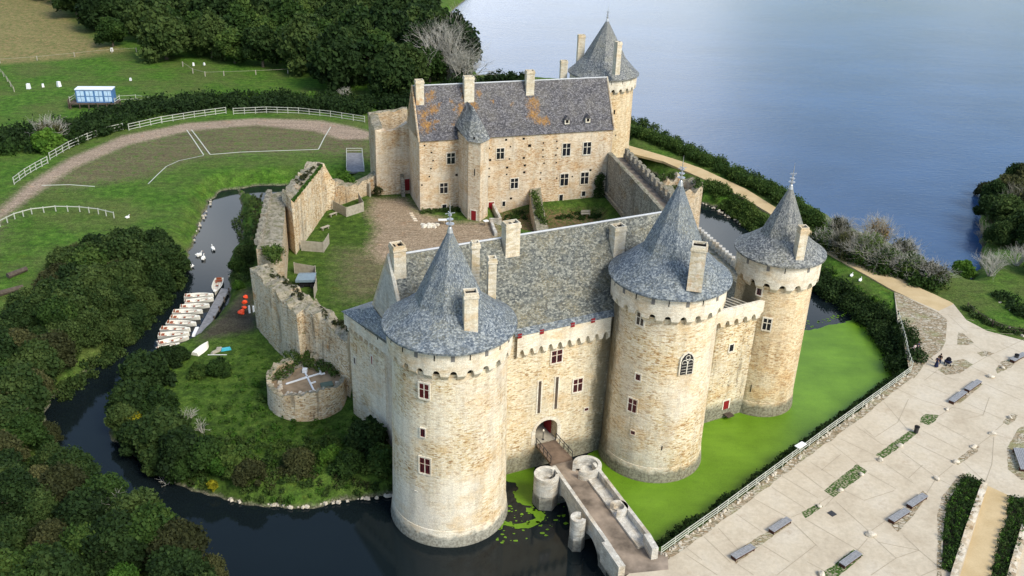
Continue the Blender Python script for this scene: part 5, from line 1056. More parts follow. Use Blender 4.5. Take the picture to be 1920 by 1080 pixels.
# island undergrowth
UG=GL([(400,760),(460,700),(505,740),(560,800),(650,775),(690,800),(740,860),(738,925),(640,940),(560,950),(450,940),(390,925),(340,900)],2.)
pts=scatter(UG,.62,31,16000)
_tz=terrain(np.array([p[0] for p in pts]),np.array([p[1] for p in pts])); half=[p for p,z_ in zip(pts,_tz) if z_>.35]
mass('undergrowth','weedy green undergrowth on the bank below the bastion','undergrowth',[p for i,p in enumerate(half) if i%3!=2 and (proj((*p,2))[1]>825 or i%7==0)],.5,.25,60,.13,'leaf_mid',41,'stuff')
mass('undergrowth_bright','bright nettles scattered through the bank below the bastion','undergrowth',[p for i,p in enumerate(half) if i%9==2],.4,.25,60,.12,'leaf_bright',42,'stuff')
mass('undergrowth_brown','brown dead bracken patches on the bank below the bastion','undergrowth',[p for i,p in enumerate(half) if i%3==1 and 850<proj((*p,2))[1]<925 and math.sin(p[0]*.7)+math.sin(p[1]*.9)>.1],.5,.35,60,.12,'leaf_olive',43,'stuff')
mass('undergrowth','dark rough weeds filling the bank below the bastion','undergrowth',[p for i,p in enumerate(half) if (i%3==0 and proj((*p,2))[1]>825)],.45,.15,60,.14,'leaf_dark',45,'stuff')
ISG=scatter(GL([(330,720),(400,690),(470,640),(500,690),(510,760),(560,810),(650,790),(690,810),(640,850),(480,840),(400,820)],2.),0.8,36,12000)
ISG=[(x+random.uniform(-.7,.7),y+random.uniform(-.7,.7)) for x,y in ISG if random.random()<.6]
mass('rough_grass_tufts','rough green tufts over the grassy island slope','grass',ISG,.3,.02,30,.10,'leaf_bright',46,'stuff')
pts=scatter(GL([(432,400),(475,365),(500,370),(480,440),(470,480),(480,530),(440,530),(430,480),(455,455)],2.),1.,33)
mass('slope_weeds','weeds on the strip between canal and walkway wall','weeds',pts,.5,.25,60,.13,'leaf_dark',44,'stuff')
pts=scatter(GL([(500,700),(540,660),(620,650),(640,700),(625,700),(560,680),(530,710),(505,712)],5.5),.8,35)
r=np.random.default_rng(3); V,Fa,tn=blobs_leaves([(x,y,5.4) for x,y in pts],[.5]*len(pts),60,.13,r); o=npmesh('bastion_weeds',V,Fa,MT['leaf_mid'],None,tn); tag(o,'weeds growing inside the upper half of the round bastion','weeds',kind='stuff')
def clump(name,label,cat,cs,per,size,mat,seed,kind=None):
    r=np.random.default_rng(seed); V,Fa,tn=blobs_leaves([c[:3] for c in cs],[c[3] for c in cs],per,size,r); o=npmesh(name,V,Fa,MT[mat],None,tn); tag(o,label,cat,kind=kind); return o
def gpz(px,py,z,r,off=(0,0,0)): q=G(px,py,z); return (q.x+off[0],q.y+off[1],q.z+off[2],r)
clump('ivy','bright ivy tumbling over the low wall beside the tall curtain wall','ivy',[gpz(640,333,7.,.8),gpz(648,328,7.,.9),gpz(656,338,6.5,.9),gpz(645,345,6,.7),gpz(665,348,5.5,.7),gpz(636,325,7.5,.6)],260,.17,'leaf_bright',51)
clump('ivy','dark ivy climbing the hall corner where the curtain wall joins','ivy',[(*onh(x,y,.35),.7+.25*random.random()) for x,y in ((1122,340),(1124,350),(1121,358),(1126,333),(1119,365),(1123,344),(1127,362))],240,.16,'leaf_dark',52)
mass_top=[]
for (a_,b_,z_) in (((560,345),(592,310),12.8),((490,365),(478,460),11.),((500,505),(570,560),12.3),((590,575),(652,618),11.6)):
    for t_ in np.linspace(0,1,22): mass_top.append(gpz(a_[0]+(b_[0]-a_[0])*t_+random.uniform(-8,8),a_[1]+(b_[1]-a_[1])*t_+random.uniform(-4,4),z_,random.uniform(.15,.38)))
clump('wall_top_plants','tufts of olive weeds rooted along the ruined wall tops','weeds',mass_top,34,.12,'leaf_olive',59,'stuff')
clump('ivy','line of bright ivy along the inner edge of the grassy curtain wall','ivy',[gpz(549+(605-549)*t,376+(307-376)*t+random.uniform(-1,1),12.7,.24) for t in np.linspace(.0,.95,36)],50,.15,'leaf_bright',53)
clump('ivy','bushy growth where the walkway wall meets the broken front wall','ivy',[gpz(x,y,10.9,.8) for x,y in ((500,470),(510,474),(518,468),(524,472),(508,480),(516,484))],240,.16,'leaf_mid',54)
clump('ivy','ivy strand down the notch of the broken front wall','ivy',[gpz(566,620+k*9,8.5-k*.95,.55) for k in range(7)],140,.15,'leaf_mid',55)
clump('ivy','green shrub growing in the gutter between link wall and corner tower','shrub',[gpz(1416,540,17.4,.45),gpz(1418,547,17.,.4),gpz(1414,551,16.6,.4)],200,.13,'leaf_bright',56)
clump('ivy','dark ivy tufts on the ruined round tower top','ivy',[(RC[0]+3.9*math.cos(a),RC[1]+3.9*math.sin(a),8.9,.7) for a in (1.8,2.3,2.8,3.3,-.6,-.2,.3)]+[(RC[0]+2.8*math.cos(a),RC[1]+2.8*math.sin(a),6.6,.8) for a in (1.2,1.7,2.6)],180,.16,'leaf_dark',57)
clump('wall_foot_weeds','low green weeds along the foot of the hall','weeds',[(*hp(s,-random.uniform(.2,1.5),3.1),random.uniform(.35,.7)) for s in np.linspace(.3,9,26)],110,.15,'leaf_dark',58,'stuff')
clump('garden_weeds','green weeds in the sunken garden below the hall','weeds',[gpz(x,y,1.3,random.uniform(.4,.8)) for x,y in [(random.uniform(930,985),random.uniform(395,412)) for _ in range(16)]+[(random.uniform(1045,1125),random.uniform(398,412)) for _ in range(20)]],100,.15,'leaf_mid',59,'stuff')
clump('low_bush','dark rambling bush on the rubble beside the courtyard gate','shrub',[gpz(x,y,4.3,.9) for x,y in ((700,345),(706,350),(694,338),(709,358))],240,.17,'leaf_olive',60)
# ---- lake-side bushes and bare trees
def twigs(name,seed,R,H,stems,mat,parent,th=.05,up=.75,levels=3):
    r=np.random.default_rng(seed); segs=[]
    def grow(p,d,L,rad,lv):
        q=p
        for _ in range(2):
            d=d+r.normal(size=3)*.16; d/=np.linalg.norm(d); e=q+d*L/2; segs.append((q,e,rad,rad*.75)); q=e; rad*=.75
        if lv>0:
            for _ in range(3+(lv>1)): dd=d+r.normal(size=3)*.5; dd[2]+=.15; dd/=np.linalg.norm(dd); grow(q-d*L*r.uniform(0,.4),dd,L*r.uniform(.5,.72),rad*.8,lv-1)
    for i in range(stems):
        a=r.uniform(0,6.28); t=r.uniform(.1,1); d=np.array([math.cos(a)*(1-up)*2*t,math.sin(a)*(1-up)*2*t,up+.2]); d/=np.linalg.norm(d); grow(np.array([math.cos(a)*R*.15*t,math.sin(a)*R*.15*t,-.1]),d,H*r.uniform(.35,.5),th*r.uniform(.8,1.5),levels-1)
    A=np.array([s[0] for s in segs]);B=np.array([s[1] for s in segs]);ra=np.array([s[2] for s in segs]);rb=np.array([s[3] for s in segs]); D=B-A; D/=np.linalg.norm(D,axis=1,keepdims=True)+1e-9
    U=np.cross(D,np.array([.3,.2,.9])); U/=np.linalg.norm(U,axis=1,keepdims=True)+1e-9; W=np.cross(D,U); vs=[]
    for P,rr in ((A,ra),(B,rb)):
        for k in range(3): t=2*math.pi*k/3; vs.append(P+(U*math.cos(t)+W*math.sin(t))*rr[:,None])
    V=np.stack(vs,1).reshape(-1,3); n=len(segs); base=np.arange(n)[:,None]*6; Fa=np.concatenate([base+np.array([[0,1,4,3]]),base+np.array([[1,2,5,4]]),base+np.array([[2,0,3,5]])],0)
    return npmesh(name,V,Fa,MT[mat],parent)
def bare(label,px,py,z,R,H,stems,mat,seed,th=.05,up=.7,levels=3,leaf=None,name='bare_bush',cat='bush'):
    q=G(px,py,z); zz=max(gz(q.x,q.y),0); t=thing(name,label,cat,(q.x,q.y,zz)); tw=twigs('branches',seed,R,H,stems,mat,t,th,up,levels)
    if leaf:
        c=crown_mesh('crown',seed,R*.9,H*.68,26,int(leaf[1]*.8),.15,leaf[0],.05,t)
    return t
bare('bare silvery twiggy bush at the lake inlet, pale and leafless',1856,520,2.4,3.5,6.2,34,'twig',61,.05,.6)
bare('bare pale bush on the right edge beside the inlet',1905,500,2.5,3.2,5.2,26,'twig',62,.05,.62)
bare('tall bare tree with pale branches at the upper right lake edge',1895,400,2.5,3.5,8.,22,'twig_dark',63,.06,.78)
bare('bare brownish shrub above the dark bushes on the right shore',1850,440,2.4,3.,6.,20,'twig_dark',64,.05,.7)
for k,(px,py,R,H,mat,leaf,lb) in enumerate([(1545,468,2.6,3.6,'twig_dark',('leaf_mid',150),'rounded olive bush at the left end of the lake-side shrubs'),(1583,482,3.3,5.,'twig_dark',('leaf_olive',150),'twiggy grey-green bush second from the left by the lake'),(1622,498,3.6,6.2,'twig_dark',('leaf_mid',110),'tallest twiggy bush with russet top beside the sand path'),(1655,508,3.1,4.6,'twig',('leaf_mid',150),'grey and green bush right of the russet-topped one'),(1700,520,3.2,4.6,'twig',('leaf_mid',120),'silvery twigged bush near the lake inlet'),(1745,532,2.8,4.,'twig',('leaf_olive',90),'last pale twiggy bush of the row before the inlet'),(1570,445,2.6,4.,'twig',('leaf_olive',60),'pale bush standing behind the olive ones at the water'),(1640,460,3.,5.2,'twig',('leaf_rust',50),'rust-leaved bare bush at the water behind the row'),(1690,490,2.8,4.2,'twig',('leaf_olive',50),'grey leafless bush at the water behind the silvery one')]):
    bare(lb,px,py,2.5,R*1.15,H*1.4,60,mat if k%2 else 'twig',70+k,.06,.62,3,leaf)
mass('shore_scrub','green scrub beneath the twiggy lake-side bushes','scrub',along([(1530,452),(1580,478),(1640,508),(1700,530),(1760,545)],2.3,4.5,1.,12),1.2,1.2,130,.18,'leaf_mid',12,'stuff')
rt_=[proto_tree('lakeside_tree','dark green tree on the right-hand lake shore','tree',81,3.4,5.5,40,300,.22,'leaf_dark',.08),proto_tree('lakeside_tree','olive tree on the right-hand lake shore','tree',82,3.2,5.,36,260,.21,'leaf_olive',.08)]
for i,(px,py,k,sc) in enumerate([(1855,400,0,.9),(1880,425,0,1.15),(1862,375,0,.9),(1890,372,1,1.),(1915,400,1,1.1),(1925,350,1,1.1),(1850,350,1,.7),(1910,450,0,1.),(1872,455,0,.8),(1930,470,0,1.),(1960,420,0,1.2),(1950,520,0,.9),(1900,345,0,.8)]):
    q=G(px,py,2.5); place(rt_[k],q.x,q.y,max(gz(q.x,q.y),0),i*1.3,sc,'dense %s tree in the clump on the right-hand lake shore'%('dark green','olive brown')[k],'trees of the right-hand shore clump')
q=G(1805,508,1.); place(isl[3],q.x,q.y,.1,1.,1.25,'small bright green bush standing in the lake inlet')
mass('ditch_weeds','dark weeds and stones in the ditch along the meadow edge','weeds',along([(1810,580),(1840,603),(1880,622),(1925,630)],2.6,1.3,.6,13),.5,.35,70,.14,'leaf_dark',13,'stuff')
mass('ditch_scrub','dark scrub on the meadow slope at the right edge','scrub',along([(1870,555),(1900,575),(1930,600)],2.6,3,.9,14),.7,.5,80,.15,'leaf_dark',14,'stuff')
# shore trees at the top centre
bare('tall half-bare tree with pale branches at the lake edge of the wood',838,150,2.5,8.,20.,34,'twig',90,.19,.7,4,('leaf_olive',26),'half_bare_tree','tree')
bare('grey leafless tree beside the half-bare one at the lake edge',868,160,2.5,6.,12.,28,'twig',91,.15,.66,4,('leaf_olive',16),'bare_tree','tree')
bare('small pale twiggy bush at the foot of the wood',650,186,2.7,2.5,4.,22,'twig',92,.08,.6)
q=G(740,185,2.7); place(wk_[1],q.x,q.y,2.5,1.,.35,'small bright tree in front of the wood near the square ruin')
mass('shore_scrub','dark scrub between the wood and the hall','scrub',along([(700,205),(750,200),(800,190),(860,170),(900,160)],2.6,7,1.8,15),1.9,1.6,110,.32,'leaf_dark',15,'stuff')
mass('shore_hedge','strip of green scrub on the lake shore glimpsed above the hall ridge','scrub',along([(915,156),(950,154),(990,157)],2.,5,1.5,16),1.3,1.,100,.3,'leaf_dark',16,'stuff')
# left round bush and tree by the hedge
bare('large rounded yellowish bush with a pale bare crown in the hedge at far left',98,272,2.7,4.,8.5,30,'twig',93,.1,.75,3,('leaf_olive',140),'hedge_bush','bush')
q=G(92,282,2.7); place(isl[3],q.x,q.y,2.6,2.,2.1,'yellow-green bush in front of the pale bare-crowned one')
# bare stems on the island
bare('pale bare stems rising above the island bushes',352,800,2.2,1.2,3.6,6,'twig',94,.06,.85,3,None,'dead_shrub','shrub')
bare('second clump of pale bare stems, nearer the grass',382,815,2.2,1.4,3.2,6,'twig',95,.06,.85,3,None,'dead_shrub','shrub')
bare('bleached dead branches trailing into the river bend',312,905,.2,1.2,2.2,6,'twig',96,.06,.4,2,None,'dead_branch','branch')
bare('thin grey stems poking from the lower left thicket',222,985,2.,1.3,5.6,6,'twig',97,.05,.8,3,None,'dead_shrub','shrub')
# ---- planted beds on the esplanade
B1=GL([(1808,892),(1842,903),(1814,980),(1785,1072),(1766,1064),(1770,985),(1777,940)],3.1); B2=GL([(1894,934),(1925,934),(1921,985),(1893,1085),(1892,1120),(1850,1110),(1860,1075),(1873,1019),(1888,974)],3.1)
for i,(bd_,lb) in enumerate(((B1,'dense low green planting left of the sand walk'),(B2,'dense low green planting right of the sand walk'))):
    bt=thing('planting_bed',lb,'planting bed',(bd_[0][0],bd_[0][1],3)); sheet('soil',[bd_],3.03,plain('soil',(.03,.028,.018),.95,.05),bt,th=.1)
    for j,(mt,sp,rd) in enumerate((('leaf_mid',.5,.34),('leaf_bright',.8,.3),('leaf_dark',.8,.36))):
        ps=[p for p in scatter(bd_,sp,50+i*3+j,5000)]; rr=np.random.default_rng(60+i*3+j); V,Fa,tn=blobs_leaves([(x,y,3.12+.25*rr.random()) for x,y in ps],[rd]*len(ps),45,.085,rr)
        o=npmesh('foliage',V-np.array([bd_[0][0],bd_[0][1],3]),Fa,MT[mt],bt,tn); o['kind']='stuff'
# ================================================================ OBJECTS
def poly_fence(name,label,px,z,h,rails,sp,mat,cat='fence',rr=.05,pw=.13,zg=True,group=None,flatrail=True):
    P=[G(x,y,z) for x,y in px]; t=thing(name,label,cat,tuple(P[0]),group=group); b=MB(); posts=[]
    for a,c in zip(P[:-1],P[1:]):
        L=(c-a).length; n=max(1,round(L/sp)); prev=None
        for i in range(n+1):
            q=a.lerp(c,i/n); 
            if i<n or c is P[-1]: posts.append(q.copy())
            if prev is not None:
                for f in rails:
                    A_=Vector((prev.x,prev.y,prev.z+h*f));B_=Vector((q.x,q.y,q.z+h*f)); d=(B_-A_).normalized(); m=(A_+B_)/2
                    b.box(tuple(m),((B_-A_).length+.02,.05,rr*2.4),math.atan2(d.y,d.x))
            prev=q
    b.build('rails',MT[mat],t)
    for q in posts[:100]: c=MB(); c.box((q.x,q.y,q.z+h/2-.1),(pw,pw,h+.3)); c.build('post',MT[mat],t)
    return t
# white paddock fences along the track
poly_fence('paddock_fence','short white paddock fence at the far left end of the track',[(27,346),(48,330),(68,318),(90,306)],2.85,1.5,(.12,.55,.97),2.6,'rail',rr=.05,pw=.13)
poly_fence('paddock_fence','long white paddock fence curving up the left side of the track',[(94,299),(130,278),(165,262),(200,250),(231,243)],2.85,1.5,(.12,.55,.97),2.8,'rail',rr=.05,pw=.13)
poly_fence('paddock_fence','white paddock fence along the top of the track, left of the gap',[(242,244),(303,230)],2.85,1.5,(.12,.55,.97),2.8,'rail',rr=.05,pw=.13)
poly_fence('paddock_fence','white paddock fence between the joint post and the central gap',[(304,230),(365,220),(424,212)],2.85,1.5,(.12,.55,.97),2.8,'rail',rr=.05,pw=.13)
poly_fence('paddock_fence','longest white paddock fence running from the central gap towards the castle',[(438,214),(500,211),(560,213),(620,219),(684,229)],2.85,1.5,(.12,.55,.97),2.8,'rail',rr=.05,pw=.13)
poly_fence('post_rail_fence','curving pale post and rail fence on the lower left meadow',[(-20,438),(0,424),(28,410),(60,401),(105,396),(150,397),(185,401),(214,408)],2.85,1.1,(.9,),2.0,'rail',rr=.07,pw=.14)
poly_fence('wire_fence','faint wire fence with thin posts across the dry field',[(0,118),(70,113),(140,106),(210,99),(256,97)],2.85,1.2,(.9,),14,'panel',rr=.02,pw=.22)
poly_fence('wire_fence','thin post fence below the wood in the green field',[(343,124),(362,137),(385,143),(420,142),(480,140),(540,137)],2.85,1.3,(.9,),7,'panel',rr=.02,pw=.22)
poly_fence('wire_fence','faint wire fence crossing the green field towards the container',[(0,135),(14,152),(27,172)],2.85,1.3,(.9,.5),5,'panel',rr=.03,pw=.15)
poly_fence('wire_fence','low netting fence right of the blue container',[(218,188),(255,186),(292,192)],2.85,1.2,(.9,.1),5,'rail',rr=.03,pw=.12)
for i,(px,py,s) in enumerate([(54,166,.9),(81,163,.6),(111,162,.9),(210,96,.7),(363,123,.6),(383,122,.5),(245,151,.5)]):
    q=G(px,py,2.85); b=MB(); b.box((q.x,q.y,q.z+s*.7),(s,s,s*1.5),i*.5,.8); o=b.build('marker_box',MT['white']); tag(o,['white hive box at the left of the field row','small white hive box in the middle of the field row','white hive box at the right of the field row, beside the container','white marker post near the corner of the dry field','white marker near the wood edge','tiny white marker at the foot of the wood','small white marker stone in the middle of the green field'][i],'marker')
def line(name,label,segs,z,w,mat,cat):
    b=MB()
    for a,c in segs:
        A=G(*a,z);B=G(*c,z); L=(B-A).length; n=max(1,int(L/1.5)); d=(B-A).normalized(); nn=Vector((-d.y,d.x,0))*w/2
        for i in range(n):
            p=A.lerp(B,i/n);q=A.lerp(B,(i+1)/n); zp=gz(p.x,p.y)+.05; zq=gz(q.x,q.y)+.05
            b.quad((p.x-nn.x,p.y-nn.y,zp),(q.x-nn.x,q.y-nn.y,zq),(q.x+nn.x,q.y+nn.y,zq),(p.x+nn.x,p.y+nn.y,zp))
            b.quad((p.x-nn.x,p.y-nn.y,zp),(p.x-nn.x,p.y-nn.y,zp-.1),(q.x-nn.x,q.y-nn.y,zq-.1),(q.x-nn.x,q.y-nn.y,zq))
    o=b.build(name,MT[mat]); tag(o,label,cat); return o
line('ground_rope','white rope outlining the show arena, from the near corner to the far right',[((394,289),(450,285)),((450,285),(520,283)),((520,283),(597,280)),((597,280),(608,258)),((608,258),(620,238)),((359,243),(394,289))],2.8,.2,'rail','rope')
line('ground_rope','second white rope parallel to the arena edge',[((350,243),(382,290))],2.8,.2,'rail','rope')
line('ground_rope','white rope continuing left from the arena corner',[((382,291),(336,301))],2.8,.18,'rail','rope')
line('ground_rope','faint yellowish rope curving down over the grass',[((336,301),(312,312)),((312,312),(296,327)),((296,327),(278,345))],2.8,.18,'rail','rope')
line('ground_rope','thin pale rope lying on the grass at the left',[((78,348),(130,346)),((130,346),(178,349))],2.8,.2,'rail','rope')
# container on its platform
q=G(180,200,2.85); ct=thing('portable_cabin','pale blue panelled cabin standing on a raised timber platform in the field','cabin',(q.x,q.y,2.85)); rz=R_(7); L=8.8
b=MB(); b.box((q.x,q.y,4.0),(11.5,3.6,.3),rz)
for k in range(6): 
    for s in (-1,1): x=-5.4+k*2.16; b.box((q.x+x*math.cos(rz)-s*1.9*math.sin(rz),q.y+x*math.sin(rz)+s*1.9*math.cos(rz),3.4),(.25,.25,1.6),rz)
b.box((q.x-5.9,q.y-1.2,3.6),(.2,3.,3.),rz+.1); b.build('platform',MT['wood'],ct)
b=MB(); cc=(q.x+.3,q.y+.4,5.75); b.box(cc,(L,2.8,3.2),rz); cb=b.build('body',MT['blue'],ct); b=MB(); b.box((cc[0],cc[1],7.45),(L+.2,3.,.2),rz); b.build('roof',MT['boxroof'],ct)
for k in range(4):
    x=-3.25+k*2.17; b=MB()
    for zz in (-.72,.72):
        for u in (-.46,.46): b.box((cc[0]+(x+u)*math.cos(rz)+1.42*math.sin(rz),cc[1]+(x+u)*math.sin(rz)-1.42*math.cos(rz),cc[2]+zz),(.78,.06,1.2),rz)
    b.build('window',MT['bluepale'],cb)
b=MB()
for s in (-1,1):
    A=(q.x+s*5.6,q.y-1.6,4.1);B=(q.x+s*5.6,q.y+1.6,4.1)
    for zz in (.6,1.2): b.tube((A[0],A[1],A[2]+zz),(B[0],B[1],B[2]+zz),.07,4)
    b.tube(A,(A[0],A[1],5.7),.08,4); b.tube(B,(B[0],B[1],5.7),.08,4)
b.build('railing',MT['rail'],ct)
# footbridge behind the castle
fb=thing('footbridge','grey footbridge with metal handrails behind the low ruined wall','footbridge',tuple(G(666,300,2.9))); A,B,C_,D=[G(x,y,3.) for x,y in ((650,287),(679,287),(683,322),(650,323))]; b=MB(); b.prism([(v.x,v.y) for v in (A,B,C_,D)],2.7,3.05); b.build('deck',MT['jetty'],fb)
for a,c in ((A,D),(B,C_)):
    b=MB(); 
    for zz in (1.1,.55): b.tube((a.x,a.y,3.05+zz),(c.x,c.y,3.05+zz),.06,4)
    for k in range(6): p=a.lerp(c,k/5); b.tube((p.x,p.y,3),(p.x,p.y,4.15),.06,4)
    b.build('handrail',MT['rail'],fb)
b=MB(); b.tube((A.x,A.y,4.1),(B.x,B.y,4.1),.07,4); b.tube((A.x,A.y,3.6),(B.x,B.y,3.6),.05,4); b.build('gate',MT['rail'],fb)
# ---- courtyard screens
def screen(label,px,h=1.9):
    P=[G(x,y,3.) for x,y in px]; t=thing('plank_screen',label,'fence',tuple(P[0]))
    for a,c in zip(P[:-1],P[1:]):
        d=(c-a); L=d.length; m=(a+c)/2; b=MB(); k=int(L/.16)
        for i in range(k): q=a.lerp(c,(i+.5)/k); b.box((q.x,q.y,gz(q.x,q.y)+h/2),(L/k*.94,.05+.02*(i%2),h-.04*random.random()),math.atan2(d.y,d.x))
        b.build('plank_panel',MT['panel'],t)
    for a in P: b=MB(); b.box((a.x,a.y,gz(a.x,a.y)+h/2+.05),(.14,.14,h+.1)); b.build('post',MT['panel'],t)
    return t
screen('pale plank screen in the far corner of the curtain wall',[(625,394),(650,407),(682,397),(673,380)])
screen('pale plank screen enclosing a patch of grass halfway along the curtain wall',[(566,471),(607,474),(617,458)])
screen('pale plank screen sheltering the covered cart',[(553,514),(592,520),(594,545),(590,560)])
b=thing('covered_cart','dark cart under a blue-grey cover inside the nearest plank screen','cart',tuple(G(578,535,3.))); q=G(578,536,3.)
m=MB(); m.box((q.x,q.y,3.75),(2.6,1.6,.9),.15); m.build('body',MT['black'],b); m=MB(); m.quad((q.x-1.7,q.y-1.2,4.5),(q.x+1.5,q.y-1.0,4.6),(q.x+1.3,q.y+.4,5.1),(q.x-1.5,q.y+.2,5.)); m.quad((q.x-1.5,q.y+.2,5.),(q.x+1.3,q.y+.4,5.1),(q.x+1.2,q.y+1.3,4.8),(q.x-1.5,q.y+1.2,4.7)); m.quad((q.x-1.7,q.y-1.2,4.5),(q.x-1.7,q.y-1.2,4.1),(q.x+1.5,q.y-1.,4.2),(q.x+1.5,q.y-1.0,4.6)); m.build('cover',MT['cover'],b)
for s in (-1,1):
    m=MB(); 
    for u in (-.9,.9): m.tube((q.x+u,q.y+s*.78,3.4),(q.x+u,q.y+s*.9,3.4),.4,12)
    m.build('wheel',MT['iron'],b)
def small(name,label,cat,px,py,z,parts):
    q=G(px,py,z); t=thing(name,label,cat,(q.x,q.y,q.z))
    for nm,mt,bx in parts:
        if nm!='leg': bx=[bx]
        else: bx=[[k] for k in bx]
        for grp in bx:
            m=MB()
            for (c,d,rz) in grp: m.box((q.x+c[0],q.y+c[1],q.z+c[2]),d,rz)
            m.build(nm,MT[mt],t)
    return t
small('information_desk','white information desk by the stair turret steps','information board',830,421,3.,[('board','white',[((0,0,.95),(1.6,.8,.1),.1)]),('leg','iron',[((-.5,0,.45),(.08,.08,.9),0),((.5,0,.45),(.08,.08,.9),0)])])
small('information_desk','white information desk at the corner of the garden wall','information board',911,423,3.,[('board','white',[((0,0,.95),(.9,.8,.1),.5)]),('leg','iron',[((-.2,0,.45),(.08,.08,.9),0)])])
small('picnic_bench','grey picnic bench beside the tall curtain wall','bench',625,405,3.,[('seat','panel',[((0,0,.5),(1.7,.5,.1),.9)]),('leg','panel',[((-.4,-.5,.22),(.12,.4,.45),.9),((.4,.5,.22),(.12,.4,.45),.9)])])
small('picnic_bench','grey picnic bench just above the middle plank screen','bench',610,430,3.,[('seat','panel',[((0,0,.5),(1.8,.6,.1),.9)]),('leg','panel',[((-.4,-.5,.22),(.12,.4,.45),.9),((.4,.5,.22),(.12,.4,.45),.9)])])
# stones lying in the court
def rock(name,label,cat,x,y,z,s,seed,mat='rock',parent=None,flat=.7):
    bm=bmesh.new(); bmesh.ops.create_icosphere(bm,subdivisions=2,radius=1); r=random.Random(seed); ph=[r.uniform(0,6) for _ in range(6)]
    for v in bm.verts:
        c=v.co; k=1+.16*math.sin(2.3*c.x+ph[0])*math.sin(3*c.y+ph[1])+.14*math.sin(4*c.z+ph[2]+2*c.x)+r.uniform(-.05,.05); v.co=Vector((c.x*k*s*(1+.3*math.sin(ph[3])),c.y*k*s,c.z*k*s*flat))
    me=bpy.data.meshes.new(name); bm.to_mesh(me); bm.free(); me.materials.append(MT[mat]); o=bpy.data.objects.new(name,me); COL.objects.link(o); o.location=(x,y,z+s*flat*.55)
    if label: tag(o,label,cat)
    return o
t=MB()
for k in range(14): q=G(795+k*1.7+random.uniform(-3,3),425+random.uniform(-3.,2.),3.05); t.box((q.x,q.y,3.2+.15*random.random()),(.8,.6,.35),random.random()*3,.75)
o=t.build('stone_pile',MT['trim']); tag(o,'low pile of cut stones on the edge of the courtyard gravel','stone pile')
t=MB()
for k in range(5): q=G(771+k*2.1,401+k*3.4,3.05); t.box((q.x,q.y,3.12),(.8,.45,.2),.2,.85)
o=t.build('stepping_stones',MT['trim']); tag(o,'short line of stepping stones in the grass left of the hall','stones')
# garden walls
def gwall(name,label,px,z0,z1,w,mat='ruin_grey',zg=3.):
    P=[G(x,y,zg) for x,y in px]; o=[];i=[]
    for k,p in enumerate(P):
        a=P[max(0,k-1)];c=P[min(len(P)-1,k+1)]; d=(c-a).normalized(); n=Vector((-d.y,d.x,0))*w/2; o.append((p.x+n.x,p.y+n.y)); i.append((p.x-n.x,p.y-n.y))
    return rwall(name,label,'wall',(o,i),z0,z1,MT[mat],.1,.9)
gwall('garden_wall','low stone wall running from the hall door to the garden corner',[(925,388),(932,403),(938,415)],.8,3.7,.5,'bridge')
gwall('garden_wall','low stone wall along the court side of the sunken garden',[(936,416),(920,416),(924,428),(930,443)],.8,3.7,.5,'bridge')
gwall('ruined_wing_wall','ivy-grown stub of a thick wall projecting from the hall front',[(1001,372),(1007,400),(1018,432)],.8,[6.5,4.6,2.9],2.2,'ruin')
clump('ivy','ivy covering the stub wall in front of the hall','ivy',[gpz(x,y,z,.8) for x,y,z in ((1002,365,6.4),(1006,375,5.8),(1010,386,5.),(1013,396,4.5),(1016,408,4.),(1010,400,4.3),(1020,420,3.2))],200,.16,'leaf_mid',71)
small('garden_bench','small grey bench in the sunken garden','bench',1098,405,1.5,[('seat','panel',[((0,0,.5),(1.9,.5,.08),.2),((0,.6,.75),(1.9,.08,.5),.2)]),('leg','panel',[((-.7,0,.22),(.1,.4,.5),.2),((.7,0,.22),(.1,.4,.5),.2)])])
# ---- boats
def hull(mb_out,mb_in,L=5.3,Wd=1.75,H=.62):
    n=14; secs=[]
    for i in range(n+1):
        t=i/n; w=Wd/2*(1-max(0,(t-.45)/.55)**2.2)*(.82+.18*min(1,t/.3)); x=-L/2+L*t; zz=H+.28*max(0,t-.6)**1.5; k=.62*(1-t*.35)
        secs.append((x,max(w,.02),zz,k))
    for mb,ins,top in ((mb_out,0,0),(mb_in,.09,1)):
        base=len(mb.v)
        for x,w,zz,k in secs:
            wi=max(w-ins,.01); xx=x*(1-ins/3)
            for yy,z_ in ((-wi,zz),(-wi*k,.02+ins*1.6),(wi*k,.02+ins*1.6),(wi,zz)): mb.v.append((xx,yy,z_))
        for i in range(n):
            for k in range(3): a=base+4*i+k; f=(a,a+4,a+5,a+1); mb.f.append(f if not ins else f[::-1]); mb.uv+=[(0,0)]*4
        mb.f.append((base,base+1,base+2,base+3) if not ins else (base+3,base+2,base+1,base)); mb.uv+=[(0,0)]*4
    # gunwale
    for i in range(n):
        for s in (-1,1):
            (x,w,z_,_),(x2,w2,z2,_)=secs[i],secs[i+1]; q=[(x,s*w,z_),(x2,s*w2,z2),(x2*.97,s*max(w2-.09,.01),z2),(x*.97,s*(w-.09),z_)]; mb_out.quad(*(q if s>0 else q[::-1]))
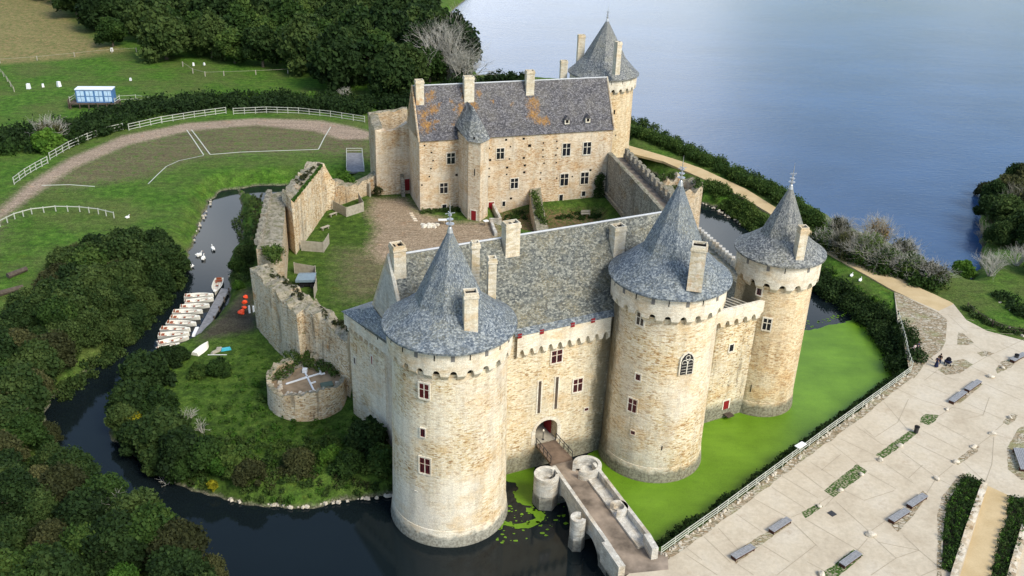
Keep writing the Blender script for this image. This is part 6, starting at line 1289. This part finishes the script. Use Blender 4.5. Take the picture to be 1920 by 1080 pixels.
def make_boat():
    t=thing('rowing_boat','x','rowing boat',(0,0,0)); a=MB();c=MB(); hull(a,c); a.build('hull',MT['boat'],t); c.build('interior',plain('boat_inside',(.66,.63,.55),.5,.3,.1),t)
    b=MB(); b.box((2.1,0,.66),(.8,.5,.05)); b.box((-2.45,0,.5),(.12,1.25,.3)); b.build('foredeck',MT['boat'],t)
    for x,w in ((-1.85,1.2),(-.1,.5),(1.35,.4)):
        b=MB(); b.box((x,0,.46),(.5 if x<-1 else .36,w,.08)); 
        if x<-1: b.box((x+.45,-.35,.45),(.5,.28,.07)); b.box((x-.5,0,.62),(.1,.9,.35))
        b.build('seat',MT['boatred'],t)
    b=MB(); b.box((.5,.3,.6),(2.3,.05,.04),.1); b.build('oar',MT['panel'],t); return t
bt0=make_boat(); BO=[(448,325,790,308),(448,393,790,352),(400,447,745,424),(318,503,668,492),(290,563,640,560),(250,622,597,632),(182,690,530,695),(153,765,518,742),(143,862,512,785),(135,925,410,862),(215,990,395,880),(850,122,797,292)]
names=['topmost of the row of boats moored at the jetty','second boat of the row from the top','third boat of the row from the top','fourth boat of the row from the top','fifth boat of the row from the top','sixth boat of the row from the top','seventh boat of the row, its bow beside the jetty','eighth boat of the row, its bow beside the white float','ninth boat of the row, bow tilted up-river','tenth boat, slightly askew beside the bushes','last boat of the row, half under the bushes','white boat lying alone at the jetty head, bow towards the viewer']
for k,(xa,ya,xb,yb) in enumerate(BO):
    A=G(270+xa/6,500+ya/6+3,.3);B=G(270+xb/6,500+yb/6+3,.3); m=(A+B)/2; d=B-A; rz=math.atan2(d.y,d.x); sc=d.length/5.5; sc=(sc,min(sc,1.)*.95,1)
    if k==0: bt0.location=(m.x,m.y,.0); bt0.rotation_euler=(0,0,rz); bt0.scale=sc; o=bt0
    else: o=dup(bt0,(m.x,m.y,.0),rz,sc)
    o['label']=('cream rowing boat, '+names[k]) if k<11 else names[k]; o['group']='rowing boats moored at the jetty'
jt=thing('jetty','long narrow grey boarded jetty beside the rowing boats','jetty',tuple(G(400,580,.5))); Q=[G(x,y,.6) for x,y in ((415,540),(429,543),(391,615),(376,630),(367,627))]; b=MB(); b.prism([(v.x,v.y) for v in Q],.35,.6); b.build('deck',MT['jetty'],jt)
for i in range(5):
    p=Q[1].lerp(Q[2],i/4); b=MB(); b.tube((p.x,p.y,-.8),(p.x,p.y,.9),.12,6); b.build('pile',MT['wood'],jt)
q=G(367,622,.2); b=MB(); b.box((q.x,q.y,.25),(.6,2.6,.35),.1,.85); o=b.build('white_float',MT['white']); tag(o,'long white float beside the jetty foot','float')
q=G(378,655,2.2); k=MB();c=MB(); hull(k,c,3.4,1.5,.5); t=thing('dinghy','upturned cream dinghy lying on the grass near the jetty','dinghy',(0,0,0)); h_=k.build('hull',MT['boat'],t); t.location=(q.x,q.y,gz(q.x,q.y)+.55); t.rotation_euler=(math.pi,0,R_(75))
q=G(413,658,2.2); hz=gz(q.x,q.y); hp_=thing('gear_heap','heap of kayak gear with turquoise plastic on the grass','gear heap',(q.x,q.y,hz)); b=MB(); b.box((q.x+.7,q.y+.4,hz+.25),(1.4,.6,.3),.4,.8); b.build('turquoise_board',MT['cyan'],hp_); b=MB(); b.box((q.x-.5,q.y-.2,hz+.2),(1.6,.5,.3),.9,.7); b.box((q.x-.3,q.y+.5,hz+.2),(.9,.6,.35),.2,.7); b.build('grey_board',MT['panel'],hp_); b=MB(); b.tube((q.x-1.4,q.y-1.2,hz+.15),(q.x+1.2,q.y-1.,hz+.15),.05,5); b.build('paddle',MT['white'],hp_)
for k,(x,y,lb) in enumerate([(1143,338,'topmost orange float of the string on the bank'),(1133,398,'second orange float of the string on the bank'),(1127,458,'third orange float from the top of the string'),(1108,488,'fourth orange float, touching the largest one'),(1092,512,'lowest and largest orange float of the string')]):
    q=G(270+x/6,500+y/6,2.3); z=gz(q.x,q.y); o=rock('orange_float',lb,'float',q.x,q.y,z,.32 if k<4 else .42,k,'orange',flat=1.); o['group']='orange floats strung on the bank'
b=thing('post_pair','two short white posts on the dark bank beside the orange floats','posts',tuple(G(472,588,2.3)))
for dx in (-.3,.35):
    q=G(472,588,2.3); m=MB(); m.box((q.x+dx,q.y,gz(q.x,q.y)+.55),(.22,.22,1.2)); m.build('post',MT['white'],b)
b=MB()
for _ in range(40):
    a=random.uniform(0,6.28); d=random.uniform(3.2,4.3); s=random.uniform(.15,.45); b.box((BC[0]+d*math.cos(a),BC[1]+d*math.sin(a),4.95+s*.3),(s*1.5,s,s*.8),a,.75)
o=b.build('rubble',MT['rock']); tag(o,'loose rubble lying along the inner edge of the round bastion','rubble',kind='stuff')
# ---- swans
def swan(lb,px,py,z,rz,first=[None]):
    q=G(px,py,z); z=max(0,gz(q.x,q.y)) if z>.5 else 0
    if first[0]: o=dup(first[0],(q.x,q.y,z),rz,.85 if z<1 else .6,lb); return o
    t=thing('swan',lb,'swan',(0,0,0),0,None); 
    me=bpy.data.meshes.new('body'); V=[(-.75,0,.42),(-.4,0,.3),(.1,0,.28),(.42,0,.34),(.55,0,.62),(.5,0,.9),(.62,0,1.08),(.8,0,1.05),(-.2,.12,.42),(-.2,-.12,.42)]; E_=[(0,1),(1,2),(2,3),(3,4),(4,5),(5,6),(6,7),(1,8),(1,9)]; me.from_pydata(V,E_,[]); o=bpy.data.objects.new('body',me); COL.objects.link(o); o.parent=t; me.materials.append(MT['swan'])
    o.modifiers.new('skin','SKIN'); R2=[.06,.26,.34,.22,.1,.07,.08,.05,.2,.2]
    for v,rr in zip(me.skin_vertices[0].data,R2): v.radius=(rr,rr)
    me.skin_vertices[0].data[2].use_root=True; s=o.modifiers.new('sub','SUBSURF'); s.levels=1; s.render_levels=1
    b=MB(); b.tube((.84,0,1.05),(1.,0,1.),.05,6,.02); b.build('beak',MT['beak'],t); t.location=(q.x,q.y,z); t.rotation_euler=(0,0,rz); t.scale=(.85,.85,.85); first[0]=t; return t
swan('white swan swimming highest up the canal',400,469,0,2.2); swan('white swan swimming in the canal, middle left of the group',373,480,0,.3); swan('white swan swimming just below the middle pair',381,487,0,1.5); swan('lone white swan near the dark bank shadow',358,501,0,3.); swan('white swan standing on the meadow above the river trees',239,408,2.8,0.5); swan('white swan resting on the bank by the walkway wall',452,484,2.2,1.)
# logs left meadow
for px,py,L,rz,lb in ((33,514,3.2,1.,'upper grey log lying in the left meadow'),(16,550,4.4,.75,'lower grey log lying in the left meadow')):
    q=G(px,py,2.8); z=gz(q.x,q.y); b=MB(); d=Vector((math.cos(rz),math.sin(rz),0))*L/2; b.tube((q.x-d.x,q.y-d.y,z+.35),(q.x+d.x,q.y+d.y,z+.45),.5,8,.4); o=b.build('log',MT['bark']); tag(o,lb,'log')
# ================================================================ ESPLANADE OBJECTS
poly_fence('railing','long pale three-bar railing along the moat edge of the esplanade',[(1239,1041),(1290,1004),(1345,965),(1400,924),(1450,887),(1500,850),(1550,813),(1600,777),(1650,741),(1707,699)],2.95,1.1,(.35,.66,.98),2.1,'rail',rr=.035,pw=.08)
poly_fence('stake_fence','weathered white stake fence beside the cobbled corner',[(1684,597),(1690,620),(1697,645),(1701,668),(1709,690)],2.9,1.,(.9,),1.2,'rail',rr=.04,pw=.12)
poly_fence('low_fence','dark low fence along the ditch of the right-hand meadow',[(1813,578),(1832,595),(1860,612),(1890,622),(1922,628)],2.8,1.,(.9,.5),2.5,'wood',rr=.03,pw=.12)
q=G(1497,850,3.); sg=thing('info_sign','small white information panel fixed on the railing','sign',(q.x,q.y,3)); b=MB(); b.box((q.x+.1,q.y+.1,4.15),(1.5,.7,.07),R_(40)); b.build('panel',MT['white'],sg); b=MB(); b.tube((q.x-.3,q.y-.1,3),(q.x-.3,q.y-.1,4.1),.04,5); b.build('leg',MT['rail'],sg); b=MB(); b.tube((q.x+.5,q.y+.4,3),(q.x+.5,q.y+.4,4.1),.04,5); b.build('leg',MT['rail'],sg)
def bench(xa,ya,xb,yb,lb,first=[None]):
    A=G(xa,ya,3.45);B=G(xb,yb,3.45); m=(A+B)/2; d=B-A; rz=math.atan2(d.y,d.x); sc=d.length/2.6
    if first[0]: return dup(first[0],(m.x,m.y,3.01),rz,(sc,1,1),lb)
    t=thing('slatted_bench',lb,'bench',(0,0,0),0,'backless slatted benches of the esplanade'); 
    b=MB()
    for k in range(5): b.box((0,-.32+k*.16,.44),(2.6,.13,.06))
    b.build('seat',MT['bench'],t)
    for s in (-1,1): b=MB(); b.box((s*1.2,0,.2),(.1,.66,.41)); b.box((s*1.2,0,.39),(.14,.72,.04)); b.build('leg',MT['benchleg'],t)
    b=MB(); b.box((0,-.3,.26),(2.3,.04,.28)); b.build('apron',MT['benchleg'],t)
    t.location=(m.x,m.y,3.01); t.rotation_euler=(0,0,rz); t.scale=(sc,1,1); first[0]=t; return t
for q in ((1375,1044,1412,1023,'bench at the lower end of the cobble inset nearest the bridge'),(1446,994,1480,972,'bench at the upper end of the cobble inset nearest the bridge'),(1579,1058,1611,1035,'bench behind the planting strip at the bottom edge'),(1671,975,1702,955,'lower of the two benches on the triangular cobble inset'),(1705,947,1735,927,'upper of the two benches on the triangular cobble inset'),(1784,752,1809,733,'lower dark bench of the pair near the pushchair'),(1813,730,1837,713,'upper dark bench of the pair near the pushchair'),(1898,675,1922,662,'bench at the right edge beyond the bin')): bench(*q[:4],q[4])
q=G(1914,866,3.); t=thing('picnic_table','large dark slatted table-bench on the curved cobble inset at the right edge','bench',(q.x,q.y,3)); b=MB()
for k in range(6): b.box((q.x-.5+k*.22,q.y,3.5),(.18,4.4,.08),-.25)
b.build('seat',MT['bench'],t)
for s in (-1,1): b=MB(); b.box((q.x+s*.5,q.y+s*1.9,3.24),(1.2,.12,.46),-.25); b.build('leg',MT['benchleg'],t)
BOU=[((1110,432),.42,'pale boulder at the lower tip of the middle planting strip'),((1222,350),.34,'pale boulder on the side of the middle planting strip'),((1005,512),.3,'grey boulder at the upper end of the long planting strip'),((888,600),.3,'grey boulder at the lower edge of the long planting strip'),((768,690),.32,'dark boulder at the upper tip of the small planting strip'),((1055,852),.42,'pale boulder on the joint above the lowest bench'),((1428,535),.36,'pale boulder alone on the joint left of the planting bed'),((1535,442),.36,'pale boulder at the lower tip of the thin cobble inset'),((1635,356),.34,'pale boulder at the upper tip of the thin cobble inset'),((1742,282),.36,'pale boulder on the joint near the right edge'),((1840,192),.34,'grey boulder on the upper right cobble inset'),((1485,145),.3,'brown boulder between strip and dark benches'),((780,1075),.45,'pale boulder at the bottom end of the lowest strip')]
for k,((x,y),s,lb) in enumerate(BOU): q=G(1280+x/3,720+y/3,3.); rock('boulder',lb,'boulder',q.x,q.y,3.,s,k+20)
for k,((x,y),s,lb) in enumerate([((1730,1042),.38,'pale boulder left of the cobble inset below the pushchair'),((1800,992),.36,'pale boulder in the middle of the inset with the bin')]): q=G(1280+x/3,360+y/3,3.); rock('boulder',lb,'boulder',q.x,q.y,3.,s,k+40)
for k,(px,py,lb) in enumerate(((1717,811,'dark bin at the upper end of the middle planting strip'),(1904,675,'dark bin on the upper right cobble inset'))):
    q=G(px,py,3.); t=thing('litter_bin',lb,'bin',(q.x,q.y,3)); b=MB(); b.lathe((q.x,q.y),[(.26,3.),(.3,3.8),(.3,3.85)],12,cap=True); b.build('body',MT['iron'],t); b=MB(); b.lathe((q.x,q.y),[(.33,3.86),(.33,3.93),(.1,3.98)],12,cap=True); b.build('lid',MT['black'],t)
q=G(1560,963,3.02); b=MB(); b.box((q.x,q.y,3.03),(.75,.75,.04),R_(35)); o=b.build('manhole_cover',MT['iron']); tag(o,'square dark manhole cover in the paving','manhole cover')
# low stone walls by the sand walk
st=stone('dry_stone',[(0,(.3,.22,.13)),(.4,(.5,.42,.3)),(1,(.66,.6,.5))],(.62,.57,.48),(.4,.37,.31),wet=0,sc=1.6,greyamt=.3)
for px,lb in (([(1847,905),(1819,985),(1790,1077),(1780,1120)],'low stone wall on the left of the sand walk'),([(1923,984),(1910,1030),(1896,1080),(1886,1120)],'low stone wall at the lower right corner')):
    P=[G(x,y,3.5) for x,y in px]; o_=[];i_=[]
    for k,p in enumerate(P): a=P[max(0,k-1)];c=P[min(len(P)-1,k+1)]; d=(c-a).normalized(); n=Vector((-d.y,d.x,0))*.36; o_.append((p.x+n.x,p.y+n.y)); i_.append((p.x-n.x,p.y-n.y))
    rwall('low_stone_wall',lb,'wall',(o_,i_),2.9,3.5,st,.05,.7)
# rubble edging stones
edge=[(1706,703),(1650,745),(1600,782),(1550,818),(1500,856),(1450,893),(1400,931),(1345,970),(1290,1010),(1245,1044)]
b=MB(); r=random.Random(4)
for a,c in zip(edge[:-1],edge[1:]):
    for k in range(14):
        t=r.random(); q=G(a[0]+(c[0]-a[0])*t+r.uniform(-4,2),a[1]+(c[1]-a[1])*t+r.uniform(-4,2),3.); s=r.uniform(.08,.26); b.box((q.x,q.y,3.02+s*.3),(s*1.6,s*1.2,s),r.random()*3,.7)
o=b.build('edging_stones',MT['rock']); tag(o,'loose pale stones strewn along the foot of the railing','stones',kind='stuff')
# ---- people
def person(lb,px,py,rz,top,bottom,skirt=False,arm=0.4,lean=0.,hairc='hair'):
    q=G(px,py,3.01); t=thing('person',lb,'person',(0,0,0)); me=bpy.data.meshes.new('body')
    V=[(0,0,.95),(0,0,1.18),(0,.0,1.42),(0,0,1.52),(0,.02,1.66),(0,.1,.0),]
    V=[(0,0,.95),(0,0,1.15),(0,0,1.4),(0,.01,1.5),(0,.03,1.62),(0,.03,1.72)]
    E_=[(0,1),(1,2),(2,3),(3,4),(4,5)]; Rr=[.15,.14,.15,.06,.095,.07]
    for s in (-1,1):
        n=len(V); V+=[(s*.1,0,.88),(s*.11,.06+.1*s*arm,.48),(s*.11,.1*s,.06),(s*.11,.14+.1*s,.02)]; E_+=[(0,n),(n,n+1),(n+1,n+2),(n+2,n+3)]; Rr+=[.095,.062,.045,.035]
        n=len(V); V+=[(s*.2,0,1.38),(s*.25,.05,1.12),(s*.22,.05+arm*.55,1.0+.1*arm),(s*.2,.05+arm*.72,1.0+.12*arm)]; E_+=[(2,n),(n,n+1),(n+1,n+2),(n+2,n+3)]; Rr+=[.065,.045,.035,.03]
    me.from_pydata([(x,y+lean*max(0,z-.9),z) for x,y,z in V],E_,[]); o=bpy.data.objects.new('body',me); COL.objects.link(o); o.parent=t; me.materials.append(MT['skin'])
    o.modifiers.new('skin','SKIN')
    for v,rr in zip(me.skin_vertices[0].data,Rr): v.radius=(rr,rr)
    me.skin_vertices[0].data[0].use_root=True; s_=o.modifiers.new('sub','SUBSURF'); s_.levels=1; s_.render_levels=1
    b=MB(); pr=[(.2,.86),(.185,1.0),(.18,1.15),(.22,1.36),(.17,1.46),(.075,1.5)]; b.lathe((0,0),pr,14,mod=lambda a,k:1-.28*abs(math.sin(a))); 
    for s in (-1,1): b.tube((s*.19,0,1.4),(s*.25,.05,1.12),.075,7,.06); b.tube((s*.25,.05,1.12),(s*.22,.05+arm*.5,1.01),.06,7,.045)
    b.build('jacket',MT[top],t)
    b=MB()
    if skirt: b.lathe((0,0),[(.3,.12),(.24,.5),(.17,.92)],14)
    else:
        for s in (-1,1): b.tube((s*.1,0,.92),(s*.11,.06+.1*s*arm,.48),.115,8,.085); b.tube((s*.11,.06+.1*s*arm,.48),(s*.11,.1*s,.08),.085,8,.06)
    b.build('skirt' if skirt else 'trousers',MT[bottom],t)
    b=MB(); b.lathe((0,.0),[(.09,1.56),(.115,1.64),(.11,1.72),(.05,1.79),(.01,1.8)],12); b.build('hair',MT[hairc],t)
    t.location=(q.x,q.y,3.01); t.rotation_euler=(0,0,rz); return t
person('person in a long navy skirt standing on the paving next to the pushchair',1755,688,2.4,'navy','navy',True)
person('person in dark clothes walking behind the pushchair',1760,683,2.5,'black','navy',False,.6)
person('person in pale top by the stake fence, left of the pair',1712,664,.6,'pink','black')
person('person in dark coat by the stake fence, right of the pair',1719,660,.6,'navy','black',False,.3,0,'brown')
q=G(1776,684,3.01); ps=thing('pushchair','black pushchair on the paving beside the walking people','pushchair',(q.x,q.y,3.01)); b=MB(); b.box((q.x,q.y,3.55),(.55,.75,.35),.6,1.15); b.build('seat',MT['navy'],ps); b=MB(); b.lathe((q.x+.1,q.y+.15),[(.36,3.7),(.34,3.95),(.2,4.12),(.02,4.18)],12); b.build('hood',MT['black'],ps); b=MB()
for s in (-1,1): b.tube((q.x+s*.27,q.y-.3,3.2),(q.x+s*.27,q.y+.2,3.6),.025,5); b.tube((q.x+s*.27,q.y-.2,3.7),(q.x+s*.24-.3,q.y-.75,4.05),.025,5)
b.build('frame',MT['iron'],ps)
for dx,dy in ((-.28,-.35),(.28,-.35),(-.28,.35),(.28,.35)): b=MB(); b.tube((q.x+dx-.03,q.y+dy,3.16),(q.x+dx+.03,q.y+dy,3.16),.15,10); b.build('wheel',MT['iron'],ps)
for px,py,lb,s in ((1577,520,'pale wooden plank seat on the moat bank near the corner tower',1.),):
    q=G(px,py,2.8); t=thing('bank_bench',lb,'bench',(q.x,q.y,gz(q.x,q.y))); z=gz(q.x,q.y); b=MB(); b.box((q.x,q.y,z+.5),(1.8,.5,.08),-.3); b.build('seat',MT['panel'],t); b=MB(); b.box((q.x-.6,q.y+.1,z+.2),(.12,.4,.55),-.3); b.build('leg',MT['panel'],t)
for px,py,lb in ((1596,518,'tallest white heron-like bird standing on the moat bank'),(1612,528,'white bird lower on the moat bank'),): swan(lb.replace('heron-like ',''),px,py,2.6,.8)
b=MB(); r=random.Random(8)
for (xa,ya,xb,yb,n,z) in ((1318,381,1400,423,26,.25),(445,465,428,520,18,.3),(560,950,735,928,26,.25),(420,935,560,951,22,.25),(1850,545,1900,590,14,2.7),(1820,585,1925,632,22,2.85),(395,375,362,450,16,.3)):
    for _ in range(n): t=r.random(); q=G(xa+(xb-xa)*t+r.uniform(-2,2),ya+(yb-ya)*t+r.uniform(-2,2),z); s=r.uniform(.12,.4); b.box((q.x,q.y,z),(s*1.4,s,s*.7),r.random()*3,.75)
o=b.build('bank_stones',MT['rock']); tag(o,'pale loose stones scattered along the waterline banks','stones',kind='stuff')
